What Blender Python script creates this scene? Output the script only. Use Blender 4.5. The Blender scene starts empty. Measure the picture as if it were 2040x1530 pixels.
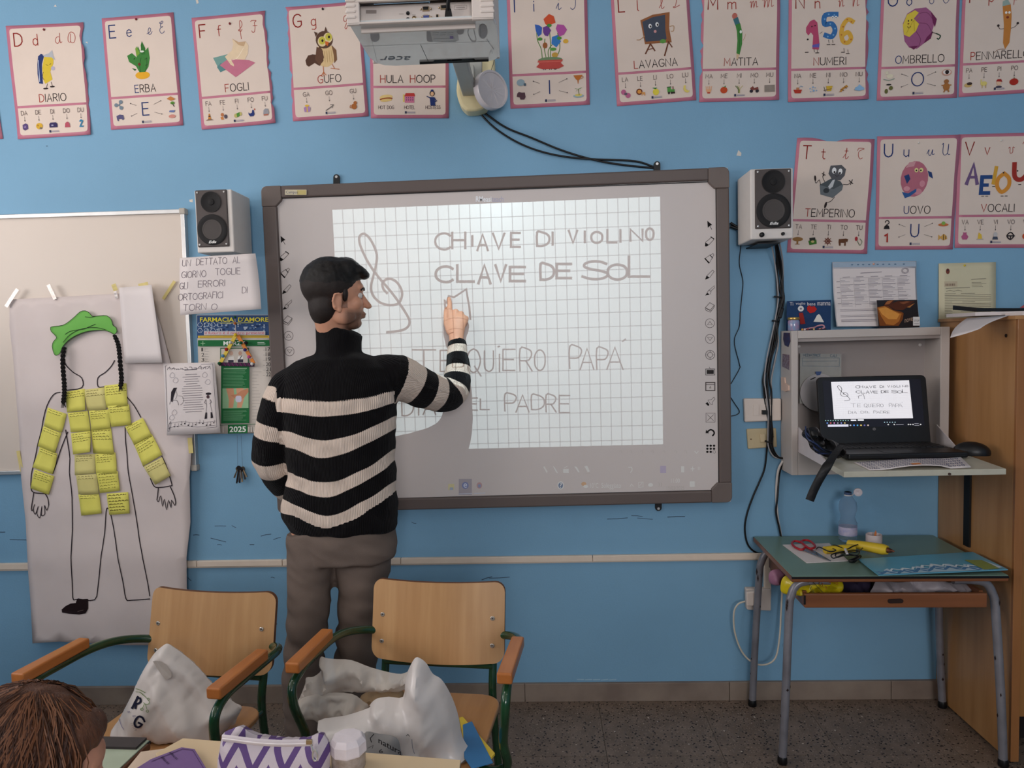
import bpy, bmesh, math, random
from mathutils import Vector, Matrix, Euler, noise
from mathutils.geometry import delaunay_2d_cdt
sc = bpy.context.scene
COL = sc.collection
PI = math.pi
rnd = random.Random(7)
# ---------------------------------------------------------------- camera
CAMD, CAMH, FPX = 2.85, 1.46, 1450.0
pit, yaw, rol = [math.radians(a) for a in (3.643, 2.234, -1.515)]
cf = Vector((-math.sin(yaw)*math.cos(pit), math.cos(yaw)*math.cos(pit), -math.sin(pit)))
cr = cf.cross(Vector((0, 0, 1))).normalized(); cu = cr.cross(cf)
cr, cu = cr*math.cos(rol)+cu*math.sin(rol), -cr*math.sin(rol)+cu*math.cos(rol)
CO = Vector((0, -CAMD, CAMH))
cam = bpy.data.cameras.new('camera'); camo = bpy.data.objects.new('camera', cam); COL.objects.link(camo)
cam.sensor_width = 36; cam.lens = FPX/2040*36; cam.clip_start = .05
camo.matrix_world = Matrix((( cr.x, cu.x, -cf.x, CO.x), (cr.y, cu.y, -cf.y, CO.y), (cr.z, cu.z, -cf.z, CO.z), (0, 0, 0, 1)))
sc.camera = camo
sc.view_settings.view_transform = 'Standard'; sc.view_settings.look = 'None'
sc.view_settings.exposure = 0.0; sc.view_settings.gamma = 1; sc.view_settings.use_curve_mapping = False
# world: overcast daylight, only reaches the room through the windows
wd = bpy.data.worlds.new('sky'); sc.world = wd; wd.use_nodes = True
wd.node_tree.nodes['Background'].inputs[0].default_value = (.62, .74, .95, 1)
wd.node_tree.nodes['Background'].inputs[1].default_value = 1.0
def area(name, loc, rot, sx, sy, power, col):
    l = bpy.data.lights.new(name, 'AREA'); l.shape = 'RECTANGLE'; l.size = sx; l.size_y = sy; l.energy = power; l.color = col
    o = bpy.data.objects.new(name, l); o.location = loc; o.rotation_euler = rot; COL.objects.link(o); return o
# daylight entering the two windows of the left wall and the one behind the camera
area('window_light', (-3.22, -1.45, 2.05), (0, -PI/2-.62, 0), 1.3, 1.3, 33, (1, .90, .83))
area('window_light', (-3.22, -3.35, 2.05), (0, -PI/2-.62, 0), 1.3, 1.5, 38, (1, .90, .83))
area('window_light', (.6, -5.9, 2.05), (PI/2+.5, 0, 0), 1.6, 1.45, 88, (1, .945, .93))

# ceiling lamps (tubes behind diffusers), built as fixtures with the room
LAMPS = [(-1.75, -1.35, 7), (.9, -2.3, 3)]
for (lx_, ly_, p_) in LAMPS: area('ceiling_lamp_light', (lx_, ly_, 3.04), (0, 0, 0), 1.2, .3, p_, (1, .93, .86))
def A(x, y, Y=0.0):
    d = (x-1020)/FPX*cr-(y-765)/FPX*cu+cf
    return CO+d*((Y-CO.y)/d.y)
def Z(x, y, z):
    d = (x-1020)/FPX*cr-(y-765)/FPX*cu+cf
    return CO+d*((z-CO.z)/d.z)
# ---------------------------------------------------------------- materials
def lin(c): return tuple(((v/255)/12.92 if v/255 <= .04045 else ((v/255+.055)/1.055)**2.4) for v in c[:3])
def mat(name, rgb, rough=.6, metal=0, var=.05, vs=25, bump=0, bs=150, stretch=(1, 1, 1), trans=0, alpha=1, emit=0, spec=.4, rgb2=None, ior=1.45, coat=0, lo=.3, hi=.7):
    m = bpy.data.materials.new(name); m.use_nodes = True
    n = m.node_tree.nodes; L = m.node_tree.links; b = n['Principled BSDF']
    c = lin(rgb); c2 = lin(rgb2) if rgb2 else tuple(min(1, v*(1+var)) for v in c); c1 = c if rgb2 else tuple(v*(1-var) for v in c)
    b.inputs['Roughness'].default_value = rough; b.inputs['Metallic'].default_value = metal
    b.inputs['Specular IOR Level'].default_value = spec; b.inputs['IOR'].default_value = ior
    b.inputs['Transmission Weight'].default_value = trans; b.inputs['Alpha'].default_value = alpha
    b.inputs['Coat Weight'].default_value = coat
    tc = n.new('ShaderNodeTexCoord'); mp = n.new('ShaderNodeMapping'); mp.inputs['Scale'].default_value = stretch
    L.new(tc.outputs['Object'], mp.inputs[0])
    if var or rgb2:
        t = n.new('ShaderNodeTexNoise'); t.inputs['Scale'].default_value = vs; t.inputs['Detail'].default_value = 4
        L.new(mp.outputs[0], t.inputs['Vector'])
        r = n.new('ShaderNodeValToRGB'); r.color_ramp.elements[0].position = lo; r.color_ramp.elements[1].position = hi
        r.color_ramp.elements[0].color = (*c1, 1); r.color_ramp.elements[1].color = (*c2, 1)
        L.new(t.outputs['Fac'], r.inputs[0]); L.new(r.outputs[0], b.inputs['Base Color'])
        if emit: L.new(r.outputs[0], b.inputs['Emission Color'])
    else:
        b.inputs['Base Color'].default_value = (*c, 1); b.inputs['Emission Color'].default_value = (*c, 1)
    b.inputs['Emission Strength'].default_value = emit
    if bump:
        t2 = n.new('ShaderNodeTexNoise'); t2.inputs['Scale'].default_value = bs; t2.inputs['Detail'].default_value = 3
        L.new(mp.outputs[0], t2.inputs['Vector']); bp = n.new('ShaderNodeBump')
        bp.inputs['Strength'].default_value = bump; bp.inputs['Distance'].default_value = .004
        L.new(t2.outputs['Fac'], bp.inputs['Height']); L.new(bp.outputs[0], b.inputs['Normal'])
    return m
_ink = {}
def ink(*c):
    if len(c) == 1: c = c[0]
    if c not in _ink: _ink[c] = mat('ink', c, .75, var=.03, vs=60, spec=.2)
    return _ink[c]
# ---------------------------------------------------------------- object plumbing
def tag(o, label=None, cat=None, group=None, kind=None):
    if label: o['label'] = label
    if cat: o['category'] = cat
    if group: o['group'] = group
    if kind: o['kind'] = kind
    return o
def thing(name, label, cat, loc=(0, 0, 0), group=None):
    o = bpy.data.objects.new(name, None); COL.objects.link(o); o.location = loc; o.empty_display_size = .05
    return tag(o, label, cat, group)
def woff(p):
    v = Vector((0, 0, 0))
    while p: v += Vector(p.location); p = p.parent
    return v
class G:
    def __init__(s): s.v = []; s.f = []; s.m = []; s.mats = []
    def mi(s, m):
        if m is None: return 0
        if m not in s.mats: s.mats.append(m)
        return s.mats.index(m)
    def add(s, vs, fs, m=None):
        k = len(s.v); i = s.mi(m)
        s.v += [Vector(v) for v in vs]; s.f += [tuple(k+a for a in f) for f in fs]; s.m += [i]*len(fs); return s
    def box(s, c, d, m=None, rot=None):
        R = Euler(rot).to_matrix() if rot else Matrix.Identity(3); c = Vector(c)
        vs = [c+R@Vector((x*d[0]/2, y*d[1]/2, z*d[2]/2)) for x in (-1, 1) for y in (-1, 1) for z in (-1, 1)]
        return s.add(vs, [(0, 1, 3, 2), (4, 6, 7, 5), (0, 4, 5, 1), (2, 3, 7, 6), (0, 2, 6, 4), (1, 5, 7, 3)], m)
    def hexa(s, a, b, m=None):   # two quads (lists of 4) joined
        return s.add(list(a)+list(b), [(3, 2, 1, 0), (4, 5, 6, 7), (0, 1, 5, 4), (1, 2, 6, 5), (2, 3, 7, 6), (3, 0, 4, 7)], m)
    def slab(s, pts, off, m=None):   # polygon (3D) extruded by vector
        n = len(pts); off = Vector(off); a = [Vector(p) for p in pts]
        return s.add(a+[p+off for p in a], [tuple(range(n))[::-1], tuple(range(n, 2*n))]+[(i, (i+1) % n, n+(i+1) % n, n+i) for i in range(n)], m)
    def tube(s, path, r, m=None, n=10, closed=False, flat=None):
        P = [Vector(p) for p in path]; N = len(P); R = r if isinstance(r, (list, tuple)) else [r]*N
        vs = []; up = None
        for i, p in enumerate(P):
            if closed: t = (P[(i+1) % N]-P[i-1]).normalized()
            else: t = (P[min(i+1, N-1)]-P[max(i-1, 0)]).normalized()
            if up is None: up = t.orthogonal().normalized()
            up = (up-t*up.dot(t)); up = up.normalized() if up.length > 1e-6 else t.orthogonal().normalized()
            sd = t.cross(up)
            for k in range(n):
                a = 2*PI*k/n; vs.append(p+(up*math.cos(a)+sd*math.sin(a)*(flat or 1))*R[i])
        fs = []
        for i in range(N if closed else N-1):
            j = (i+1) % N
            fs += [(i*n+k, i*n+(k+1) % n, j*n+(k+1) % n, j*n+k) for k in range(n)]
        if not closed: fs += [tuple(range(n))[::-1], tuple((N-1)*n+k for k in range(n))]
        return s.add(vs, fs, m)
    def lathe(s, prof, c, m=None, n=24, axis='z', R=None):
        c = Vector(c); vs = []
        R = R or {'z': Matrix.Identity(3), 'y': Matrix.Rotation(PI/2, 3, 'X'), 'x': Matrix.Rotation(PI/2, 3, 'Y')}[axis]
        for (r, z) in prof:
            for k in range(n):
                a = 2*PI*k/n; vs.append(c+R@Vector((r*math.cos(a), r*math.sin(a), z)))
        N = len(prof); fs = [(i*n+k, i*n+(k+1) % n, (i+1)*n+(k+1) % n, (i+1)*n+k) for i in range(N-1) for k in range(n)]
        if prof[0][0] > 1e-5: fs.append(tuple(range(n))[::-1])
        if prof[-1][0] > 1e-5: fs.append(tuple((N-1)*n+k for k in range(n)))
        return s.add(vs, fs, m)
    def ball(s, c, r, m=None, R=None, nu=16, nv=10):
        r = (r, r, r) if isinstance(r, (int, float)) else r; R = R or Matrix.Identity(3); c = Vector(c)
        vs = [c+R@Vector((0, 0, -r[2]))]
        for j in range(1, nv):
            t = -PI/2+PI*j/nv
            for k in range(nu): vs.append(c+R@Vector((r[0]*math.cos(t)*math.cos(2*PI*k/nu), r[1]*math.cos(t)*math.sin(2*PI*k/nu), r[2]*math.sin(t))))
        vs.append(c+R@Vector((0, 0, r[2]))); fs = []
        for k in range(nu):
            fs.append((0, 1+(k+1) % nu, 1+k))
            for j in range(nv-2): a = 1+j*nu; fs.append((a+k, a+(k+1) % nu, a+nu+(k+1) % nu, a+nu+k))
            a = 1+(nv-2)*nu; fs.append((a+k, a+(k+1) % nu, len(vs)-1))
        return s.add(vs, fs, m)
    def loft(s, rings, m=None, cap=True):
        n = len(rings[0]); vs = [p for r in rings for p in r]; N = len(rings)
        fs = [(i*n+k, i*n+(k+1) % n, (i+1)*n+(k+1) % n, (i+1)*n+k) for i in range(N-1) for k in range(n)]
        if cap: fs += [tuple(range(n))[::-1], tuple((N-1)*n+k for k in range(n))]
        return s.add(vs, fs, m)
    def build(s, name, m=None, parent=None, smooth=False, bev=0, seg=2, sub=0, solid=0, label=None, cat=None, group=None, kind=None, fix=True):
        off = woff(parent); me = bpy.data.meshes.new(name)
        me.from_pydata([tuple(v-off) for v in s.v], [], s.f)
        ms = s.mats if s.mats else ([m] if m else [])
        for x in ms: me.materials.append(x)
        if len(ms) > 1: me.polygons.foreach_set('material_index', s.m)
        if fix:
            bm = bmesh.new(); bm.from_mesh(me); bmesh.ops.recalc_face_normals(bm, faces=bm.faces); bm.to_mesh(me); bm.free()
        if smooth:
            me.polygons.foreach_set('use_smooth', [True]*len(me.polygons))
            try: me.set_sharp_from_angle(angle=math.radians(50))
            except Exception: pass
        me.update(); o = bpy.data.objects.new(name, me); COL.objects.link(o); o.parent = parent
        if solid:
            q = o.modifiers.new('solid', 'SOLIDIFY'); q.thickness = solid; q.offset = 0
        if bev:
            q = o.modifiers.new('bevel', 'BEVEL'); q.width = bev; q.segments = seg; q.limit_method = 'ANGLE'; q.angle_limit = math.radians(40)
        if sub:
            q = o.modifiers.new('sub', 'SUBSURF'); q.levels = sub; q.render_levels = sub
        return tag(o, label, cat, group, kind)
def catmull(pts, k=6, closed=False):
    P = [Vector(p) for p in pts]; N = len(P); out = []
    rng = range(N if closed else N-1)
    for i in rng:
        p0 = P[i-1] if (closed or i > 0) else P[0]; p1 = P[i]; p2 = P[(i+1) % N]; p3 = P[(i+2) % N] if (closed or i+2 < N) else P[-1]
        for j in range(k):
            t = j/k
            out.append(.5*((2*p1)+(p2-p0)*t+(2*p0-5*p1+4*p2-p3)*t*t+(3*p1-p0-3*p2+p3)*t**3))
    if not closed: out.append(P[-1])
    return out
def dup(root, loc=None, rz=None, label=None):
    r = root.copy(); COL.objects.link(r)
    if loc is not None: r.location = loc
    if rz is not None: r.rotation_euler = (0, 0, rz)
    if label: r['label'] = label
    for ch in list(root.children):
        c = ch.copy(); COL.objects.link(c); c.parent = r
        for g in list(ch.children):
            d = g.copy(); COL.objects.link(d); d.parent = c
    return r
# ---------------------------------------------------------------- flat art (print, handwriting)
GL = {
'A': (4, [[(0, 0), (2, 6), (4, 0)], [(.7, 2), (3.3, 2)]]), 'B': (3.6, [[(0, 0), (0, 6), (2, 6), (3, 5.3), (3, 3.9), (2, 3.2), (0, 3.2)], [(2, 3.2), (3.2, 2.6), (3.5, 1.6), (3.1, .5), (2.1, 0), (0, 0)]]),
'C': (4, [[(4, 5.1), (3.2, 5.8), (2.2, 6), (1, 5.5), (.2, 4.3), (0, 3), (.2, 1.7), (1, .5), (2.2, 0), (3.3, .2), (4, .9)]]),
'D': (3.8, [[(0, 0), (0, 6), (1.6, 6), (3, 5.3), (3.8, 4), (3.8, 2), (3, .7), (1.6, 0), (0, 0)]]),
'E': (3.2, [[(3.2, 6), (0, 6), (0, 0), (3.2, 0)], [(0, 3.1), (2.8, 3.1)]]), 'F': (3, [[(3.1, 6), (0, 6), (0, 0)], [(0, 3.1), (2.6, 3.1)]]),
'G': (4.2, [[(4, 5.1), (3.2, 5.8), (2.2, 6), (1, 5.5), (.2, 4.3), (0, 3), (.2, 1.7), (1, .5), (2.2, 0), (3.4, .3), (4.1, 1.1), (4.1, 2.7), (2.3, 2.7)]]),
'H': (3.8, [[(0, 0), (0, 6)], [(3.8, 0), (3.8, 6)], [(0, 3.1), (3.8, 3.1)]]), 'I': (.2, [[(.1, 0), (.1, 6)]]),
'J': (2, [[(2, 6), (2, 1), (1.3, 0), (0, .2)]]), 'K': (3.4, [[(0, 0), (0, 6)], [(3.2, 6), (0, 2.6)], [(1.2, 3.6), (3.4, 0)]]),
'L': (2.8, [[(0, 6), (0, 0), (2.9, 0)]]), 'M': (4.6, [[(0, 0), (.2, 6), (2.3, 1.8), (4.4, 6), (4.6, 0)]]),
'N': (3.9, [[(0, 0), (0, 6), (3.9, 0), (3.9, 6)]]),
'O': (4.6, [[(2.3, 6), (1.1, 5.6), (.2, 4.5), (0, 3), (.2, 1.5), (1.1, .4), (2.3, 0), (3.5, .4), (4.4, 1.5), (4.6, 3), (4.4, 4.5), (3.5, 5.6), (2.3, 6)]]),
'P': (3.2, [[(0, 0), (0, 6), (2, 6), (3.1, 5.3), (3.2, 4.2), (2.6, 3.1), (1.8, 2.8), (0, 2.8)]]),
'Q': (4.6, [[(2.3, 6), (.8, 5.2), (0, 3), (.8, .8), (2.3, 0), (3.8, .8), (4.6, 3), (3.8, 5.2), (2.3, 6)], [(2.6, 1.6), (4.8, -.9)]]),
'R': (3.4, [[(0, 0), (0, 6), (2, 6), (3.1, 5.3), (3.2, 4.2), (2.6, 3.1), (1.8, 2.8), (0, 2.8)], [(1.6, 2.8), (3.4, 0)]]),
'S': (3.4, [[(3.2, 5.2), (2.4, 5.9), (1.3, 6), (.4, 5.3), (.3, 4.2), (1.1, 3.4), (2.4, 2.8), (3.3, 2), (3.2, .8), (2.2, 0), (1, .1), (0, .9)]]),
'T': (3.8, [[(0, 6), (3.8, 6)], [(1.9, 6), (1.9, 0)]]), 'U': (3.8, [[(0, 6), (0, 2), (.5, .6), (1.9, 0), (3.3, .6), (3.8, 2), (3.8, 6)]]),
'V': (4, [[(0, 6), (2, 0), (4, 6)]]), 'W': (5.6, [[(0, 6), (1.4, 0), (2.8, 5), (4.2, 0), (5.6, 6)]]), 'X': (3.6, [[(0, 0), (3.6, 6)], [(0, 6), (3.6, 0)]]),
'Y': (3.6, [[(0, 6), (1.8, 3), (3.6, 6)], [(1.8, 3), (1.8, 0)]]), 'Z': (3.4, [[(0, 6), (3.4, 6), (0, 0), (3.4, 0)]]),
'1': (1.5, [[(0, 4.8), (1.3, 6), (1.3, 0)]]), '2': (3.2, [[(0, 4.8), (.8, 5.8), (2, 6), (3, 5.2), (3, 4), (0, 0), (3.2, 0)]]),
'a': (3, [[(2.7, 3.8), (1, 4), (0, 2.8), (0, 1), (1, 0), (2.2, .4), (2.7, 1.5)], [(2.7, 4), (2.7, 0)]]),
'd': (3, [[(2.8, 3), (1.6, 4), (.4, 3.4), (0, 2), (.4, .5), (1.6, 0), (2.8, 1)], [(2.8, 6.4), (2.8, 0)]]),
'e': (3, [[(0, 2.2), (3, 2.4), (2.6, 3.6), (1.6, 4.1), (.4, 3.5), (0, 2), (.4, .6), (1.6, 0), (2.9, .7)]]),
'f': (2.2, [[(2.3, 6), (1.3, 6), (.9, 5), (.9, 0)], [(0, 3.9), (2.2, 3.9)]]),
'g': (3, [[(2.8, 3.2), (1.6, 4), (.4, 3.4), (0, 2), (.4, .7), (1.6, .2), (2.8, 1)], [(2.8, 4), (2.8, -1.2), (1.8, -2), (.3, -1.7)]]),
'i': (.4, [[(.2, 0), (.2, 4)], [(.2, 5.2), (.2, 5.6)]]), 'l': (.8, [[(.2, 6), (.2, .6), (.8, 0)]]),
'm': (4.8, [[(0, 0), (0, 4)], [(0, 3), (1.2, 4), (2.2, 3.6), (2.4, 0)], [(2.4, 3), (3.6, 4), (4.6, 3.6), (4.8, 0)]]),
'n': (2.8, [[(0, 0), (0, 4)], [(0, 3), (1.4, 4), (2.6, 3.4), (2.8, 0)]]), 'o': (3, [[(1.5, 4), (.2, 3), (0, 2), (.2, 1), (1.5, 0), (2.8, 1), (3, 2), (2.8, 3), (1.5, 4)]]),
'p': (3, [[(0, -2), (0, 4)], [(0, 3), (1.4, 4), (2.8, 3.2), (3, 1.6), (1.6, 0), (0, .8)]]),
't': (2.2, [[(1, 5.6), (1, .8), (1.8, 0), (2.3, .3)], [(0, 4), (2.2, 4)]]), 'u': (2.8, [[(0, 4), (0, 1), (1.2, 0), (2.8, 1)], [(2.8, 4), (2.8, 0)]]),
'v': (2.8, [[(0, 4), (1.4, 0), (2.8, 4)]]), 's': (2.4, [[(2.3, 3.4), (1.2, 4), (.1, 3.2), (2.2, 1.2), (1.3, 0), (0, .6)]]), 'b': (3, [[(0, 6), (0, 0)], [(0, 3), (1.4, 4), (2.8, 3.2), (3, 1.6), (1.6, 0), (0, .8)]]),
"'": (.3, [[(.2, 6), (.1, 5)]]), '?': (2.6, [[(0, 5), (1.2, 6), (2.5, 5), (2.2, 3.6), (1.2, 2.8), (1.2, 1.6)], [(1.2, .3), (1.2, 0)]]), '3': (3, [[(0, 5.6), (1.4, 6), (2.8, 5), (2, 3.4), (1, 3.2)], [(2, 3.3), (3, 1.8), (2, .2), (0, .3)]]),
}
_bf = {}
def bftris(s, shear=0, bold=0):
    k = (s, shear, bold)
    if k in _bf: return _bf[k]
    cu_ = bpy.data.curves.new('t', 'FONT'); cu_.body = s; cu_.size = 1; cu_.shear = shear; cu_.offset = bold; cu_.resolution_u = 3
    o = bpy.data.objects.new('t', cu_); COL.objects.link(o)
    me = o.to_mesh(); me.calc_loop_triangles()
    vs = [(v.co.x, v.co.y) for v in me.vertices]; fs = [tuple(p.vertices) for p in me.polygons]
    o.to_mesh_clear(); bpy.data.objects.remove(o); bpy.data.curves.remove(cu_)
    x0 = min(v[0] for v in vs); x1 = max(v[0] for v in vs); y0 = min(v[1] for v in vs); y1 = max(v[1] for v in vs)
    _bf[k] = ([((x-x0)/(x1-x0), (y-y0)/(y1-y0)) for x, y in vs], fs); return _bf[k]
class Art(G):
    """flat print in 2D art coordinates (x right, y DOWN) mapped on a real surface by f(x,y,h)"""
    def __init__(s, f, h0=.0006, dh=.00005): super().__init__(); s.fn = f; s.h = h0; s.dh = dh
    def poly(s, pts, c):
        s.h += s.dh; m = ink(c) if isinstance(c, tuple) else c
        return s.add([s.fn(x, y, s.h) for x, y in pts], [tuple(range(len(pts)))], m)
    def rect(s, x0, y0, x1, y1, c): return s.poly([(x0, y0), (x1, y0), (x1, y1), (x0, y1)], c)
    def ell(s, cx, cy, rx, ry, c, rot=0, n=18):
        a = math.radians(rot); P = []
        for k in range(n):
            t = 2*PI*k/n; x = rx*math.cos(t); y = ry*math.sin(t); P.append((cx+x*math.cos(a)-y*math.sin(a), cy+x*math.sin(a)+y*math.cos(a)))
        return s.poly(P, c)
    def rrect(s, x0, y0, x1, y1, r, c, cor=(1, 1, 1, 1)):
        P = []
        for (cx, cy, a0, k) in ((x0, y0, PI, 0), (x1, y0, 1.5*PI, 1), (x1, y1, 0, 2), (x0, y1, .5*PI, 3)):
            q = r if cor[k] else .001
            sx = 1 if cx == x0 else -1; sy = 1 if cy == y0 else -1
            for i in range(5):
                a = a0+PI/2*i/4; P.append((cx+sx*q+q*math.cos(a), cy+sy*q+q*math.sin(a)))
        return s.poly(P, c)
    def line(s, pts, w, c, closed=False, sm=0, step=True):
        if sm: pts = [(p.x, p.y) for p in catmull([(x, y, 0) for x, y in pts], sm, closed)]
        P = [Vector((x, y)) for x, y in pts]; N = len(P)
        if N < 2: return s
        if not closed and (P[0]-P[-1]).length < 1e-4: P = P[:-1]; N -= 1; closed = True
        Lf = []; Rt = []
        for i in range(N):
            a = P[i-1] if (closed or i) else None; b = P[(i+1) % N] if (closed or i < N-1) else None
            d1 = (P[i]-a).normalized() if a is not None and (P[i]-a).length > 1e-9 else None
            d2 = (b-P[i]).normalized() if b is not None and (b-P[i]).length > 1e-9 else None
            if d1 is None: d1 = d2
            if d2 is None: d2 = d1
            if d1 is None: d1 = d2 = Vector((1, 0))
            n1 = Vector((-d1.y, d1.x)); n2 = Vector((-d2.y, d2.x)); n = n1+n2
            n = n.normalized() if n.length > .3 else n1
            k = min(1.6, 1/max(.45, n.dot(n1)))
            p = P[i]
            if not closed and i == 0: p = p-d1*w*.35
            if not closed and i == N-1: p = p+d2*w*.35
            Lf.append(p+n*w/2*k); Rt.append(p-n*w/2*k)
        if step: s.h += s.dh
        m = ink(c) if isinstance(c, tuple) else c
        vs = [s.fn(q.x, q.y, s.h) for q in Lf]+[s.fn(q.x, q.y, s.h) for q in Rt]
        return s.add(vs, [(i, (i+1) % N, N+(i+1) % N, N+i) for i in range(N if closed else N-1)], m)
    def glyph(s, ch, x0, y0, x1, y1, w, c, jit=0, sm=0):
        gw, st = GL[ch]
        for q in st:
            pts = [((x0+(px/max(gw, .5))*(x1-x0) if gw > .5 else (x0+x1)/2)+rnd.uniform(-jit, jit), y1-(py/6)*(y1-y0)+rnd.uniform(-jit, jit)) for px, py in q]
            if sm and len(pts) > 3: s.line(pts, w, c, sm=sm, step=False)
            else: s.line(pts, w, c, step=False)
    def word(s, t, x, y, h, w, c, gap=1.25, sx=1, c0=None, jit=0, slope=0, anchor='l', sp=2.6):
        k = h/6; W = sum((GL[ch][0] if ch in GL else sp)+gap for ch in t)*k*sx-gap*k*sx
        if anchor == 'c': x -= W/2
        x00 = x; s.h += s.dh
        for i, ch in enumerate(t):
            if ch not in GL: x += (sp+gap)*k*sx; continue
            gw, st = GL[ch]; yy = y+(x-x00)*slope+rnd.uniform(-jit, jit)
            for q in st: s.line([(x+px*k*sx+rnd.uniform(-jit, jit)*.5, yy-py*k+rnd.uniform(-jit, jit)*.5) for px, py in q], w, (c0 if (c0 and i == 0) else c), step=False)
            x += (gw+gap)*k*sx
        return x
    def bf(s, t, x0, y0, x1, y1, c, shear=0, bold=0, slope=0, flip=False):
        vs, fs = bftris(t, shear, bold); s.h += s.dh
        if flip: vs = [(1-a, 1-b) for a, b in vs]
        P = [s.fn(x0+a*(x1-x0), y1-b*(y1-y0)+a*(x1-x0)*slope, s.h) for a, b in vs]
        return s.add(P, fs, ink(c) if isinstance(c, tuple) else c)
    def draw(s, L):
        for q in L:
            k = q[0]
            if k == 'e': s.ell(*q[1:])
            elif k == 'p': s.poly(q[1], q[2])
            elif k == 'c': s.poly([(p.x, p.y) for p in catmull([(x, y, 0) for x, y in q[1]], 4, True)], q[2])
            elif k == 'l': s.line(q[1], q[2], q[3])
            elif k == 's': s.line(q[1], q[2], q[3], sm=5)
            elif k == 'r': s.rect(*q[1:])
def Wf(Y=0.0):   # art in photo coordinates laid on the plane parallel to the back wall at distance Y
    return lambda x, y, h: A(x, y, Y)+Vector((0, -h, 0))
def quadf(q, Y=0.0, w=100, hgt=143, curl=None):
    P = [A(x, y, Y) for x, y in q]
    def f(x, y, h):
        u = x/w; v = y/hgt
        p = P[0]*(1-u)*(1-v)+P[1]*u*(1-v)+P[2]*u*v+P[3]*(1-u)*v
        return p+Vector((0, -h-(curl(u, v) if curl else 0), 0))
    return f
def pillow(g, outl, Y, T, m=None, wr=.35, fr=9, seed=0, res=14, back=.5, ywarp=None, close=True, f=None, smo=4):
    """inflated sheet body: outline in photo coordinates on plane Y, bulging T towards the room"""
    f = f or (lambda x, y: A(x, y, Y))
    B = [f(x, y) for x, y in outl]
    if smo: B = catmull(B, smo, True)
    b2 = [Vector((p.x, p.z)) for p in B]; n = len(b2)
    x0 = min(p.x for p in b2); x1 = max(p.x for p in b2); z0 = min(p.y for p in b2); z1 = max(p.y for p in b2)
    st = max(x1-x0, z1-z0)/res
    def dist(p):
        d = 9
        for i in range(n):
            a = b2[i]; b = b2[(i+1) % n]; ab = b-a; t = max(0, min(1, (p-a).dot(ab)/max(ab.length_squared, 1e-12))); d = min(d, (a+ab*t-p).length)
        return d
    def inside(p):
        c = False
        for i in range(n):
            a = b2[i]; b = b2[(i+1) % n]
            if (a.y > p.y) != (b.y > p.y) and p.x < (b.x-a.x)*(p.y-a.y)/(b.y-a.y)+a.x: c = not c
        return c
    pts = list(b2); x = x0; j = 0
    while x < x1:
        z = z0+(st/2 if j % 2 else 0)
        while z < z1:
            p = Vector((x, z))
            if inside(p) and dist(p) > st*.45: pts.append(p)
            z += st
        x += st*.87; j += 1
    r = delaunay_2d_cdt(pts, [(i, (i+1) % n) for i in range(n)], [], 1, 1e-6)
    V, F = r[0], r[2]; D = [dist(p) for p in V]; dm = max(D) or 1
    def out(p, d):
        k = min(1, d/dm); h = T*math.sqrt(max(0, 1-(1-k)**2))
        nz = noise.noise(Vector((p.x*fr+seed, p.y*fr, seed*1.7)))+.5*noise.noise(Vector((p.x*fr*2.3, p.y*fr*2.3+seed, 3.1)))
        cr_ = abs(noise.noise(Vector((p.x*fr*1.5-seed, p.y*fr*1.2, 7.7))))
        return h+T*wr*(nz-cr_*1.2-hf(p)*.9)*min(1, k*3)
    hf = lambda p: .5*abs(noise.noise(Vector(((p.x+p.y*.5)*fr*3.2+5, (p.y-p.x*.5)*fr*.8, seed))))+.22*abs(noise.noise(Vector(((p.x-p.y*.7)*fr*6+5, (p.y+p.x*.7)*fr*1.4, seed+4))))
    yw = ywarp or (lambda x, z: 0)
    F = [fa for fa in F if inside(sum((V[i] for i in fa), Vector((0, 0)))/len(fa))]
    fv = [Vector((p.x, Y-out(p, d)+yw(p.x, p.y), p.y)) for p, d in zip(V, D)]
    g.add(fv, [tuple(fa) for fa in F], m)
    if close:
        bv = [Vector((p.x, Y+out(p, d)*back+yw(p.x, p.y)+.0005, p.y)) for p, d in zip(V, D)]
        g.add(bv, [tuple(fa)[::-1] for fa in F], m)
    return g
def rings_tube(path, ra, rb, side, n=20):
    """elliptic rings along a path; side = vector giving direction of ra"""
    P = [Vector(p) for p in path]; out = []
    for i, p in enumerate(P):
        t = (P[min(i+1, len(P)-1)]-P[max(i-1, 0)]).normalized()
        s_ = Vector(side); s_ = (s_-t*s_.dot(t)).normalized(); u_ = t.cross(s_)
        a = ra[i] if isinstance(ra, (list, tuple)) else ra; b = rb[i] if isinstance(rb, (list, tuple)) else rb
        out.append([p+s_*a*math.cos(2*PI*k/n)+u_*b*math.sin(2*PI*k/n) for k in range(n)])
    return out
def remesh(g, vox, smooth=4, name='m'):
    me = bpy.data.meshes.new(name); me.from_pydata([tuple(v) for v in g.v], [], g.f)
    bm = bmesh.new(); bm.from_mesh(me); bmesh.ops.recalc_face_normals(bm, faces=bm.faces); bm.to_mesh(me); bm.free()
    o = bpy.data.objects.new('tmp', me); COL.objects.link(o)
    q = o.modifiers.new('r', 'REMESH'); q.mode = 'VOXEL'; q.voxel_size = vox; q.use_smooth_shade = True
    if smooth:
        q = o.modifiers.new('s', 'SMOOTH'); q.factor = .5; q.iterations = smooth
    dg = bpy.context.evaluated_depsgraph_get(); dg.update()
    r = bpy.data.meshes.new_from_object(o.evaluated_get(dg)); r.name = name
    bpy.data.objects.remove(o); bpy.data.meshes.remove(me)
    r.polygons.foreach_set('use_smooth', [True]*len(r.polygons))
    return r
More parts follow.
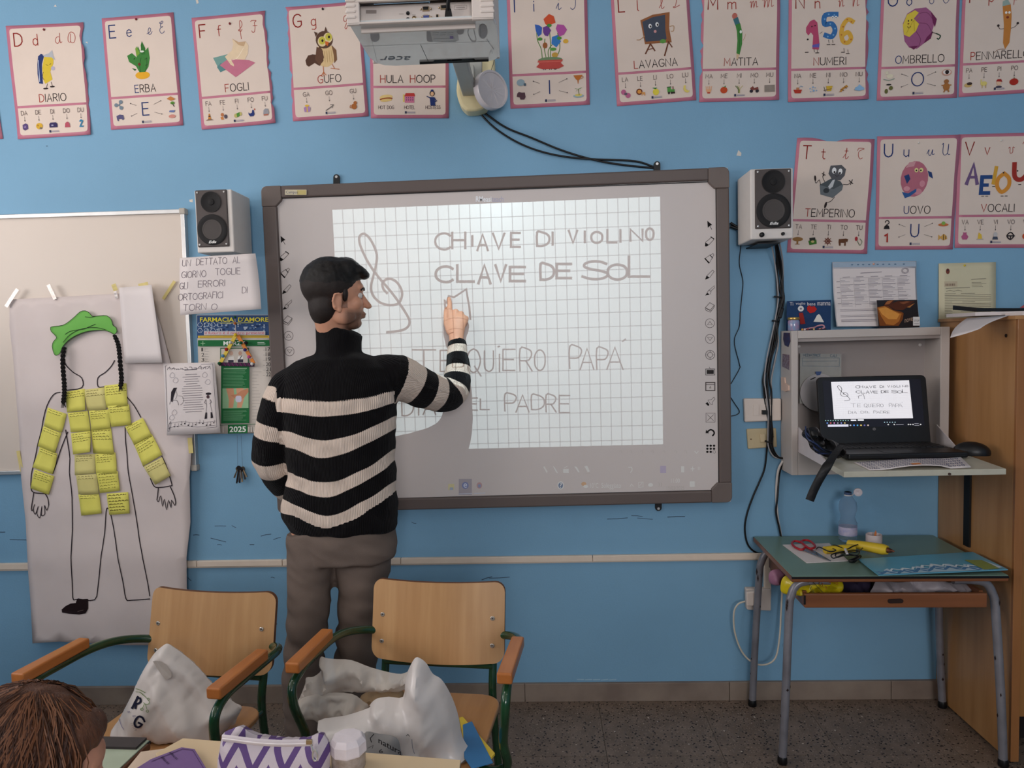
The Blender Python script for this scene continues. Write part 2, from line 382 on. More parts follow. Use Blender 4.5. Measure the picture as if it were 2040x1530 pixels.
def link_mesh(name, me, m, parent=None, loc=True, **k):
    off = woff(parent)
    if off.length > 0: me.transform(Matrix.Translation(-off))
    me.materials.clear()
    for x in (m if isinstance(m, list) else [m]): me.materials.append(x)
    o = bpy.data.objects.new(name, me); COL.objects.link(o); o.parent = parent
    return tag(o, **k)
# ================================================================ room shell
XL, XR, YR, ZC = -3.3, 2.75, -6.0, 3.15
M_wall = mat('blue_wall_paint', (122, 166, 196), .62, var=.06, vs=1.6, bump=.12, bs=140)
M_ceil = mat('ceiling_paint', (215, 212, 205), .8)
M_base = mat('marble_skirting', (150, 134, 120), .5, vs=6, rgb2=(120, 104, 94), bump=.05)
M_trim = mat('plastic_trunking', (222, 205, 188), .5, var=.03)
def terrazzo():
    m = mat('terrazzo', (104, 88, 76), .42, vs=14, rgb2=(126, 108, 95)); n = m.node_tree.nodes; L = m.node_tree.links
    b = n['Principled BSDF']; ramp = [x for x in n if x.type == 'VALTORGB'][0]
    tc = [x for x in n if x.type == 'TEX_COORD'][0]; prev = ramp.outputs[0]
    for sc_, thr, colr, sd in ((70, .30, (36, 28, 25), 0), (42, .22, (44, 34, 31), 5), (45, .14, (190, 176, 160), 9), (110, .30, (146, 126, 110), 3)):
        mp = n.new('ShaderNodeMapping'); mp.inputs['Location'].default_value = (sd, sd*1.3, 0); L.new(tc.outputs['Object'], mp.inputs[0])
        v = n.new('ShaderNodeTexVoronoi'); v.inputs['Scale'].default_value = sc_; v.inputs['Randomness'].default_value = 1; L.new(mp.outputs[0], v.inputs['Vector'])
        nz = n.new('ShaderNodeTexNoise'); nz.inputs['Scale'].default_value = sc_*.8; L.new(mp.outputs[0], nz.inputs['Vector'])
        ad = n.new('ShaderNodeMath'); ad.operation = 'MULTIPLY_ADD'; ad.inputs[1].default_value = .5; L.new(nz.outputs['Fac'], ad.inputs[0]); L.new(v.outputs['Distance'], ad.inputs[2])
        lt = n.new('ShaderNodeMath'); lt.operation = 'LESS_THAN'; lt.inputs[1].default_value = thr+.17; L.new(ad.outputs[0], lt.inputs[0])
        mx = n.new('ShaderNodeMix'); mx.data_type = 'RGBA'; mx.inputs[7].default_value = (*lin(colr), 1)
        L.new(lt.outputs[0], mx.inputs[0]); L.new(prev, mx.inputs[6]); prev = mx.outputs[2]
    L.new(prev, b.inputs['Base Color']); return m
M_terr = terrazzo()
g = G(); g.box((XL/2+XR/2, YR/2, -.06), (XR-XL+.4, -YR+.4, .1), mat('floor_bed', (60, 52, 46), .9)); floor = g.build('floor', kind='structure')
TS = .40; tm = None; x = XL
i0 = 0
for iy in range(6):
    for ix in range(16):
        x0 = XL+ix*TS-.1; y1 = -iy*TS-.0; 
        if x0 > XR: continue
        if tm is None:
            g = G(); g.box((0, 0, 0), (TS-.0015, TS-.0015, .011)); o = g.build('tile', M_terr, floor); tm = o.data
        else:
            o = bpy.data.objects.new('tile', tm); COL.objects.link(o); o.parent = floor
        o.location = (x0+TS/2, y1-TS/2, -.0055)
g = G(); g.box((XL/2+XR/2, (YR-2.4)/2, -.0055), (XR-XL+.2, -YR-2.4, .011)); g.build('tile', M_terr, floor)
g = G(); g.box((XL/2+XR/2, .1, ZC/2), (XR-XL+.4, .2, ZC+.1), M_wall); wall = g.build('wall_back', kind='structure')
g = G(); g.box((XR+.1, YR/2, ZC/2), (.2, -YR, ZC+.1), M_wall); g.build('wall_right', kind='structure')
g = G(); g.box((XL/2+XR/2, YR/2, ZC+.1), (XR-XL+.4, -YR+.4, .12), M_ceil); g.build('ceiling', kind='structure')
# left wall with two window openings, rear wall with one
g = G()
def wall_with_holes(g, fix, axis, a0, a1, holes, zs, ze, m):
    def bx(p0, p1, z0, z1):
        if p1-p0 < .01 or z1-z0 < .01: return
        c = ((p0+p1)/2, (z0+z1)/2)
        if axis == 'y': g.box((fix, c[0], c[1]), (.2, p1-p0, z1-z0), m)
        else: g.box((c[0], fix, c[1]), (p1-p0, .2, z1-z0), m)
    cur = a0
    for (h0, h1) in sorted(holes):
        bx(cur, h0, 0, ZC+.05); bx(h0, h1, 0, zs); bx(h0, h1, ze, ZC+.05); cur = h1
    bx(cur, a1, 0, ZC+.05)
wall_with_holes(g, XL-.1, 'y', YR, 0, [(-2.2, -.7), (-4.1, -2.6)], 1.2, 2.7, M_wall); g.build('wall_left', kind='structure')
g = G(); wall_with_holes(g, YR-.1, 'x', XL-.2, XR+.2, [(-.2, 1.4)], 1.2, 2.7, M_wall); g.build('wall_rear', kind='structure')
M_wf = mat('window_frame_white', (225, 225, 220), .5)
M_glass = mat('window_glass', (255, 255, 255), .02, var=0, trans=1)
for k, (c, ax, w) in enumerate((((XL-.12, -1.45, 1.95), 'y', 1.5), ((XL-.12, -3.35, 1.95), 'y', 1.5), ((.6, YR-.12, 1.95), 'x', 1.6))):
    g = G()
    def wb(p, z, sp, sz, g=g, c=c, ax=ax):
        g.box((c[0]+(p if ax == 'x' else 0), c[1]+(p if ax == 'y' else 0), c[2]+z), ((sp, .06, sz) if ax == 'x' else (.06, sp, sz)), M_wf)
    wb(0, .73, w, .05); wb(0, -.73, w, .05); wb(-w/2+.025, 0, .05, 1.5); wb(w/2-.025, 0, .05, 1.5); wb(0, 0, .06, 1.5)
    wo = g.build('window_%d' % (k+1), kind='structure', bev=.004)
for (lx_, ly_, p_) in LAMPS:
    t_ = thing('ceiling_lamp', 'long white ceiling lamp nearer the %s, above the frame' % ('window wall' if lx_ < 0 else 'cupboard'), 'lamp', (lx_, ly_, 3.09), 'ceiling lamps')
    g = G(); g.box((lx_, ly_, 3.072), (1.3, .36, .035)); g.build('lamp_housing', M_wf, t_, bev=.01)
# skirting: marble slabs
g = G(); zb = A(1000, 1359, 0).z
bs = G(); bs.box((XL/2+XR/2, -.004, zb/2), (XR-XL, .008, zb-.004), M_base); bb = bs.build('baseboard_back', kind='structure')
xs = [XL, -2.1, -1.45, -.72, A(1046, 1380).x, .72, 1.35, 2.0, XR]
for a, b_ in zip(xs[:-1], xs[1:]):
    g = G(); g.box(((a+b_)/2, -.012, zb/2), (b_-a-.002, .012, zb)); g.build('slab', M_base, bb, bev=.0015)
# cable trunking along the wall
g = G(); tz = lambda x: A(x, 1126-.0135*x, 0).z
tr = [(-160, 118), (118, 395), (395, 565), (565, 800), (800, 1180), (1180, 1522)]
tg = G(); tg.box((A(700, 1122).x, -.004, A(700, 1122).z), (A(1515, 1112).x-A(-150, 1112).x, .006, .018), M_trim); tro = tg.build('trim_1', kind='structure')
for a, b_ in tr:
    pa = A(a, 1127-.0138*a); pb = A(b_, 1127-.0138*b_); dz = .0125
    g = G(); g.hexa([pa+Vector((.001, 0, -dz)), pb+Vector((-.001, 0, -dz)), pb+Vector((-.001, 0, dz)), pa+Vector((.001, 0, dz))], [p+Vector((0, -.016, 0)) for p in (pa+Vector((.001, 0, -dz)), pb+Vector((-.001, 0, -dz)), pb+Vector((-.001, 0, dz)), pa+Vector((.001, 0, dz)))]); g.build('trunking_length', M_trim, tro, bev=.0025)
g = G(); pa = A(1527, 1105); pb = A(1527, 1190); g.hexa([Vector((pa.x-.013, 0, pa.z)), Vector((pa.x+.013, 0, pa.z)), Vector((pa.x+.013, 0, pb.z)), Vector((pa.x-.013, 0, pb.z))], [Vector((pa.x+s, -.017, z)) for s, z in ((-.013, pa.z), (.013, pa.z), (.013, pb.z), (-.013, pb.z))]); g.build('trunking_drop', M_trim, tro, bev=.0025)
# scuffs and chips on the wall paint
sm = Art(Wf(0), h0=.0003, dh=.00001); dk = mat('scuff_mark', (62, 82, 100), .8); lt = mat('chipped_paint', (214, 206, 196), .8)
for (x, y, l, s) in [(428, 1048, 22, 0), (462, 1047, 8, .5), (420, 1072, 30, .25), (385, 1066, 12, 0), (520, 1068, 20, -.2), (433, 1085, 9, .1), (498, 1085, 8, 0), (545, 1075, 14, -.3), (0, 1060, 10, 0), (20, 1075, 34, .02), (820, 1040, 9, .3), (1210, 1034, 40, -.06), (1258, 1027, 22, .1), (1330, 1030, 34, -.03), (960, 1155, 20, -.3), (975, 1152, 40, -.06), (1270, 1032, 30, .08), (540, 1150, 7, .2), (375, 1151, 6, 1), (548, 1243, 4, 0), (92, 291, 3, 0), (375, 1010, 4, 0)]:
    sm.line([(x, y), (x+l*.5, y+l*s*.5+rnd.uniform(-1, 1)), (x+l, y+l*s)], rnd.uniform(1.0, 1.8), dk)
for P in ([(1467, 310), (1471, 299), (1477, 305), (1476, 311)], [(107, 13), (111, 9), (113, 14)], [(390, 0), (394, -2), (396, 6), (392, 8)], [(377, 398), (384, 397), (384, 403), (378, 402)], [(170, 84), (174, 83), (175, 87)]):
    sm.poly(P, lt)
for x in range(1150, 1230, 16): sm.line([(x, 1354+rnd.uniform(-1, 1)), (x+13, 1353.5)], 2.2, mat('skirting_paint_line', (150, 185, 205), .7))
sm.build('paint_scuffs', parent=wall, fix=False)
# ================================================================ alphabet posters
M_pink = mat('poster_pink_border', (192, 118, 138), .45, var=.04, vs=12)
M_cream = mat('poster_paper', (222, 204, 191), .5, var=.02, vs=12)
RED, DKR, BLU, BLK = (165, 62, 52), (140, 38, 34), (38, 56, 110), (52, 42, 42)
def cursive(a, ch, cx, cy, h, c, w=.75):
    C = {'d': [[(3, 4.2), (1.6, 4.4), (.3, 3), (.2, 1), (1.4, 0), (2.6, 1), (3.2, 4), (3.4, 7), (3.2, 3), (3.6, .3), (4.6, 1)]],
         'D': [[(1.8, 6), (1.6, 3), (1.4, .4), (0, 1), (0, 4), (1.6, 7), (4, 6.4), (5, 3.4), (4, .2), (2.2, 0), (1.6, 1)]],
         'e': [[(-.5, .4), (2, 1.8), (2.4, 3.6), (1.4, 4.2), (.4, 2), (1, 0), (2.4, .2), (3.4, 1.6)]],
         'E': [[(1, 7.6), (.4, 6.8), (1.6, 6.2), (3, 7.4), (2, 8), (.8, 5), (1.6, 4), (2.4, 4.4), (1, 3.8), (0, 2), (1, 0), (2.8, .4), (3.4, 1.4)]],
         'f': [[(-.3, 1.6), (2.6, 5), (2.2, 8), (1.2, 8), (1, 4), (1.2, -4)], [(-.3, 2.4), (1.2, 1), (2.4, 2.6)]],
         'F': [[(0, 7), (1, 7.6), (4, 7.2), (2.6, 6), (2.8, 3), (2, 0), (.6, -.2), (.2, .8)], [(1.4, 4), (4.4, 3.8)]],
         'g': [[(3, 3.8), (1.6, 4.6), (.3, 3), (.6, 1.2), (2, .8), (3.2, 4), (3, -1), (1.8, -4), (.8, -3), (2.6, 0), (4.2, 2)]],
         'i': [[(-.5, .6), (1.2, 4), (1, .6), (1.8, 0), (3, 1)], [(1.5, 6), (1.7, 6.4)]], 'I': [[(0, .6), (1.4, -.4), (3, 1), (3.4, 5), (3, 7), (1, 6), (4, 6)]],
         'l': [[(-.5, .6), (1.8, 4.4), (2, 8), (1.2, 8), (1, 1), (1.8, 0), (3, 1)]], 'L': [[(.4, 6), (2.6, 8), (2.6, 5), (1.4, 1), (0, .6), (1, 0), (4.4, 1.4)]],
         'm': [[(0, 3.6), (.8, 4), (.8, 0), (1.8, 4), (2.6, 4), (2.6, 0), (3.6, 4), (4.4, 4), (4.4, .6), (5.4, 1)]], 'n': [[(0, 3.6), (.8, 4), (.8, 0), (1.8, 4), (2.8, 4), (2.8, .6), (3.8, 1)]],
         'o': [[(1.6, 4), (.2, 3), (.2, 1), (1.5, 0), (2.8, 1), (2.8, 3), (1.6, 4), (3.6, 3.4)]], 'O': [[(2, 7), (.2, 5), (.2, 2), (2, 0), (4, 2), (4, 5), (2, 7), (1, 5.4)]],
         'p': [[(0, 1), (1.2, 4), (1, -3)], [(1, 1), (2.4, 4), (3.6, 3), (3, .4), (1.4, .4)]],
         't': [[(-.5, .6), (1.6, 4), (1.6, 7), (1.2, .6), (2, 0), (3.2, 1.4)], [(.4, 5), (2.8, 5)]], 'T': [[(0, 5.4), (1, 7), (4.4, 6.6), (1.2, 5), (.8, 2), (2, 0), (3.6, .6)]],
         'u': [[(-.5, 1), (.8, 4), (.6, 1), (1.8, 0), (3.2, 4), (3, .8), (4.4, 1)]], 'U': [[(0, 7), (.8, 7.6), (.6, 2), (2, 0), (3.8, 2), (4, 7.4), (3.8, 1), (5.2, .6)]],
         'v': [[(0, 3.4), (.9, 4), (1, .6), (1.8, 0), (2.8, 1), (2.8, 4), (3.8, 3.6)]], 'V': [[(0, 6), (1.2, 7.6), (1.8, 4), (1.6, 0), (3.6, 3), (4, 7), (3, 6)]]}[ch]
    k = h/8
    for q in C: a.line([(cx+x*k, cy-y*k) for x, y in q], w, c, sm=4, step=False)
def F_(*a): return list(a)
# main pictures in poster units (0..100 wide, 0..143 tall)
PIC = {
'D': F_(('p', [(38, 40), (42, 37), (46, 39), (42, 50), (41, 62), (41, 75), (36, 74), (35, 62), (36, 50)], (44, 58, 110)), ('p', [(46, 40), (58, 40), (57, 50), (52, 60), (54, 70), (44, 75), (42, 70), (42, 55)], (214, 186, 60)),
        ('p', [(44, 39), (52, 37), (57, 33), (58, 40), (60, 46), (55, 42), (46, 41)], (178, 180, 186)), ('e', 56, 56, 2.6, 2.6, (178, 172, 196)), ('l', [(47, 75), (45, 80)], .6, BLK), ('l', [(52, 73), (53, 78)], .6, BLK), ('e', 44, 81, 3.4, 1, BLK), ('e', 53, 79, 3.2, 1, BLK), ('l', [(47, 51), (50, 52)], .5, BLK), ('l', [(52, 51), (54, 50)], .5, BLK), ('s', [(43, 60), (41, 66), (43, 70)], .5, BLK), ('l', [(38, 45), (37, 72)], .8, (190, 200, 220))),
'E': F_(('e', 50, 76, 10, 5, (226, 168, 48)), ('p', [(38, 47), (44, 53), (44, 45), (47, 39), (50, 47), (53, 33), (57, 45), (61, 41), (62, 55), (59, 66), (54, 72), (46, 72), (42, 64), (33, 58), (31, 50)], (66, 128, 62)), ('p', [(44, 52), (43, 42), (45, 39), (49, 48)], (120, 160, 62)), ('p', [(51, 50), (51, 38), (53, 33), (57, 42), (56, 50)], (52, 112, 52)), ('e', 52, 46, 3, 1.2, (220, 224, 210)), ('e', 47, 62, 1.8, 2, (120, 40, 40)), ('p', [(36, 66), (42, 68), (40, 70)], (52, 100, 52)), ('l', [(55, 56), (58, 55)], .5, BLK), ('l', [(55, 64), (58, 63)], .5, BLK), ('l', [(40, 55), (41, 54)], 1, BLK), ('s', [(48, 72), (47, 64), (50, 54)], .5, (40, 84, 44)), ('s', [(54, 72), (57, 64), (58, 54)], .5, (40, 84, 44))),
'F': F_(('p', [(24, 53), (44, 50), (44, 66), (32, 72)], (118, 158, 152)), ('p', [(28, 65), (34, 60), (44, 68), (32, 72)], (92, 136, 138)), ('p', [(32, 63), (44, 56), (72, 60), (80, 64), (52, 80)], (196, 118, 140)), ('c', (40, 53), (50, 46), (53, 36), (52, 31), (62, 36), (70, 36), (73, 46), (68, 56), (62, 64), (54, 68), (46, 62)) and ('p', [(40, 53), (50, 46), (53, 38), (52, 31), (60, 36), (70, 36), (73, 42), (71, 52), (64, 62), (56, 69), (47, 64)], (228, 204, 172)), ('p', [(52, 31), (60, 36), (70, 36), (67, 42), (60, 40)], (200, 168, 134)), ('s', [(46, 58), (56, 56), (66, 44)], .6, (244, 228, 206))),
'G': F_(('e', 49, 63, 13, 15, (218, 188, 140)), ('p', [(22, 68), (26, 62), (32, 61), (38, 62), (42, 50), (46, 58), (46, 70), (40, 76), (34, 72), (26, 76), (23, 74)], (88, 62, 50)), ('c', (40, 50), (47, 56), (47, 68), (42, 76), (36, 70), (36, 58)) and ('p', [(38, 52), (45, 55), (47, 66), (41, 76), (35, 68)], (104, 74, 58)), ('p', [(58, 51), (64, 58), (64, 70), (60, 74), (60, 64)], (126, 92, 66)), ('e', 49, 44, 11.5, 11, (92, 66, 54)), ('e', 46, 46, 6, 6.4, (224, 204, 160)), ('e', 54, 42, 6, 6.4, (224, 204, 160)), ('e', 46, 45, 4.4, 4.8, (196, 186, 74)), ('e', 55, 41, 4.4, 4.8, (196, 186, 74)), ('e', 46.5, 45, 1.5, 1.7, BLK), ('e', 55.5, 41, 1.5, 1.7, BLK), ('p', [(50, 46), (55, 47), (53, 52), (50, 50)], (204, 104, 50)), ('p', [(38, 40), (36, 33), (41, 35)], (92, 66, 54)), ('p', [(50, 33), (52, 28), (54, 34)], (92, 66, 54)), ('l', [(45, 77), (45, 84), (42, 88)], .9, (190, 108, 60)), ('l', [(45, 84), (45, 89)], .8, (190, 108, 60)), ('l', [(45, 84), (48, 88)], .8, (190, 108, 60)), ('l', [(57, 75), (60, 81), (66, 82)], .8, (190, 108, 60)), ('l', [(60, 81), (55, 80)], .8, (190, 108, 60)), *[('l', [(48+i*3, 58), (48+i*3.2, 72)], .35, (170, 138, 92)) for i in range(4)]),
'I': F_(*[('s', q, .9, (84, 128, 56)) for q in ([(42, 83), (41, 72), (37, 62), (36, 52)], [(47, 84), (45, 72), (46, 60)], [(52, 84), (53, 70), (52, 50), (51, 40)], [(59, 84), (64, 74), (64, 62), (62, 54)], [(50, 84), (50, 74), (56, 66)])], ('p', [(47, 42), (45, 36), (52, 30), (58, 33), (60, 41), (54, 43), (52, 46)], (206, 84, 52)), ('p', [(35, 50), (34, 42), (39, 43), (43, 46), (42, 54), (38, 57)], (60, 98, 176)), ('p', [(44, 52), (44, 46), (50, 44), (54, 50), (50, 57), (46, 56)], (108, 66, 140)), ('p', [(60, 48), (62, 43), (70, 44), (74, 50), (70, 56), (64, 58)], (176, 84, 156)), ('p', [(54, 66), (55, 58), (62, 56), (66, 64), (60, 71)], (58, 120, 186)), ('e', 46, 68, 3, 3.6, (150, 92, 54)), ('e', 72, 64, 3.4, 2.6, (218, 170, 66)), ('e', 40, 60, 3, 2, (76, 140, 62)), ('e', 64, 60, 3, 2, (76, 140, 62)), ('e', 52, 44, 3, 2, (76, 140, 62)), ('e', 56, 73, 4, 2, (90, 150, 70)), ('e', 58, 80, 4, 3, (190, 150, 70)), ('e', 52, 85.5, 15, 3.2, (112, 136, 100)), ('p', [(36, 86), (68, 86), (65, 90), (69, 94), (62, 97), (42, 97), (34, 94), (38, 90)], (188, 78, 72)), ('l', [(36, 88), (67, 88)], .8, (212, 112, 100))),
'L': F_(('p', [(36, 38), (52, 32), (74, 30), (72, 50), (74, 68), (40, 68)], (150, 96, 62)), ('p', [(38.5, 40), (52, 35), (68, 33), (67, 52), (68, 65), (41, 65)], (72, 78, 92)), ('e', 48, 46, 2.2, 2.8, (224, 224, 224)), ('e', 57, 44.5, 2.2, 2.8, (224, 224, 224)), ('e', 48.6, 46.5, 1, 1.4, BLK), ('e', 57.6, 45, 1, 1.4, BLK), ('e', 54, 53, 1.8, 1.8, (206, 150, 150)), ('e', 63, 66, 4, 2.6, (96, 150, 72)), ('l', [(47, 68), (40, 80)], 1.8, (112, 66, 48)), ('l', [(47, 68), (52, 77)], 1.6, (112, 66, 48)), ('l', [(44, 75), (50, 74)], 1, (112, 66, 48)), ('l', [(70, 67), (64, 84)], 1.8, (112, 66, 48)), ('l', [(70, 67), (74, 74)], 1.4, (112, 66, 48)), ('s', [(40, 58), (34, 62), (30, 62)], .9, (180, 140, 100)), ('s', [(73, 48), (78, 48), (77, 54), (74, 54)], .9, (180, 140, 100))),
'M': F_(('e', 43, 35, 3.4, 4, (188, 108, 96)), ('p', [(41, 39), (47, 36), (50, 45), (44, 47)], (66, 112, 122)), ('p', [(44, 46), (50, 44), (53, 56), (53, 70), (50, 84), (46, 82), (47, 66), (46, 54)], (72, 134, 66)), ('p', [(46, 82), (50, 84), (47, 92), (46, 88)], (214, 186, 150)), ('p', [(46.5, 89), (47.8, 89), (47, 92)], BLK), ('e', 51, 55, 1.5, 2, (224, 232, 220)), ('s', [(54, 66), (56, 62), (57, 58)], .6, (200, 160, 130)), ('s', [(48, 50), (50, 62), (49, 80)], .5, (50, 100, 52))),
'N': F_(('c',) and ('p', [(22, 56), (22, 50), (27, 42), (32, 40), (36, 44), (39, 72), (38, 78), (30, 77), (31, 60), (28, 56), (25, 60)], (186, 78, 110)), ('p', [(30, 72), (39, 70), (38.6, 75), (30, 75)], (104, 96, 176)), ('s', [(60, 34), (46, 35), (45, 46), (54, 46), (58, 54), (54, 62), (46, 60)], 6.2, (58, 112, 172)), ('s', [(80, 44), (74, 41), (68, 48), (66, 58), (68, 68), (74, 70), (78, 64), (74, 57), (68, 60)], 5.4, (222, 172, 70)), *[('e', x, y, 1, 1, (190, 110, 50)) for x, y in ((73, 41), (68, 50), (66, 60), (70, 69), (78, 66), (78, 44))], *[('e', x, y, 1.1, 1.1, (120, 170, 214)) for x, y in ((57, 35), (50, 34), (45, 40), (52, 46), (58, 52), (56, 60), (49, 62))], ('e', 55, 38, 1.4, 2, (240, 240, 240)), ('e', 59, 38, 1.4, 2, (240, 240, 240)), ('e', 55, 38.4, .6, .9, BLK), ('e', 59, 38.4, .6, .9, BLK), *[('l', [(x, y), (x+4, y)], .9, BLK) for x, y in ((21, 81), (34, 82), (48, 72), (54, 72), (66, 82), (72, 84))], *[('l', [(x, y), (x+.5, y+4)], .5, BLK) for x, y in ((32, 77), (36, 78), (50, 66), (55, 66), (69, 77), (74, 79))], ('l', [(39, 58), (42, 56)], .5, BLK), ('e', 29, 49, .7, .9, BLK), ('e', 33, 48, .7, .9, BLK), ('e', 24, 65, 1.2, 1, BLK)),
'O': F_(('p', [(30, 58), (29, 48), (34, 36), (44, 30), (58, 29), (64, 34), (70, 42), (68, 54), (64, 66), (56, 74), (48, 80), (38, 78), (32, 70)], (158, 92, 132)), ('p', [(29, 50), (34, 37), (44, 32), (50, 36), (50, 48), (46, 58), (38, 65), (31, 62)], (224, 198, 72)), ('s', [(50, 36), (60, 36), (68, 46)], .7, (120, 60, 96)), ('s', [(50, 48), (60, 50), (66, 60)], .7, (120, 60, 96)), ('s', [(46, 58), (52, 68), (50, 78)], .7, (120, 60, 96)), ('p', [(64, 34), (72, 44), (70, 54), (67, 48)], (112, 44, 84)), ('p', [(68, 58), (65, 68), (56, 74), (60, 66)], (112, 44, 84)), ('p', [(50, 76), (44, 81), (38, 77)], (112, 44, 84)), ('l', [(66, 60), (72, 62)], .8, BLK), ('s', [(72, 62), (77, 65), (75, 69), (73, 68)], 1.4, (44, 70, 52)), ('e', 36, 45, .8, 1.1, BLK), ('e', 40, 44, .8, 1.1, BLK), ('e', 36, 48.5, 1.2, 1, (150, 90, 40)), ('s', [(35, 52), (37, 54), (39, 52)], .7, BLK), ('l', [(34, 60), (42, 45)], .4, (180, 150, 40)), ('l', [(44, 58), (43, 46)], .4, (180, 150, 40)), ('l', [(49, 40), (42, 46)], .4, (180, 150, 40))),
'P': F_(('p', [(50, 30), (60, 29), (62, 44), (62, 60), (61, 78), (56, 86), (53, 78), (53, 56)], (196, 128, 62)), ('p', [(50, 32), (50, 26), (56, 23), (60, 30)], (150, 170, 162)), ('e', 55, 40, 1.5, 1.6, (236, 236, 230)), ('e', 59, 40, 1.5, 1.6, (236, 236, 230)), ('e', 57, 46, 1.8, 1.6, (130, 60, 44)), ('s', [(53, 60), (48, 60), (46, 56)], .6, BLK), ('s', [(62, 60), (67, 58), (70, 54)], .6, BLK), ('e', 46, 56, 1.6, 1.6, BLK), ('e', 70, 54, 1.6, 1.6, BLK), ('s', [(56, 86), (48, 86), (42, 90)], .6, (120, 80, 60))),
'T': F_(('p', [(44, 44), (46, 34), (60, 33), (66, 38), (65, 46), (60, 52), (50, 52)], (92, 92, 96)), ('p', [(34, 58), (48, 50), (60, 53), (64, 58), (63, 64), (52, 74), (36, 70)], (112, 118, 122)), ('p', [(34, 58), (48, 50), (60, 53), (63, 57), (52, 63)], (84, 90, 94)), ('e', 43, 65, 3.8, 3.2, (62, 66, 70)), ('p', [(45, 60), (50, 52), (53, 51), (51, 60), (47, 63)], (206, 208, 210)), ('e', 51, 40, 2.8, 3.8, (236, 236, 236)), ('e', 59, 41, 2.6, 3.6, (236, 236, 236)), ('e', 51.5, 42, 1.2, 1.4, BLK), ('e', 58.6, 43, 1.2, 1.4, BLK), ('s', [(40, 54), (37, 48), (38, 45)], .7, BLK), ('s', [(64, 57), (70, 57), (73, 54)], .7, BLK), ('l', [(36, 44), (40, 46)], 1, BLK), ('l', [(38, 42), (38, 47)], 1, BLK), ('l', [(71, 52), (76, 56)], 1, BLK), ('l', [(75, 51), (73, 57)], 1, BLK), ('s', [(35, 58), (33, 52), (29, 56), (27, 50)], .7, BLK), ('e', 27.5, 50, 1.3, 3.6, BLK, -10), ('s', [(54, 73), (50, 78), (45, 80)], .7, BLK), ('e', 43.6, 83, 1.5, 4, BLK, 12), ('s', [(53, 46), (55, 47), (57, 46)], .6, BLK)),
'U': F_(('e', 47, 54, 17, 22.5, (182, 108, 124), 6), ('p', [(36, 40), (40, 33), (48, 32), (46, 38)], (206, 152, 158)), ('e', 38, 66, 4, 3, (214, 150, 160)), ('e', 57, 60, 3.4, 4, (206, 140, 152)), ('e', 52, 70, 5, 4, (204, 138, 150)), ('p', [(32, 70), (40, 72), (50, 66), (50, 70), (42, 76), (36, 78)], (52, 92, 150)), ('p', [(34, 50), (40, 48), (42, 54), (38, 60)], (44, 66, 116)), ('p', [(63, 44), (68, 46), (70, 54), (65, 51)], (44, 66, 116)), ('e', 49, 43, 2.4, 2.8, (226, 216, 150)), ('e', 55, 43, 2.4, 2.8, (226, 216, 150)), ('e', 49, 43.4, 1, 1.2, BLK), ('e', 54.5, 43.4, 1, 1.2, BLK)),
'V': F_(('l', [(12, 62), (20, 38), (25, 62)], 4.6, (112, 88, 128)), ('l', [(15, 54), (24, 54)], 3.4, (112, 88, 128)), ('l', [(42, 54), (31, 54), (30, 74), (40, 74)], 4.8, (44, 74, 128)), ('l', [(30, 64), (38, 64)], 4.2, (44, 74, 128)), ('l', [(48, 42), (45, 62)], 4.4, (210, 160, 62)), ('s', [(58, 50), (51, 56), (50, 66), (56, 73), (64, 66), (64, 56), (58, 50)], 4.8, (212, 142, 56)), ('s', [(70, 38), (71, 54), (78, 58), (85, 52), (88, 40)], 5.6, (158, 52, 44)), *[('l', [(x, y), (x+3, y)], .8, BLK) for x, y in ((31, 78), (36, 78), (44, 66), (55, 78), (60, 78), (76, 64))], ('e', 57, 49, 1, 1, BLK), ('e', 74, 47, .9, .9, BLK)),
'H': [],
}
K_ = lambda *c: c
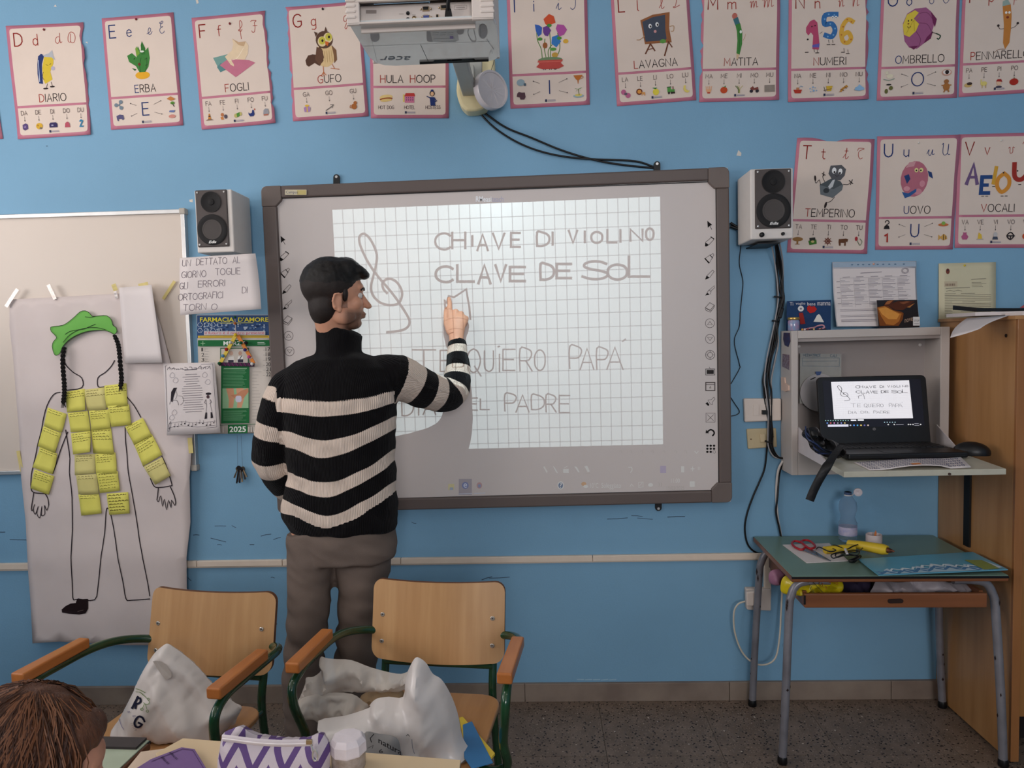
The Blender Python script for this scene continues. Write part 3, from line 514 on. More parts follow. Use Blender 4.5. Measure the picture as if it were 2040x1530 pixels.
SM = {   # small pictures: list of (shape list in units around 0,0)
'cube': [('p', [(-4, -3), (1, -5), (4, -3), (4, 3), (-1, 5), (-4, 3)], (92, 74, 120)), ('e', -.5, 0, 1.6, 1.6, (140, 120, 166))],
'gold': [('e', 0, 0, 5, 4.4, (214, 170, 60)), ('e', 2, 3, 2, 1.4, (120, 110, 96)), ('e', -2, -1, 1.6, 1.2, (180, 130, 50))],
'sofa': [('p', [(-6, -2), (-4, -4), (4, -4), (6, -2), (6, 3), (-6, 3)], (58, 50, 92)), ('r', -3, -1, 0, 1, (160, 156, 180))],
'jug': [('p', [(-3, -2), (0, -4), (3, -2), (4, 4), (-4, 4)], (180, 84, 100))], 'two': [('l', [(-2, -3.4), (0, -5), (2, -3.4), (-2, 4), (2.6, 4)], 1.9, (52, 128, 168))],
'fan': [('e', -4, 0, 2.8, 2.6, (120, 134, 146)), ('e', 3, -4, 2.8, 2.6, (120, 134, 146)), ('e', 3, 4, 2.8, 2.6, (120, 134, 146)), ('l', [(-4, 0), (0, 0), (3, -4)], 1.6, (120, 134, 146)), ('l', [(0, 0), (3, 4)], 1.6, (120, 134, 146))],
'eleph': [('p', [(-5, -2), (0, -4), (5, -3), (6, 2), (4, 4), (2, 2), (-2, 2), (-2, 5), (-4, 4)], (92, 88, 124))], 'elf': [('p', [(-6, -3), (0, -6), (7, -2), (0, 0)], (196, 128, 70)), ('e', 2, 3, 3, 2, (92, 140, 60)), ('l', [(2, 4), (4, 8)], 1, BLK)],
'erase': [('p', [(-3, -4), (5, -4), (3, -1), (-4, -2)], (104, 120, 170)), ('e', 0, 4, 5, 2.4, (206, 140, 128))],
'light': [('p', [(-1, -5), (1, -5), (2.4, 3), (-2.4, 3)], (196, 130, 62)), ('r', -1.6, -2, 1.6, -.6, (60, 52, 50)), ('p', [(-6, 4.5), (-2, 2.4), (2, 2.4), (6, 4.5)], (140, 108, 88))],
'party': [('e', -2, -2, 2.4, 2.6, (190, 120, 80)), ('e', 3, 1, 2.6, 3, (90, 80, 92)), ('p', [(-5, 1), (-1, 1), (0, 5), (-4, 5)], (206, 130, 70))],
'spool': [('e', -3, 1, 2.6, 3, (190, 178, 110)), ('p', [(-2, -2), (3, -3.6), (4, 1), (-1, 3.4)], (84, 140, 62)), ('e', 4.4, -1, 1.6, 2.6, (190, 178, 110))],
'seal': [('p', [(-5, -2), (-3, 0), (0, -1), (1, -5), (3, -5), (4, 1), (2, 4), (-3, 4), (-5, 1)], (44, 58, 116)), ('e', 4.6, -5.6, 1, 1, (190, 90, 70))],
'mush': [('p', [(-4, 3), (-3, -3), (0, -5), (4, -4), (5, 2), (3, 4)], (150, 150, 156)), ('r', -3.4, 3, 3.4, 5, (178, 110, 90))],
'gift': [('p', [(-5, -1), (0, -3), (5, -1), (4, 5), (-4, 5)], (168, 130, 176)), ('l', [(0, -3), (0, 5)], 1.4, (222, 180, 70)), ('e', 0, -3.6, 3, 1.4, (222, 180, 70))],
'nail': [('l', [(-6, 5), (4, -1)], 1, (110, 104, 100)), ('l', [(1, -3), (6, -2)], .8, (110, 104, 100)), ('l', [(3, 2), (5, -3)], .8, (110, 104, 100))],
'cat': [('e', 0, 2, 4, 4, (172, 104, 56)), ('e', 2, -3, 2.6, 2.2, (172, 104, 56)), ('s', [(-3, 4), (-6, 3), (-5, 0)], 1, (172, 104, 56))],
'whale': [('e', 0, 0, 5.4, 4.4, (150, 170, 180)), ('r', 4, 1, 7, 4.4, (80, 100, 116))], 'hippo': [('p', [(-5, -3), (-3, -5), (1, -4), (5, -4), (6, 2), (4, 5), (-1, 5), (-2, 2), (-6, 1)], (92, 66, 74))],
'funnel': [('p', [(-6, -5), (6, -5), (3, 0), (.8, 1.6), (.4, 6), (-.4, 6), (-.8, 1.6), (-3, 0)], (190, 112, 50)), ('s', [(5, -4), (7, -2), (4, 0)], .7, (190, 112, 50))],
'isle': [('e', 0, 5, 7, 2.2, (150, 176, 184)), ('e', 0, 4, 5, 1.6, (214, 196, 110)), ('l', [(1, 4), (0, -4)], .9, (110, 120, 60)), *[('p', [(0, -4), (a, b), (a*.6, b*.4-2)], (70, 140, 70)) for a, b in ((-5, -5), (5, -6), (-4, 0), (4, -1))]],
'yarn': [('e', -3, -2, 3.6, 3.6, (186, 100, 138)), ('e', 3, 3, 3.6, 3.6, (186, 100, 138)), ('r', -2, -1, 2, 2.4, (104, 90, 104))], 'lion': [('e', -2, -1, 4.4, 4.4, (110, 54, 40)), ('e', -2, -1, 2.8, 2.8, (222, 152, 74)), ('p', [(1, 0), (6, 0), (6, 5), (4.6, 5), (4.6, 3), (2, 3), (1.6, 5), (1, 5)], (214, 152, 88))],
'lemon': [('e', 0, 1, 4.4, 4.6, (226, 208, 76)), ('p', [(-5, -5), (2, -5), (0, -2.6)], (70, 130, 60))], 'train': [('r', -5, -4, 0, 3, (88, 150, 74)), ('r', 0, -1, 5, 3, (88, 150, 74)), ('r', -5.4, -5, .6, -4, (60, 60, 60)), ('e', -3, 4, 1.6, 1.6, BLK), ('e', 1, 4, 1.6, 1.6, BLK), ('e', 4, 4, 1.4, 1.4, BLK), ('r', 2.4, -5, 3.6, -1, (120, 50, 40))],
'moon': [('p', [(-3, -5), (-4, 0), (-2, 4), (2, 5.6), (5, 3), (1, 2), (-1, -1), (0, -5)], (226, 206, 110))], 'hand': [('p', [(-3, 3), (-4, -1), (4, -1), (3, 3)], (228, 170, 128)), *[('l', [(x, 0), (x*1.3, -5)], 1, (228, 170, 128)) for x in (-3, -1, 1, 3)], ('r', -2, 3, 2, 5, (190, 70, 50))],
'apple': [('e', 0, .6, 5, 4.6, (196, 78, 44)), ('p', [(-4, -5), (0, -4), (3, -6), (2, -3)], (64, 130, 58))], 'grain': [*[('s', [(a, 5), (a*1.2, 0), (b, -5)], .8, c) for a, b, c in ((-1, -5, (84, 110, 60)), (0, 0, (190, 176, 110)), (1, 5, (190, 176, 110)), (0, -3, (120, 140, 70)))]],
'quad': [('e', -4, 3, 2.4, 2.4, (50, 48, 56)), ('e', 4, 3, 2.4, 2.4, (50, 48, 56)), ('p', [(-6, -1), (-2, -4), (0, -1), (5, -3), (6, 1), (-3, 2)], (130, 70, 62))], 'wallp': [('r', -7, -5, 7, 5, (148, 136, 126)), *[('l', [(-7, y), (7, y)], .3, (124, 112, 104)) for y in (-3, -1, 1, 3)]],
'ship': [('p', [(-6, 0), (6, 0), (4, 5), (-4, 5)], (184, 62, 46)), ('r', -2, -3, 2, 0, (190, 130, 90)), ('s', [(2, -3), (4, -5), (7, -4)], .8, (150, 170, 190))], 'snow': [*[('e', x, y, r, r, (140, 172, 206)) for x, y, r in ((-4, -1, 1), (0, -3, 1.2), (3, -2, .8), (1, 2, 1.5), (-3, 3, .9), (5, 2, .9), (-1, 0, .7))]],
'nest': [('p', [(-3, -4), (6, -4), (4, 3), (-2, 3)], (206, 170, 60)), ('l', [(-6, 2), (4, 0)], .8, (110, 60, 50)), ('l', [(-6, -3), (-4, 4)], .6, (70, 90, 60))], 'knot': [('p', [(-6, 5), (-3, 0), (4, -5), (6, -2), (0, 1), (-3, 5)], (186, 132, 60)), ('l', [(-4, 1), (0, 3)], .8, (120, 80, 40)), ('l', [(1, -2), (4, 0)], .8, (120, 80, 40))],
'cloud': [('p', [(-7, 3), (-5, -1), (-2, -2), (0, -5), (3, -2), (6, 0), (7, 3), (0, 4.4)], (140, 180, 214))], 'duck': [('e', 1, 1, 4.4, 3, (226, 216, 190)), ('e', -3, -3.4, 2, 2.2, (226, 216, 190)), ('s', [(-7, 5), (0, 6.6), (7, 4.6)], 1.1, (140, 156, 140))],
'olive': [('e', 3, 0, 2.6, 2.8, (104, 104, 58)), ('e', -3, 4, 2.2, 3.2, (104, 104, 58)), ('e', 0, -4.6, 3.4, 1, (40, 40, 40))], 'eye': [('e', 0, 0, 6.4, 4.4, (206, 158, 140)), ('e', 0, -.4, 5, 3, (228, 220, 214)), ('e', .4, -.4, 2.6, 2.8, (50, 38, 36))],
'bear': [('e', 0, 2, 4.4, 5, (170, 110, 58)), ('e', 0, -5, 3.2, 2.8, (160, 104, 60)), ('l', [(-6, 0), (6, 0)], 1.4, (170, 110, 58)), ('l', [(-2, 6), (-3, 8.6)], 1.8, (170, 110, 58)), ('l', [(2, 6), (3, 8.6)], 1.8, (170, 110, 58))],
'bread': [('e', -1, 1, 5.4, 3, (206, 172, 112)), ('e', 1, -1, 4, 2, (70, 54, 48))], 'sheep': [('e', 0, 0, 4.6, 3.2, (222, 204, 120)), ('r', -4.6, -6, -3, 0, (222, 204, 120)), ('l', [(-2, 2), (-2, 6)], 1, (190, 160, 90)), ('l', [(3, 2), (3, 6)], 1, (190, 160, 90))],
'pirate': [('e', 0, 0, 3.4, 3.8, (226, 190, 160)), ('p', [(-4, -2), (-2, -5), (3, -5), (5, -1)], (160, 48, 44)), ('e', 0, 6, 4.4, 1.6, (70, 64, 80))], 'tom': [('e', 0, 0, 6.2, 4.8, (170, 48, 38)), ('l', [(0, -5), (0, -6.4)], .8, (60, 110, 50))],
'table': [('e', 0, -2, 7.4, 3, (150, 110, 66)), ('r', -1.2, 0, 1.2, 5, (150, 110, 66)), ('l', [(-3, 5), (3, 5)], .8, (150, 110, 66))], 'phone': [('p', [(-6, 0), (5, -2), (6, 4), (-4, 6)], (70, 120, 50)), ('p', [(-5, -4), (3, -5), (4, -1), (-4, 0)], (50, 52, 48)), ('e', 0, 1, 2.4, 1.6, (200, 180, 120))],
'helm': [('s', [(3.6, 0), (0, 3.6), (-3.6, 0), (0, -3.6), (3.6, 0)], 1.2, (120, 62, 48)), *[('l', [(-5.6*math.cos(a), -5.6*math.sin(a)), (5.6*math.cos(a), 5.6*math.sin(a))], .8, (120, 62, 48)) for a in (0, .785, 1.57, 2.356)]],
'bull': [('p', [(-6, -3), (4, -4), (7, -3), (6, 1), (4, 0), (4, 6), (2, 6), (2, 2), (-3, 2), (-3, 6), (-5, 6), (-6, 1)], (104, 66, 44))], 'tulip': [('e', -3, -4, 2, 3, (170, 54, 62)), ('l', [(-2, -2), (2, 5)], .7, (80, 110, 70)), ('s', [(3, 5), (5, 0), (2, -4)], .8, (110, 130, 100))],
'hook': [('s', [(-2, -4), (-1, -6), (2, -6), (3, -3), (0, -1)], 1.2, (50, 48, 50)), ('p', [(-4, 5), (-3, 1), (0, -1), (3, 1), (4, 5)], (40, 38, 40))], 'one': [('l', [(-2, -3), (1, -5), (1, 5)], 2.4, (170, 52, 44))],
'ufo': [('e', 0, 1, 7, 2, (196, 112, 66)), ('e', 0, -1, 2.6, 2.4, (130, 170, 80))], 'fish': [('p', [(-6, -3), (-3, 0), (1, -4), (5, -1), (6, 3), (1, 5), (-3, 2), (-6, 5)], (206, 158, 84)), ('l', [(1, -3), (1, 4)], .9, (70, 56, 46)), ('l', [(4, -1), (4, 3)], .9, (70, 56, 46))],
'vase': [('p', [(-3, -5), (3, -5), (2, -3), (5, 1), (3, 5), (-3, 5), (-5, 1), (-2, -3)], (178, 92, 130))], 'candle': [('p', [(-2, -5), (2, -2), (3, 4), (-3, 4)], (222, 186, 70)), ('r', -5, 4, 5, 5, (180, 170, 150))], 'face': [('e', 0, -2, 3, 3.4, (190, 186, 186)), ('p', [(-4, 5), (-3, 1), (3, 1), (4, 5)], (70, 78, 96))],
'wheel': [('s', [(5, 0), (0, 5), (-5, 0), (0, -5), (5, 0)], 1.6, (44, 40, 44)), ('l', [(-4, 0), (4, 0)], 1.8, (44, 40, 44)), ('l', [(0, 0), (0, 4)], 1.4, (44, 40, 44))], 'hotdog': [('e', 0, -1, 7, 2.8, (226, 196, 130), -6), ('e', 0, .8, 7, 1.4, (150, 70, 40), -6), ('e', 0, 2.2, 6.4, 1.6, (222, 190, 120), -6)],
'hotel': [('r', -5, -2, 5, 5, (206, 120, 150)), ('p', [(-5.4, -2), (-4, -5.4), (5, -5.4), (6, -2)], (190, 62, 58)), ('r', -7, -4, -5.4, 4, (226, 200, 110)), *[('r', x, y, x+.9, y+1.2, (110, 70, 120)) for x in (-3.6, -1.4, .8, 3) for y in (-1, 1.4)]],
'host': [('e', 0, -4, 2.8, 3, (60, 44, 44)), ('e', 0, -3.6, 1.8, 2.2, (226, 180, 140)), ('p', [(-2.6, 0), (2.6, 0), (3.4, 9), (-1.8, 9)], (42, 56, 110)), ('l', [(-2, 1), (-5.6, -1)], .9, (42, 56, 110)), ('l', [(2.4, 1), (4.6, 4), (2.6, 5)], .9, (42, 56, 110)), ('e', 0, -7, 1.6, 1.2, (42, 56, 110))],
}
POST = [  # word, quad (TL TR BR BL), col, word colour, syllables/pics, ragged side
 ('D', 'DIARIO', [(12, 52), (167, 45), (183, 269), (37, 278)], ['DA', 'DE', 'DI', 'DO', 'DU'], ['cube', 'gold', 'sofa', 'jug', 'two'], 'r', 'showing a yellow diary, torn right edge, leftmost complete one'),
 ('E', 'ERBA', [(203, 37), (346, 25), (366, 250), (222, 259)], None, ['fan', 'eleph', 'elf', 'erase'], '', 'showing green grass sprouting from a yellow bulb'),
 ('F', 'FOGLI', [(382, 36), (529, 22), (551, 246), (403, 259)], ['FA', 'FE', 'FI', 'FO', 'FU'], ['light', 'party', 'spool', 'seal', 'mush'], 'r', 'showing loose paper sheets, wavy torn right edge'),
 ('G', 'GUFO', [(569, 15), (717, 3), (735, 232), (584, 242)], ['GA', 'GO', 'GU'], ['gift', 'nail', 'cat'], 'l', 'showing a brown owl'),
 ('H', 'HULA HOOP', [(736, 15), (894, 13), (894, 236), (739, 236)], None, ['hotdog', 'hotel', 'host'], '', 'with hot dog and hotel, half behind the projector'),
 ('I', 'IRIS', [(1009, -18), (1169, -24), (1175, 209), (1017, 217)], None, ['whale', 'hippo', 'funnel', 'isle'], '', 'showing a pot of iris flowers'),
 ('L', 'LAVAGNA', [(1216, -16), (1371, -26), (1387, 200), (1229, 212)], ['LA', 'LE', 'LI', 'LO', 'LU'], ['yarn', 'lion', 'lemon', 'train', 'moon'], '', 'showing a blackboard figure'),
 ('M', 'MATITA', [(1397, -22), (1554, -24), (1551, 200), (1392, 204)], ['MA', 'ME', 'MI', 'MO', 'MU'], ['hand', 'apple', 'grain', 'quad', 'wallp'], 'l', 'showing a bent green pencil'),
 ('N', 'NUMERI', [(1571, -24), (1731, -26), (1729, 199), (1569, 204)], ['NA', 'NE', 'NI', 'NO', 'NU'], ['ship', 'snow', 'nest', 'knot', 'cloud'], 'r', 'showing numbers one, five and six'),
 ('O', 'OMBRELLO', [(1756, -28), (1911, -34), (1906, 195), (1746, 201)], None, ['duck', 'olive', 'eye', 'bear'], '', 'showing a purple and yellow umbrella'),
 ('P', 'PENNARELLO', [(1918, -36), (2080, -40), (2066, 184), (1909, 194)], ['PA', 'PE', 'PI', 'PO', 'PU'], ['bread', 'sheep', 'pirate', 'tom', 'jug'], '', 'showing an orange felt pen, cut by the right frame edge'),
 ('T', 'TEMPERINO', [(1588, 274), (1742, 277), (1726, 506), (1567, 503)], ['TA', 'TE', 'TI', 'TO', 'TU'], ['table', 'phone', 'helm', 'bull', 'tulip'], 't', 'showing a grey sharpener figure, partly behind the right speaker'),
 ('U', 'UOVO', [(1747, 272), (1912, 269), (1897, 497), (1743, 498)], None, ['hook', 'one', 'ufo', 'fish'], '', 'showing a pink egg'),
 ('V', 'VOCALI', [(1909, 268), (2072, 264), (2060, 494), (1901, 494)], ['VA', 'VE', 'VI', 'VO', 'VU'], ['vase', 'candle', 'face', 'wheel', 'apple'], '', 'showing the five coloured vowels'),
 ('C', 'CASA', [(-168, 58), (-28, 52), (7, 277), (-138, 286)], ['CA', 'CO', 'CU'], ['hotel', 'gold', 'vase'], '', 'only its pink right border in view at the left frame edge'),
]
M_pin = mat('pin_plastic', (120, 28, 34), .3, var=0)
for (Lt, wd_, q, syl, pics, rag, desc) in POST:
    rr = random.Random(ord(Lt)); cv = {'r': .010, 'l': .008, 't': .009}.get(rag, .006); ph = rr.uniform(0, 6)
    curl = (lambda u, v, cv=cv, ph=ph: .0012+cv*abs(math.sin(v*2.6+ph))*(max(0, u-.55)**2*4+max(0, .3-u)**2*3)*(.6+.4*math.sin(v*9+ph))+cv*.5*max(0, v-.8)**2*8)
    f = quadf(q, 0, 100, 143, curl); f0 = lambda x, y, h=0, f=f: f(x, y, h)
    nx, ny = 10, 22; vs = []
    for j in range(ny+1):
        for i in range(nx+1):
            u = 100*i/nx; v = 143*j/ny
            if i == nx and 'r' in rag: u -= abs(noise.noise(Vector((v*.09, ord(Lt), 0))))*8*(1 if v < 118 else .2)
            if i == 0 and 'l' in rag: u += abs(noise.noise(Vector((v*.09, ord(Lt), 4))))*7*(1 if v < 122 else .2)
            if j == 0 and rag == 't': v += 5*math.exp(-((u-45)/12)**2)+rr.uniform(0, .6)
            vs.append(f(u, v, 0))
    fs = [(j*(nx+1)+i, j*(nx+1)+i+1, (j+1)*(nx+1)+i+1, (j+1)*(nx+1)+i) for j in range(ny) for i in range(nx)]
    gg = G(); gg.add(vs, fs)
    o = gg.build('alphabet_poster', M_pink, fix=False, solid=.0006, smooth=True)
    nm = wd_ if Lt != 'C' else None
    tag(o, ('alphabet poster '+(('of letter %s ' % Lt) if nm else '')+desc), 'poster', 'alphabet posters')
    a = Art(f, h0=.0009)
    def panel(x0, y0, x1, y1, cor):
        xi = [x0, x0+1.6, x0+4]+[x0+4+(x1-x0-8)*k/8 for k in range(1, 8)]+[x1-4, x1-1.6, x1]; yi = [y0, y0+1.6, y0+4]+[y0+4+(y1-y0-8)*k/10 for k in range(1, 10)]+[y1-4, y1-1.6, y1]
        vs = []
        for y in yi:
            for x in xi:
                X, Y_ = x, y
                for (cx, cy, k) in ((x0, y0, 0), (x1, y0, 1), (x1, y1, 2), (x0, y1, 3)):
                    if cor[k]:
                        if x == cx and abs(y-cy) < 1e-6: X = cx+(1.2 if cx == x0 else -1.2); Y_ = cy+(1.2 if cy == y0 else -1.2)
                        elif x == cx and abs(y-cy) < 2: X = cx+(.6 if cx == x0 else -.6)
                        elif abs(x-cx) < 2 and y == cy: Y_ = cy+(.6 if cy == y0 else -.6)
                if 'r' in rag and x > 92: X = min(X, 99-abs(noise.noise(Vector((y*.09, ord(Lt), 0))))*8*(1 if y < 118 else .2)+ (x-x1)*.2)
                vs.append(a.fn(X, Y_, a.h))
        n_ = len(xi); a.add(vs, [(j*n_+i, j*n_+i+1, (j+1)*n_+i+1, (j+1)*n_+i) for j in range(len(yi)-1) for i in range(n_-1)], M_cream)
    panel(4, 4, 96, 101, (1, 1, 0, 0)); panel(4, 104, 96, 138.5, (0, 0, 1, 1)); a.h += .0003
    vow = Lt in 'EIOU'; mc = BLU if vow else RED; dc = BLU if vow else DKR
    if Lt != 'C':
        x = a.word(Lt, 9, 26, 16, 1.5 if not vow else 1.5, dc, sx=1.0)
        a.word({'I': 'i'}.get(Lt, Lt.lower()) if Lt.lower() in GL else Lt, 33 if Lt != 'M' else 34, 26, 13, 1.1, mc)
        if Lt not in 'H':
            cursive(a, Lt.lower(), 62 if Lt != 'G' else 76, 25, 15, mc)
            if Lt not in 'GMNP': cursive(a, Lt, 79, 25, 15, mc)
            elif Lt != 'G': cursive(a, Lt.lower(), 78, 25, 20, mc)
        hw = 9.5; wid = sum(GL.get(c, (2.6,))[0]+1.25 for c in wd_)*hw/6
        sx_ = min(1.0, 76/wid) if Lt != 'T' else .98
        if Lt == 'H':
            a.word('HULA', 13, 97, 9.5, 1, BLK, c0=RED); a.word('HOOP', 51, 97, 9.5, 1, BLK, c0=RED)
        else: a.word(wd_, 52 if Lt not in 'TP' else 50, 97.5, hw, .95, BLK, sx=sx_, c0=mc, anchor='c')
        a.h += .00005; a.draw(PIC.get(Lt, []))
    GC = (90, 80, 80)
    if syl:
        n_ = len(syl); X = [12+i*19 for i in range(5)] if n_ == 5 else [20, 50, 82]
        for sx0, s_, p_ in zip(X, syl, pics):
            a.word(s_, sx0, 113, 5.2, .55, (96, 80, 78), anchor='c'); a.line([(sx0, 115), (sx0, 120)], .35, GC); a.poly([(sx0-.8, 119.6), (sx0+.8, 119.6), (sx0, 121.4)], GC)
            for q_ in SM[p_]:
                k = q_[0]; s9 = .9
                if k == 'e': a.ell(sx0+q_[1]*s9, 128+q_[2]*s9, q_[3]*s9, q_[4]*s9, q_[5], *(q_[6:]))
                elif k == 'r': a.rect(sx0+q_[1]*s9, 128+q_[2]*s9, sx0+q_[3]*s9, 128+q_[4]*s9, q_[5])
                elif k == 'p': a.poly([(sx0+x*s9, 128+y*s9) for x, y in q_[1]], q_[2])
                else: a.line([(sx0+x*s9, 128+y*s9) for x, y in q_[1]], q_[2]*s9, q_[3], sm=4 if k == 's' else 0)
    else:
        if Lt != 'H':
            if Lt == 'O': a.line([(50+7.5*math.cos(t*PI/10), 118+8.5*math.sin(t*PI/10)) for t in range(20)], 1.3, BLU, closed=True)
            else: a.word(Lt, 50, 127, 16, 1.4, BLU, anchor='c')
            for (x0, y0, x1, y1) in ((38, 114, 30, 111), (38, 124, 30, 127), (62, 114, 72, 110), (62, 124, 72, 127)):
                a.line([(x0, y0), (x1, y1)], .35, GC); a.ell(x1, y1, .7, .7, GC)
            XY = [(14, 112), (14, 128), (86, 111), (86, 127)]
        else:
            XY = [(20, 117), (50, 117), (79, 116)]
            for t_, x_ in (('HOT DOG', 20), ('HOTEL', 50), ('HOSTESS', 80)): a.word(t_, x_, 131, 4.2, .5, (96, 78, 76), anchor='c', gap=1, sx=.85)
        for (cx, cy), p_ in zip(XY, pics):
            for q_ in SM[p_]:
                k = q_[0]; s9 = .95 if Lt != 'H' else 1.2
                if k == 'e': a.ell(cx+q_[1]*s9, cy+q_[2]*s9, q_[3]*s9, q_[4]*s9, q_[5], *(q_[6:]))
                elif k == 'r': a.rect(cx+q_[1]*s9, cy+q_[2]*s9, cx+q_[3]*s9, cy+q_[4]*s9, q_[5])
                elif k == 'p': a.poly([(cx+x*s9, cy+y*s9) for x, y in q_[1]], q_[2])
                else: a.line([(cx+x*s9, cy+y*s9) for x, y in q_[1]], q_[2]*s9, q_[3], sm=4 if k == 's' else 0)
    a.rect(44, 134, 46.4, 137, (52, 60, 88)); a.line([(47.4, 134.8), (57, 134.8)], .35, (140, 140, 160)); a.line([(47.4, 136.2), (57, 136.2)], .7, (140, 140, 165))
    a.build('print', parent=o, fix=False)
    if Lt in 'DEFG':
        pp = f({'D': 49, 'E': 48, 'F': 51, 'G': 50}[Lt], {'D': 7, 'E': 5, 'F': 12, 'G': 6}[Lt], .003)
        g = G(); g.ball(pp, (.0045, .004, .0045), nu=10, nv=6); g.build('pin', M_pin if Lt != 'G' else mat('black_pin', (20, 20, 22), .3), o, smooth=True)
    if Lt in 'UV':
        pp = f({'U': 50, 'V': 52}[Lt], 9, .003); g = G(); g.ball(pp, (.004, .004, .004), nu=10, nv=6); g.build('pin', mat('white_pin', (220, 214, 206), .3), o, smooth=True)
# ================================================================ left whiteboard
M_wb = mat('whiteboard_surface', (214, 200, 188), .35, var=.015, vs=3)
M_alu = mat('brushed_aluminium', (198, 196, 194), .35, metal=.7, var=.05)
t = thing('whiteboard', 'plain white board in a thin aluminium frame at the left frame edge', 'whiteboard', A(100, 935, 0))
TL, TR, BR, BL = A(-160, 437, -.02), A(364, 421, -.02), A(388, 932, -.02), A(-160, 946, -.02)
x0, x1, zt, zb_ = TL.x, (TR.x+BR.x)/2, (TL.z+TR.z)/2, (BL.z+BR.z)/2
q = [TL, TR, BR, BL]
g = G(); g.hexa([p+Vector((0, .004, 0)) for p in q], [p+Vector((0, .018, 0)) for p in q]); g.build('writing_surface', M_wb, t)
def bar(name, a, b, w, d, m, par, Y=0, bev=.002, **k):
    """flat profile from a to b (on the wall plane), width w across, depth d towards the room"""
    t_ = (b-a).normalized(); n_ = Vector((t_.z, 0, -t_.x)); g = G()
    Q = [a-n_*w/2, b-n_*w/2, b+n_*w/2, a+n_*w/2]
    g.hexa([Vector((p.x, Y, p.z)) for p in Q], [Vector((p.x, Y-d, p.z)) for p in Q]); return g.build(name, m, par, bev=bev, **k)
bar('frame_rail', TL, TR, .016, .025, M_alu, t); bar('frame_rail', TR, BR, .016, .025, M_alu, t); bar('frame_rail', BL, BR, .016, .025, M_alu, t)
for p in (TR, BR): 
    g = G(); g.box((p.x, -.014, p.z), (.024, .03, .024)); g.build('corner_cap', mat('corner_cap_grey', (178, 170, 160), .5), t, bev=.004)
# ================================================================ interactive whiteboard
M_fr = mat('dark_grey_frame', (98, 86, 82), .45, var=.04, vs=4)
M_fr2 = mat('dark_grey_cap', (108, 96, 91), .42, var=.03)
M_blk = mat('black_plastic', (16, 15, 17), .4, var=0)
M_scr = mat('screen_white', (208, 198, 194), .38, var=.012, vs=2, spec=.35)
iw = thing('interactive_whiteboard', 'large white interactive board with dark grey frame and projected squared page', 'whiteboard', A(1000, 1010, 0))
YF = -.062
o4 = [A(519, 371, YF), A(1453, 332, YF), A(1459, 1001, YF), A(553, 1023, YF)]
i4 = [A(547, 394, YF), A(1428, 360, YF), A(1434, 978, YF), A(580, 1000, YF)]
YS = -.046
g = G(); g.hexa([Vector((p.x, YS, p.z)) for p in o4], [Vector((p.x, -.004, p.z)) for p in o4])
g.v = [Vector((v.x*.998+(-.0004), v.y, v.z)) for v in g.v]; g.build('screen_surface', M_scr, iw)
for k in range(4):
    a, b = o4[k], o4[(k+1) % 4]; ia, ib = i4[k], i4[(k+1) % 4]
    L_ = b-a; u_ = L_.normalized()*.075; iu = (ib-ia).normalized()
    qa = [a+u_, b-u_, ib-iu*.025, ia+iu*.025]
    q0 = [a+u_, b-u_, ib-iu*.02, ia+iu*.02]
    nrm = ((ia-a)-(ia-a).dot(L_.normalized())*L_.normalized())
    q0 = [a+u_, b-u_, b-u_+nrm, a+u_+nrm]
    g = G(); g.hexa([Vector((p.x, YF+.003, p.z)) for p in q0], [Vector((p.x, -.002, p.z)) for p in q0]); g.build('frame_bar', M_fr, iw, bev=.006, seg=3)
    # black gasket
    bar('gasket', ia+Vector((0, 0, 0)), ib, .0035, .004, M_blk, iw, Y=YS, bev=0)
for k in range(4):
    c = o4[k]; s1 = (o4[(k+1) % 4]-c).normalized(); s2 = (o4[k-1]-c).normalized(); cc = c+s1*.022+s2*.022
    W_ = .055
    P = []
    for i in range(7):
        an = i/6*PI/2; P.append(cc-s1*.022*math.cos(an)-s2*.022*math.sin(an))
    P = P+[c+s1*.077, c+s1*.077+s2*W_, c+s1*W_+s2*W_, c+s1*W_+s2*.077, c+s2*.077] if False else [c+s2*.077]+P+[c+s1*.077, c+s1*.077+s2*W_*.98, c+s1*W_*.98+s2*.077]
    g = G(); g.slab([Vector((p.x, YF, p.z)) for p in P], (0, .06, 0)); g.build('frame_corner', M_fr2, iw, bev=.003)
M_tab = mat('black_metal_tab', (22, 22, 24), .5, var=0)
for (x, y, y2, up) in ((670, 347, 372, 1), (1309, 321, 345, 1), (1312, 1018, 1000, 0)):
    a = A(x, y, -.01); b = A(x, y2, -.01); w = .0125; g = G(); P = []
    s = 1 if up else -1
    for i in range(9): an = PI*i/8; P.append(a+Vector((w*math.cos(an), 0, s*(w*math.sin(an)-w))))
    P += [Vector((b.x-w, b.y, b.z)), Vector((b.x+w, b.y, b.z))]
    g.slab(P, (0, .008, 0)); tb = g.build('hanging_tab', M_tab, iw)
    g = G(); g.lathe([(0, .002), (.005, .002), (.006, 0)], a+Vector((0, -.0005, -.010*s)), n=12, axis='y'); g.build('screw', M_alu, tb)
fS = Wf(YS)
IK = (48, 40, 40); IL = (92, 82, 80)
a = Art(fS, h0=.0003, dh=.00001)
def ic_arrow(x, y): a.poly([(x-4, y-10), (x+6, y-2), (x+1, y), (x-3, y+4)], BLKI); a.line([(x+1, y), (x+5, y+7)], 1, BLKI)
BLKI = (22, 18, 18)
def ic_pen(x, y, k=1): a.poly([(x-9, y+9), (x-8, y+1), (x-1, y+6), (x-5, y+9)], BLKI); a.line([(x-8, y+1), (x+4, y-9), (x+9, y-5), (x-1, y+6)], 1, IL); a.line([(x+3, y-10), (x+9, y-6)], 1.8, BLKI)
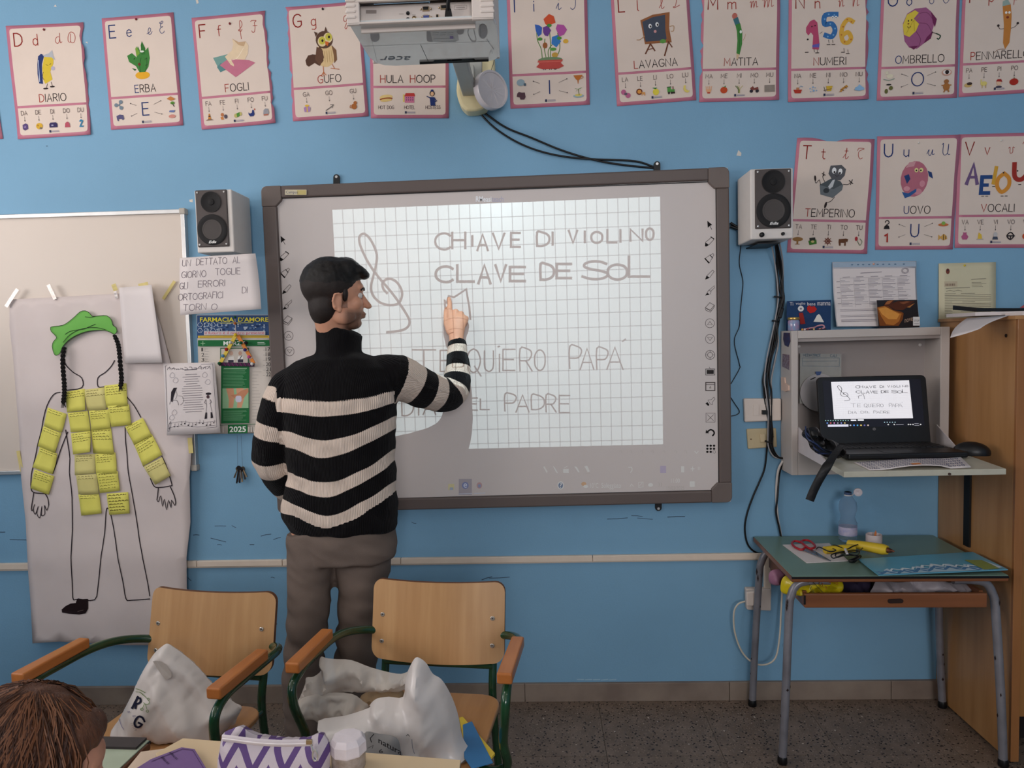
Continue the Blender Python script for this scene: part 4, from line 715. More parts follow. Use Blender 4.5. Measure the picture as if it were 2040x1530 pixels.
def ic_mark(x, y): a.line([(x-9, y), (x+1, y-7), (x+6, y-2), (x, y+8), (x-9, y)], .9, IL); a.line([(x-9, y), (x-1, y+9)], 2.4, BLKI); a.line([(x+1, y-6), (x+7, y-10), (x+9, y-7), (x+5, y-2)], .9, IL); a.line([(x+1, y-7), (x+6, y-1)], 1.4, BLKI)
def ic_hl(x, y): a.poly([(x-9, y+10), (x-6, y+2), (x, y+6), (x-3, y+8)], BLKI); a.line([(x-5, y+2), (x+6, y-9), (x+9, y-6), (x, y+6)], .9, IL)
def ic_brush(x, y): a.poly([(x-9, y+10), (x-5, y+4), (x, y+8)], BLKI); a.line([(x-5, y+4), (x-2, y-1), (x+3, y+2), (x+1, y+7)], .9, IL); a.line([(x-1, y-1), (x+9, y-10), (x+9, y-5), (x+2, y+1)], .9, IL)
def ic_er(x, y): a.line([(x-9, y+1), (x, y-9), (x+9, y-4), (x+1, y+6), (x-9, y+1)], 1, IL); a.line([(x-9, y+2), (x-8, y+6), (x+1, y+10), (x+8, y+1), (x+9, y-3)], 1, IL); a.line([(x-7, y+3), (x+1, y+7)], .8, IL)
def ic_up(x, y, s=1): a.line([(x+9*math.cos(t*PI/12), y+9*math.sin(t*PI/12)) for t in range(24)], .9, IL, closed=True); a.line([(x-5, y+3*s), (x, y-3.4*s), (x+5, y+3*s)], .9, IL, closed=True)
def ic_dn(x, y): ic_up(x, y, -1)
def ic_tg(x, y):
    for r in (9, 5): a.line([(x+r*math.cos(t*PI/12), y+r*math.sin(t*PI/12)) for t in range(24)], 1, IL, closed=True)
    for dx, dy in ((1, 0), (-1, 0), (0, 1), (0, -1)): a.line([(x+dx*5, y+dy*5), (x+dx*9, y+dy*9)], .8, IL)
def ic_kb(x, y): a.line([(x-9, y-5), (x+9, y-5), (x+9, y+7), (x-9, y+7)], 1, BLKI, closed=True); a.rect(x-7, y-3, x+7, y+5, BLKI); a.line([(x, y-5), (x-2, y-9)], .8, IL); [a.line([(x-6, y+yy), (x+6, y+yy)], .3, (120, 112, 110)) for yy in (-1, 1, 3)]
def ic_box(x, y): a.line([(x-9, y-8), (x+9, y-8), (x+9, y+8), (x-9, y+8)], 2, IL, closed=True); a.line([(x-8, y-4), (x+8, y-4)], 1.2, IL); a.line([(x-1.5, y+3), (x, y-1), (x+1.5, y+3)], .9, IL, closed=True)
def ic_gun(x, y): a.poly([(x-10, y+4), (x-6, y+1), (x-2, y+6), (x-4, y+9)], BLKI); a.line([(x-5, y-3), (x+2, y-4), (x+7, y-9), (x+9, y-5), (x+4, y+1), (x+4, y+6), (x, y+5), (x-5, y-3)], .8, IL)
def ic_x(x, y): a.line([(x-9, y-9), (x+9, y-9), (x+9, y+9), (x-9, y+9)], .8, IL, closed=True); a.line([(x-6, y-6), (x+6, y+6)], .9, IL); a.line([(x-6, y+6), (x+6, y-6)], .9, IL)
def ic_un(x, y): a.line([(x-6, y-2), (x, y-6), (x+6, y-3), (x+7, y+2), (x+4, y+6)], 3, BLKI, sm=3); a.poly([(x-10, y+1), (x-9, y-6), (x-3, y+1)], BLKI)
def ic_dots(x, y): [a.ell(x+i*6.6, y+j*6.2, 2.4, 2.2, BLKI) for i in (-1, 0, 1) for j in (-1, 0, 1) if not (i == 1 and j == 1)]; a.line([(x+7+2.8*math.cos(t), y+6.4+2.8*math.sin(t)) for t in [k*.78 for k in range(8)]], .6, IL, closed=True)
ICO = [ic_arrow, ic_pen, ic_mark, ic_hl, ic_brush, ic_er, ic_up, ic_dn, ic_tg, ic_kb, ic_box, ic_gun, ic_x, ic_un, ic_dots]
for i, fn in enumerate(ICO):
    a = Art(fS, h0=.0003, dh=.00001); y = [450, 482, 515, 547, 579, 612, 644, 675, 707, 740, 770, 800, 832, 862, 894][i]; fn(1413+i*.2, y)
    if i < 8: fn([563, 566, 568, 571, 572, 573, 575, 577][i], [480, 511, 544, 576, 607, 638, 669, 700][i])
    a.build('icon', parent=iw, fix=False)
a = Art(Wf(YF), h0=.0016); a.rrect(568, 378, 611, 388.5, 1, (206, 196, 170)); a.rect(592, 379, 610, 388, (196, 180, 120)); a.bf('Campus', 570, 380, 594, 387.5, (72, 76, 110)); a.build('maker_plate', parent=iw, fix=False)
# faint projected taskbar marks that fall outside the bright page (thin light grey print on the glass)
a = Art(fS, h0=.00025, dh=.00001); TW = (226, 224, 220); TW2 = (198, 190, 184)
a.bf('10°C', 1176, 962, 1192, 972, TW); a.bf('Soleggiato', 1198, 962, 1237, 975, TW); a.bf('11:00', 1337, 953, 1354, 962, TW); a.bf('19/03/2025', 1328, 968, 1363, 976, TW2)
a.bf('RMeasi', 948, 391, 979, 402, (244, 246, 250), bold=.02); a.bf('teach', 980, 391, 1003, 402, (178, 178, 204))
for P in ([(1082, 930), (1085, 929), (1091, 940), (1089, 942)], [(1101, 928), (1105, 931), (1112, 943), (1108, 941)], [(1144, 929), (1149, 930), (1155, 941), (1152, 941)], [(1164, 929), (1170, 928), (1175, 939), (1171, 941)]): a.poly(P, TW)
a.rect(1122, 934, 1133, 942, TW); a.line([(1124, 932), (1130, 929)], 1, TW); a.line([(1166, 944), (1176, 943)], .8, TW2)
a.line([(1252, 931), (1258, 931), (1259, 937), (1256, 941)], 1.6, TW, sm=3); a.rect(1315, 928, 1327, 942, (190, 178, 200)); a.bf('1', 1357, 929, 1363, 941, TW); a.line([(1376, 934), (1383, 934)], 1.4, TW); a.line([(1379.5, 930), (1379.5, 938)], 1.4, TW); a.line([(1391, 930), (1391, 936)], .9, TW); a.line([(1394, 930), (1394, 936)], .9, TW)
a.line([(1384, 899), (1387.5, 903), (1391, 899)], 1.2, TW); a.line([(1255, 969), (1258, 964), (1262, 969)], 1.1, TW); a.line([(1272, 961), (1281, 960), (1281, 970), (1272, 971)], .9, TW, closed=True); a.line([(1274, 968), (1279, 962)], .9, TW); a.ell(1296, 966, 5, 3.6, TW); a.bf('))', 1311, 961, 1319, 970, TW2); a.rrect(1374, 959, 1384, 970, 1, TW)
a.ell(1117, 967, 6.4, 8, TW); a.ell(1117, 967, 4.6, 6, (120, 134, 160)); a.bf('?', 1115, 962, 1119.5, 972, TW); a.ell(1163, 964, 5, 4, (214, 176, 140)); a.ell(1167, 969, 5, 3, TW)
a.rrect(893, 964, 905, 976, 1, (216, 206, 160)); a.rect(896, 971, 903, 976, (170, 180, 196)); a.rect(914, 954, 940, 986, (172, 164, 170)); a.line([(915, 984), (940, 983)], 1.2, (206, 212, 226)); a.line([(945, 983), (966, 982)], 1.2, (206, 212, 226))
a.ell(927, 967, 6.6, 7, (128, 138, 180)); a.bf('e', 923.5, 963, 930.5, 971.5, (226, 228, 236)); a.ell(955, 967, 5.4, 6.4, (196, 160, 160)); a.ell(955, 968, 3, 3.6, (150, 158, 190)); 
for x in (1234, 1254, 1276, 1297, 1320, 1343, 1363): a.line([(x, 899), (x+4, 898), (x+5, 903)], .8, TW2)
a.build('display_marks', parent=iw, fix=False, kind='stuff')
# ================================================================ projector
M_pw = mat('projector_white', (214, 202, 194), .42, var=.02, vs=9)
M_pu = mat('projector_underside', (202, 204, 204), .14, var=.03, vs=14, spec=.6, coat=.3)
pr = thing('projector', 'white short-throw projector hanging above the interactive board', 'projector', (-.25, -1.0, 2.18))
YN, YB = -1.16, -.90
zn = 2.182
xa, xb = A(692, 50, YN).x, A(984, 38, YN).x; fa, fb = A(735, 124, YB).x, A(986, 109, YB).x
HB = .16
def rr(x0, x1, y, z0, z1): return [Vector((x0, y, z0)), Vector((x1, y, z0)), Vector((x1, y, z1)), Vector((x0, y, z1))]
g = G()
# shell: bevelled body open at the underside bay; built as walls so that the lamp inside shines out only through the lens bay
LX = A(903, 110, -.93).x
g.box(((xa+xb)/2, (YN+YB)/2, zn+HB), (xb-xa, YB-YN, .006), M_pw)                         # top lid
g.box((xa+.004, (YN+YB)/2, zn+HB/2+.01), (.008, YB-YN, HB-.02), M_pw); g.box((xb-.004, (YN+YB)/2, zn+HB/2+.01), (.008, YB-YN, HB-.02), M_pw)
g.box(((xa+LX-.06)/2, YB-.004, zn+HB/2), (LX-.06-xa, .008, HB-.01), M_pw); g.box(((xb+LX+.06)/2, YB-.004, zn+HB/2), (xb-LX-.06, .008, HB-.01), M_pw)
g.box((LX, YB-.004, zn+HB*.78), (.12, .008, HB*.42), M_pw)
body = g.build('housing', None, pr, bev=.004)
# underside panel with rounded front corners and a lens bay notch
P = [(xa+.002, YN+.004), (xb-.002, YN+.004), (xb+.004, YN+.05), (xb+.001, YB-.03), (xb-.012, YB-.008), (xb-.035, YB+.002), (LX+.058, YB+.004), (LX+.052, YB-.022), (LX-.05, YB-.022), (LX-.056, YB+.004), (xa+.06, YB+.006), (xa+.03, YB), (xa+.012, YB-.02), (xa+.002, YB-.06)]
g = G(); g.slab([Vector((x, y, zn)) for x, y in P], (0, 0, .009)); up = g.build('underside_panel', M_pu, pr, bev=.003)
g = G(); g.box((LX, YB-.022, zn+.016), (.10, .05, .003), mat('lens_glass_frame', (120, 108, 104), .2, metal=.3)); 
# rear face with recessed port panel
yr = YN
rx0, rx1 = A(717, 30, YN).x, A(940, 22, YN).x; zc0 = A(800, 47, YN).z; zc1 = A(800, 2, YN).z
g = G()
g.box(((xa+xb)/2, yr, zc0/2+zn/2+.001), (xb-xa, .010, zc0-zn-.0), M_pw)
g.box(((xa+xb)/2, yr, (zc1+zn+HB)/2), (xb-xa, .010, zn+HB-zc1), M_pw)
g.box(((xa+rx0)/2, yr, (zc0+zc1)/2), (rx0-xa, .010, zc1-zc0), M_pw); g.box(((xb+rx1)/2, yr, (zc0+zc1)/2), (xb-rx1, .010, zc1-zc0), M_pw)
g.build('rear_panel', None, pr, bev=.002)
yp = YN+.028
g = G(); g.box(((rx0+rx1)/2, yp+.003, (zc0+zc1)/2), (rx1-rx0+.01, .006, zc1-zc0+.01), M_pw); g.build('port_panel', None, pr)
for sx_, xx0, xx1 in ((-1, xa-.002, xa+.022), (1, xb-.03, xb+.002)):
    for k in range(7):
        z = zn+.012+k*.0125; g = G(); g.box(((xx0+xx1)/2, YN-.002, z), (xx1-xx0, .012, .0075)); g.build('vent_rib', M_pw, pr, bev=.003)
M_sil = mat('port_metal', (170, 150, 120), .3, metal=.8); M_vb = mat('vga_blue', (60, 72, 130), .4)
def port(x, y, kind):
    c = A(x, y, yp); g = G()
    if kind == 'jack': g.lathe([(.0042, .001), (.0042, .003), (.0028, .003), (0, .0005)], c, M_blk, n=14, axis='y', R=Matrix.Rotation(PI/2, 3, 'X')); nm = 'audio_socket'
    elif kind == 'rca': g.lathe([(.0055, .0), (.0055, .005), (.003, .006), (.003, .002), (0, .001)], c, M_sil, n=14, R=Matrix.Rotation(PI/2, 3, 'X')); nm = 'video_socket'
    elif kind == 'vga': g.box(c+Vector((0, -.003, 0)), (.017, .006, .0085), M_sil); g.box(c+Vector((0, -.0065, 0)), (.013, .002, .006), M_vb); nm = 'vga_socket'
    elif kind == 'vgab': g.box(c+Vector((0, -.003, 0)), (.016, .006, .0085), M_sil); g.box(c+Vector((0, -.0065, 0)), (.012, .002, .006), M_blk); nm = 'vga_socket'
    else: g.box(c+Vector((0, -.001, 0)), (.006, .003, .010), M_sil); g.box(c+Vector((0, -.003, 0)), (.004, .002, .008), M_blk); nm = 'usb_socket'
    if 'vga' in kind:
        for s in (-1, 1): g.ball(c+Vector((s*.0115, -.003, 0)), .0022, M_sil, nu=8, nv=6)
    g.build(nm, None, pr, smooth=kind in ('jack', 'rca'))
port(813, 27, 'jack'); port(813, 39, 'jack'); port(826, 38, 'rca'); port(850, 36, 'vga'); port(849, 19, 'vgab'); port(885, 16, 'vgab'); port(871.5, 34, 'usb')
a = Art(lambda x, y, h: A(x, y, yp)+Vector((0, -h, 0)), h0=.0004); GR = (150, 138, 132)
a.rect(729, 20, 750, 27, GR); a.line([(795, 28), (804, 28)], 1, GR); a.line([(797, 40), (805, 40)], 1, GR); a.line([(821, 30), (828, 30)], .8, GR); a.line([(905, 12), (930, 10.5), (930, 18), (905, 19.5)], .5, GR, closed=True); a.line([(909, 15.6), (926, 14.6)], .8, GR); a.line([(844, 12.5), (853, 12)], .7, GR); a.line([(844, 29), (853, 28.6)], .7, GR); a.build('port_print', parent=pr, fix=False, kind='stuff')
# underside details: label, seams, maker name upside-down, feet pads
def U(x, y, h): p = Z(x, y, zn); return p+Vector((0, 0, -h))
a = Art(U, h0=.0003); SE = (140, 148, 152); LG = (176, 178, 182)
a.line([(838, 89), (853, 122)], .9, (70, 74, 80)); a.line([(723, 92), (978, 82)], .35, LG); a.line([(736, 62), (752, 124)], .4, SE); a.line([(731, 62), (755, 61)], .4, SE)
a.bf('acer', 757, 112, 818, 119.5, (128, 140, 150), shear=.25, flip=True)
a.rrect(850, 57, 912, 83, 6, LG); a.poly([(857, 62), (911, 58), (914, 80), (862, 83)], (210, 214, 216)); [a.line([(x, 65), (x+12, 64)], .7, SE) for x in (862, 877, 891)]; [a.line([(x, 69), (x+11, 68)], .5, SE) for x in (862, 877, 891)]; a.line([(864, 77), (906, 75)], .5, SE); a.rect(896, 71, 903, 76.5, (150, 140, 190))
a.ell(747, 73, 9, 10, LG); a.ell(917, 62, 7, 6, LG); a.line([(936, 52), (932, 66), (940, 81), (948, 80), (944, 60)], 1.2, LG, sm=3); a.ell(962, 62, 9, 14, LG); a.line([(956, 50), (958, 74)], 1, SE); a.line([(970, 78), (984, 98)], .6, (90, 94, 98)); a.line([(976, 104), (979, 100), (981, 106)], .5, SE, sm=3)
a.build('underside_print', parent=pr, fix=False)
g = G()
g.lathe([(.017, .0), (.019, .0), (.019, .008), (.017, .008)], (LX, YB-.058, zn+.031), mat('lens_ring', (40, 38, 40), .3), n=18, R=Matrix.Rotation(-PI/2, 3, 'X'))
g.box((LX, YB-.060, zn+.034), (.11, .002, .062), mat('lens_bay_wall', (74, 66, 64), .5)); g.box((LX, YB-.032, zn+.066), (.11, .056, .002), mat('lens_bay_top', (74, 66, 64), .5))
lb = g.build('lens_bay', None, pr)
lb.visible_shadow = True
# power / video cable plugged into the ports
c0 = A(894, 38, yp-.012); cabl = pr
g = G(); g.hexa([c0+Vector((s*.010, u*.008, -.006)) for s, u in ((-1, -1), (1, -1), (1, 1), (-1, 1))], [c0+Vector((s*.006, u*.006, .022)) for s, u in ((-1, -1), (1, -1), (1, 1), (-1, 1))]); g.build('plug', M_blk, cabl, bev=.002)
g = G(); g.tube(catmull([c0+Vector((0, 0, .015)), c0+Vector((.001, -.012, .03)), c0+Vector((.006, -.02, .055)), c0+Vector((.012, -.02, .1)), c0+Vector((.01, .02, .17)), c0+Vector((.0, .12, .19))]), .0045, M_blk); g.build('cable', None, cabl, smooth=True)
# wall arm with cream cover
M_crm = mat('cream_plastic', (226, 212, 168), .45, var=.03)
M_arm = mat('grey_arm', (168, 168, 162), .45, var=.03)
ar = thing('projector_mount', 'cream wall bracket with grey arm holding the projector', 'mount', A(950, 220, 0))
out = [(912, 150), (909, 180), (915, 205), (925, 218), (935, 222), (958, 219), (972, 208), (984, 160), (985, 120), (980, 96), (955, 90), (925, 95), (914, 118)]
P = [A(x, y, -.07) for x, y in out]; g = G(); B_ = catmull(P, 3, True); g.slab([Vector((p.x, -.075, p.z)) for p in B_], (0, .074, 0)); g.build('wall_cover', M_crm, ar, bev=.012, seg=3)
zarm = zn+HB+.02
a0 = A(955, 165, -.09); g = G()
p1 = Vector((a0.x, -.09, a0.z-.01)); p2 = Vector((a0.x-.03, -.12, zarm))
g.hexa([A(931, 118, -.10), A(960, 118, -.10), A(960, 178, -.082), A(943, 178, -.082)], [p+Vector((0, .03, 0)) for p in (A(931, 118, -.10), A(960, 118, -.10), A(960, 178, -.082), A(943, 178, -.082))])
g.box((a0.x-.04, -.55, zarm+.02), (.05, .95, .035)); g.box((a0.x-.04, -.1, (zarm+A(940, 118, -.1).z)/2+.01), (.05, .06, zarm-A(940, 118, -.1).z+.08))
g.build('arm', M_arm, ar, bev=.004)
a = Art(Wf(-.0755), h0=.0004); a.line([(935, 160), (938, 170), (944, 178), (952, 179)], .9, (40, 40, 46), sm=4); a.build('cover_seam', parent=ar, fix=False)
# round plastic lid on a black cord
rg = thing('round_plastic_lid', 'round translucent white plastic lid hanging on a thin black wire', 'lid', A(978, 218, -.2))
M_lid = mat('milky_plastic', (206, 198, 200), .25, var=.03, vs=6, spec=.6)
c = A(982, 178, -.14); ax = Vector((.85, -1, .0)).normalized(); Rm = ax.to_track_quat('Z', 'Y').to_matrix()
g = G(); rr_ = .068
g.lathe([(rr_*.97, -.028), (rr_, -.026), (rr_, .0), (rr_*.985, .002), (rr_*.9, .0015), (rr_*.88, -.003), (0, -.004)], c, M_lid, n=48, R=Rm); g.build('lid', None, rg, smooth=True, solid=.0012)
g = G(); g.tube(catmull([c+Vector((-.004, 0, rr_)), A(986, 110, -.16), A(984, 60, -.25), A(983, 10, -.3)], 6), .0011, M_blk, n=6); g.build('wire', None, rg)
# signal cables from the mount to the board
wc = [[(953, 218), (962, 232), (990, 258), (1030, 283), (1075, 301), (1125, 312), (1180, 317), (1240, 319), (1275, 323), (1303, 333)], [(957, 218), (975, 232), (1010, 255), (1060, 275), (1110, 296), (1155, 311), (1200, 322), (1245, 329), (1303, 335)]]
for k, pts in enumerate(wc):
    g = G(); pp = [A(x, y, -.004-.012*math.sin(PI*i/(len(pts)-1))) for i, (x, y) in enumerate(pts)]; g.tube(catmull(pp, 6), .0038, M_blk, n=8)
    g.build('signal_cable', smooth=True, label=('lower of two black cables sagging from projector mount to board' if k == 0 else 'upper of two black cables sagging from projector mount to board'), cat='cable', group='cables from the projector mount')
# light thrown by the projector through its slide (image panel)
LP = Vector((LX, YB-.036, zn+.031)); KS = .023
M_sb = None
def slide_mat(name, v):
    m = bpy.data.materials.new(name); m.use_nodes = True; n = m.node_tree.nodes; n.remove(n['Principled BSDF']); b = n.new('ShaderNodeBsdfTransparent'); b.inputs[0].default_value = (*v, 1); m.node_tree.links.new(b.outputs[0], n['Material Output'].inputs[0]); return m
M_ink = slide_mat('image_panel_stroke', (.08, .05, .04)); M_grid = slide_mat('image_panel_grid', (.48, .50, .51)); M_fog = slide_mat('image_panel_border', (.012, .012, .014))
def fsl(x, y, h):
    P_ = A(x, y, YS); return LP+(P_-LP)*(KS*(1-h*12))
a = Art(fsl, h0=0, dh=.00006)
PG = [(662, 418), (1315, 391.5), (1321, 885), (687, 900)]
def pg(u, v): 
    return tuple((PG[0][k]*(1-u)*(1-v)+PG[1][k]*u*(1-v)+PG[2][k]*u*v+PG[3][k]*(1-u)*v) for k in (0, 1))
Mb = mat('image_panel_mask', (8, 8, 8), .9, var=0)
O_ = [(-60, 180), (1900, 120), (1900, 1290), (-60, 1320)]
S4 = [(560, 372), (1424, 332), (1432, 975), (590, 996)]
for k in range(4): a.poly([S4[k], S4[(k+1) % 4], PG[(k+1) % 4], PG[k]], M_fog)
mo = [Vector((LX-.09, a.v[0].y, LP.z+.012)), Vector((LX+.09, a.v[0].y, LP.z+.012)), Vector((LX+.09, a.v[0].y, zn-.006)), Vector((LX-.09, a.v[0].y, zn-.006))]
S4v = [fsl(x, y, a.h) for x, y in S4]
for k in range(4): a.add([mo[k], mo[(k+1) % 4], S4v[(k+1) % 4], S4v[k]], [(0, 1, 2, 3)], Mb)
for i in range(31):
    u = (i+.95)/30.95
    if u < .995: a.line([pg(u, 0), pg(u, 1)], 2.0, M_grid, step=False)
a.h += .0002
for j in range(17):
    v = (j+1)/17.35
    if v < .995: a.line([pg(0, v), pg(1, v)], 2.0, M_grid, step=False)
a.h += .0002
HW = [('C', 867, 465, 897, 497), ('H', 901, 463, 927, 495), ('I', 941, 470, 941, 490), ('A', 951, 467, 972, 499), ('V', 982, 465, 1005, 496), ('E', 1018, 464, 1036, 492), ('D', 1070, 463, 1094, 490), ('I', 1101, 463, 1101, 488), ('V', 1133, 459, 1150, 484), ('I', 1165, 461, 1165, 483), ('O', 1178, 462, 1200, 484), ('L', 1210, 458, 1228, 483), ('I', 1236, 458, 1236, 482), ('N', 1256, 457, 1280, 480), ('O', 1287, 455, 1302, 478)]
HW2 = [('C', 868, 531, 902, 562), ('L', 911, 528, 943, 561), ('A', 953, 528, 977, 565), ('V', 987, 528, 1008, 560), ('E', 1016, 532, 1046, 560), ('D', 1077, 526, 1103, 557), ('E', 1109, 526, 1138, 554), ('S', 1160, 521, 1211, 556), ('O', 1211, 527, 1249, 557), ('L', 1253, 511, 1292, 551)]
HW3 = [('T', 821, 697, 868, 742), ('E', 877, 698, 903, 740), ('Q', 930, 695, 957, 742), ('U', 965, 699, 983, 740), ('I', 995, 706, 995, 741), ('E', 1002, 696, 1026, 738), ('R', 1036, 695, 1060, 739), ('O', 1065, 697, 1086, 738), ('P', 1135, 690, 1158, 734), ('A', 1156, 694, 1183, 736), ('P', 1189, 694, 1211, 736), ('A', 1209, 692, 1241, 736)]
HW4 = [('D', 801, 793, 823, 828), ('I', 834, 800, 834, 827), ('A', 843, 795, 868, 826), ('D', 902, 792, 926, 822), ('E', 936, 793, 951, 817), ('L', 957, 795, 974, 816), ('P', 1006, 785, 1028, 819), ('A', 1028, 787, 1054, 821), ('D', 1059, 787, 1084, 816), ('R', 1088, 787, 1108, 821), ('E', 1114, 788, 1135, 822)]
CLEF = [(771, 584), (764, 576), (762, 564), (771, 556), (785, 558), (797, 571), (801, 588), (794, 604), (777, 608), (758, 603), (744, 590), (739, 573), (743, 553), (748, 533), (751, 512), (747, 495), (737, 476), (726, 466), (717, 470), (716, 482), (722, 500), (736, 527), (754, 552), (778, 580), (797, 606), (814, 634), (815, 647), (806, 656), (790, 660), (771, 662)]
NOTE = [[(886, 598), (888, 628)], [(890, 603), (894, 590), (905, 592), (929, 576), (931, 590), (935, 612), (937, 636)]]
def writing(a, m, k=1):
    for HWx, w in ((HW, 4.6), (HW2, 5.4), (HW3, 2.9), (HW4, 2.9)):
        for (ch, x0, y0, x1, y1) in HWx:
            a.h += a.dh; a.glyph(ch, x0, y0, x1, y1, w*k, m, sm=(3 if ch in 'COSDPRUEQ' and ch not in 'E' else 0))
    a.line(CLEF, 5*k, m, sm=4); 
    for q_ in NOTE: a.line(q_, 4*k, m)
    a.line([(992, 691), (995, 690)], 3*k, m); a.line([(1240, 680), (1246, 676)], 3*k, m)
writing(a, M_ink)
a.build('image_panel', parent=pr, fix=False)
l = bpy.data.lights.new('projector_beam', 'SPOT'); l.energy = 36; l.shadow_soft_size = 0; l.color = (.70, .94, 1.0); l.use_nodes = True; l.spot_size = math.radians(112); l.spot_blend = 0
n = l.node_tree.nodes; e = n['Emission']; fo = n.new('ShaderNodeLightFalloff'); fo.inputs['Strength'].default_value = 1; l.node_tree.links.new(fo.outputs['Constant'], e.inputs['Strength'])
lo = bpy.data.objects.new('projector_beam', l); lo.location = LP; lo.rotation_euler = (Vector((-.03, .9, -.75))).to_track_quat('-Z', 'Y').to_euler(); COL.objects.link(lo)
# ================================================================ speakers
M_spw = mat('speaker_white', (220, 212, 206), .5, var=.02); M_spg = mat('speaker_baffle', (82, 74, 72), .6, var=.03); M_cone = mat('speaker_cone', (28, 26, 27), .7, bump=.1, bs=700)
M_cone2 = mat('speaker_ring', (72, 66, 64), .6)
def speaker(q, YB_, YFt, knobs, label, bd):
    P = [A(x, y, YFt) for x, y in q]; xa_, xb_ = (P[0].x+P[3].x)/2, (P[1].x+P[2].x)/2; zt_, zb__ = (P[0].z+P[1].z)/2, (P[2].z+P[3].z)/2
    t = thing('loudspeaker', label, 'speaker', ((xa_+xb_)/2, YB_, zb__), 'bookshelf speakers beside the board')
    g = G(); g.box(((xa_+xb_)/2, (YFt+YB_)/2, (zt_+zb__)/2), (xb_-xa_, YB_-YFt, zt_-zb__)); g.build('cabinet', M_spw, t, bev=.005, seg=3)
    b = [A(x, y, YFt) for x, y in bd]; bx0, bx1, bzt, bzb = (b[0].x+b[3].x)/2, (b[1].x+b[2].x)/2, (b[0].z+b[1].z)/2, (b[2].z+b[3].z)/2
    g = G(); g.box(((bx0+bx1)/2, YFt-.002, (bzt+bzb)/2), (bx1-bx0, .008, bzt-bzb)); ba = g.build('baffle', M_spg, t, bev=.006, seg=3)
    cx = (bx0+bx1)/2; w = bx1-bx0; h = bzt-bzb; RX = Matrix.Rotation(PI/2, 3, 'X')
    g = G(); g.lathe([(w*.31, .0), (w*.32, .0035), (w*.29, .0035), (w*.26, .001), (w*.1, .0005), (w*.09, .003), (0, .005)], (cx, YFt-.006, bzt-h*.215), M_cone, n=32, R=RX); g.build('tweeter', None, t, smooth=True)
    g = G(); wc = Vector((cx, YFt-.006, bzb+h*.30))
    g.lathe([(w*.47, 0), (w*.475, .003), (w*.44, .005), (w*.36, .004), (w*.30, .003)], wc, M_cone, n=40, R=RX); g.lathe([(w*.31, .004), (w*.27, .0048), (w*.22, .001)], wc, M_cone2, n=40, R=RX); g.lathe([(w*.225, .0012), (w*.14, -.0005), (w*.13, .002), (0, .004)], wc, M_cone, n=32, R=RX); g.build('woofer', None, t, smooth=True)
    for sx in (bx0+.009, bx1-.009):
        for sz in (bzt-.009, bzb+.009):
            g = G(); g.lathe([(.0032, 0), (.0032, .002), (.0015, .0022), (0, .0012)], (sx, YFt-.006, sz), M_alu, n=12, R=RX); g.build('screw', None, t)
    a = Art(lambda x, y, h_: Vector((cx+x, YFt-.0125-h_, bzb+y)), h0=0); a.bf('Edis', -w*.12, .0215, w*.13, .012, (232, 230, 228), shear=.3, bold=.03); a.build('badge', parent=t, fix=False)
    if knobs:
        for (x, y, r) in ((1517, 468, .0085), (1559, 466, .006)):
            p = A(x, y, YFt); g = G(); g.lathe([(r, 0), (r, .008), (r*.8, .010), (0, .010)], p, M_blk, n=20, R=RX); g.build('knob', None, t, smooth=True, bev=0)
    return t
speaker([(389, 380), (461, 376), (467, 502), (391, 504)], -.03, -.2, 0, 'white speaker with dark baffle above the handwritten sign, left of the board', [(389, 381), (453, 376), (457, 490), (396, 494)])
speaker([(1495, 338), (1580, 333), (1581, 470), (1495, 482)], -.03, -.2, 1, 'white speaker with two black knobs, right of the interactive board', [(1503, 340), (1576, 334), (1575, 453), (1504, 458)])
g = G(); g.hexa([Vector((x, y, z)) for x, y, z in ((.80, -.15, 1.775), (.88, -.15, 1.775), (.88, -.0, 1.775), (.80, -.0, 1.775))], [Vector((x, y, z)) for x, y, z in ((.80, -.15, 1.779), (.88, -.15, 1.779), (.88, -.0, 1.779), (.80, -.0, 1.779))]); g.build('speaker_bracket', M_tab, label='thin black metal bracket under the right speaker', cat='bracket')
# ================================================================ body-outline paper sheet and what is stuck on it
M_pap = mat('thin_white_paper', (214, 200, 196), .6, var=.03, vs=7, bump=.25, bs=9)
M_pap2 = mat('white_paper', (222, 212, 210), .6, var=.015, vs=10)
def crease(x, z, lines=(1.268, .965, .62), am=.010):
    d = .005*noise.noise(Vector((x*3, z*3, 0)))
    for k, zc in enumerate(lines):
        t_ = abs(z-zc); d += (am if k % 2 == 0 else -am)*max(0, 1-t_/.11)
    for k, xc in enumerate((-1.93, -1.70)):
        t_ = abs(x-xc); d += .006*max(0, 1-t_/.09)
    return -abs(d)*.9-.002
def onsheet(Y, warp): return lambda x, y, h: (lambda p: Vector((p.x, Y-h+warp(p.x, p.z), p.z)))(A(x, y, Y))
YP = -.032
SHT = [(20, 597), (70, 594), (115, 592), (180, 588), (240, 585), (300, 590), (322, 650), (335, 700), (360, 790), (385, 865), (380, 950), (380, 1040), (374, 1110), (373, 1200), (373, 1285), (310, 1285), (250, 1284), (180, 1281), (120, 1277), (66, 1281), (62, 1200), (58, 1130), (52, 1040), (46, 950), (40, 870), (36, 790), (27, 710), (20, 650)]
g = G(); pillow(g, SHT, YP, .0, M_pap, wr=0, res=40, close=False, ywarp=crease, smo=0)
sheet = g.build('paper_sheet', smooth=True, fix=False, solid=.0006, label='tall creased white paper sheet with a drawn body outline, taped over the left whiteboard', cat='paper sheet')
f = onsheet(YP, crease); a = Art(f, h0=.0022, dh=.00003); PEN = (44, 34, 40)
W_ = 1.9
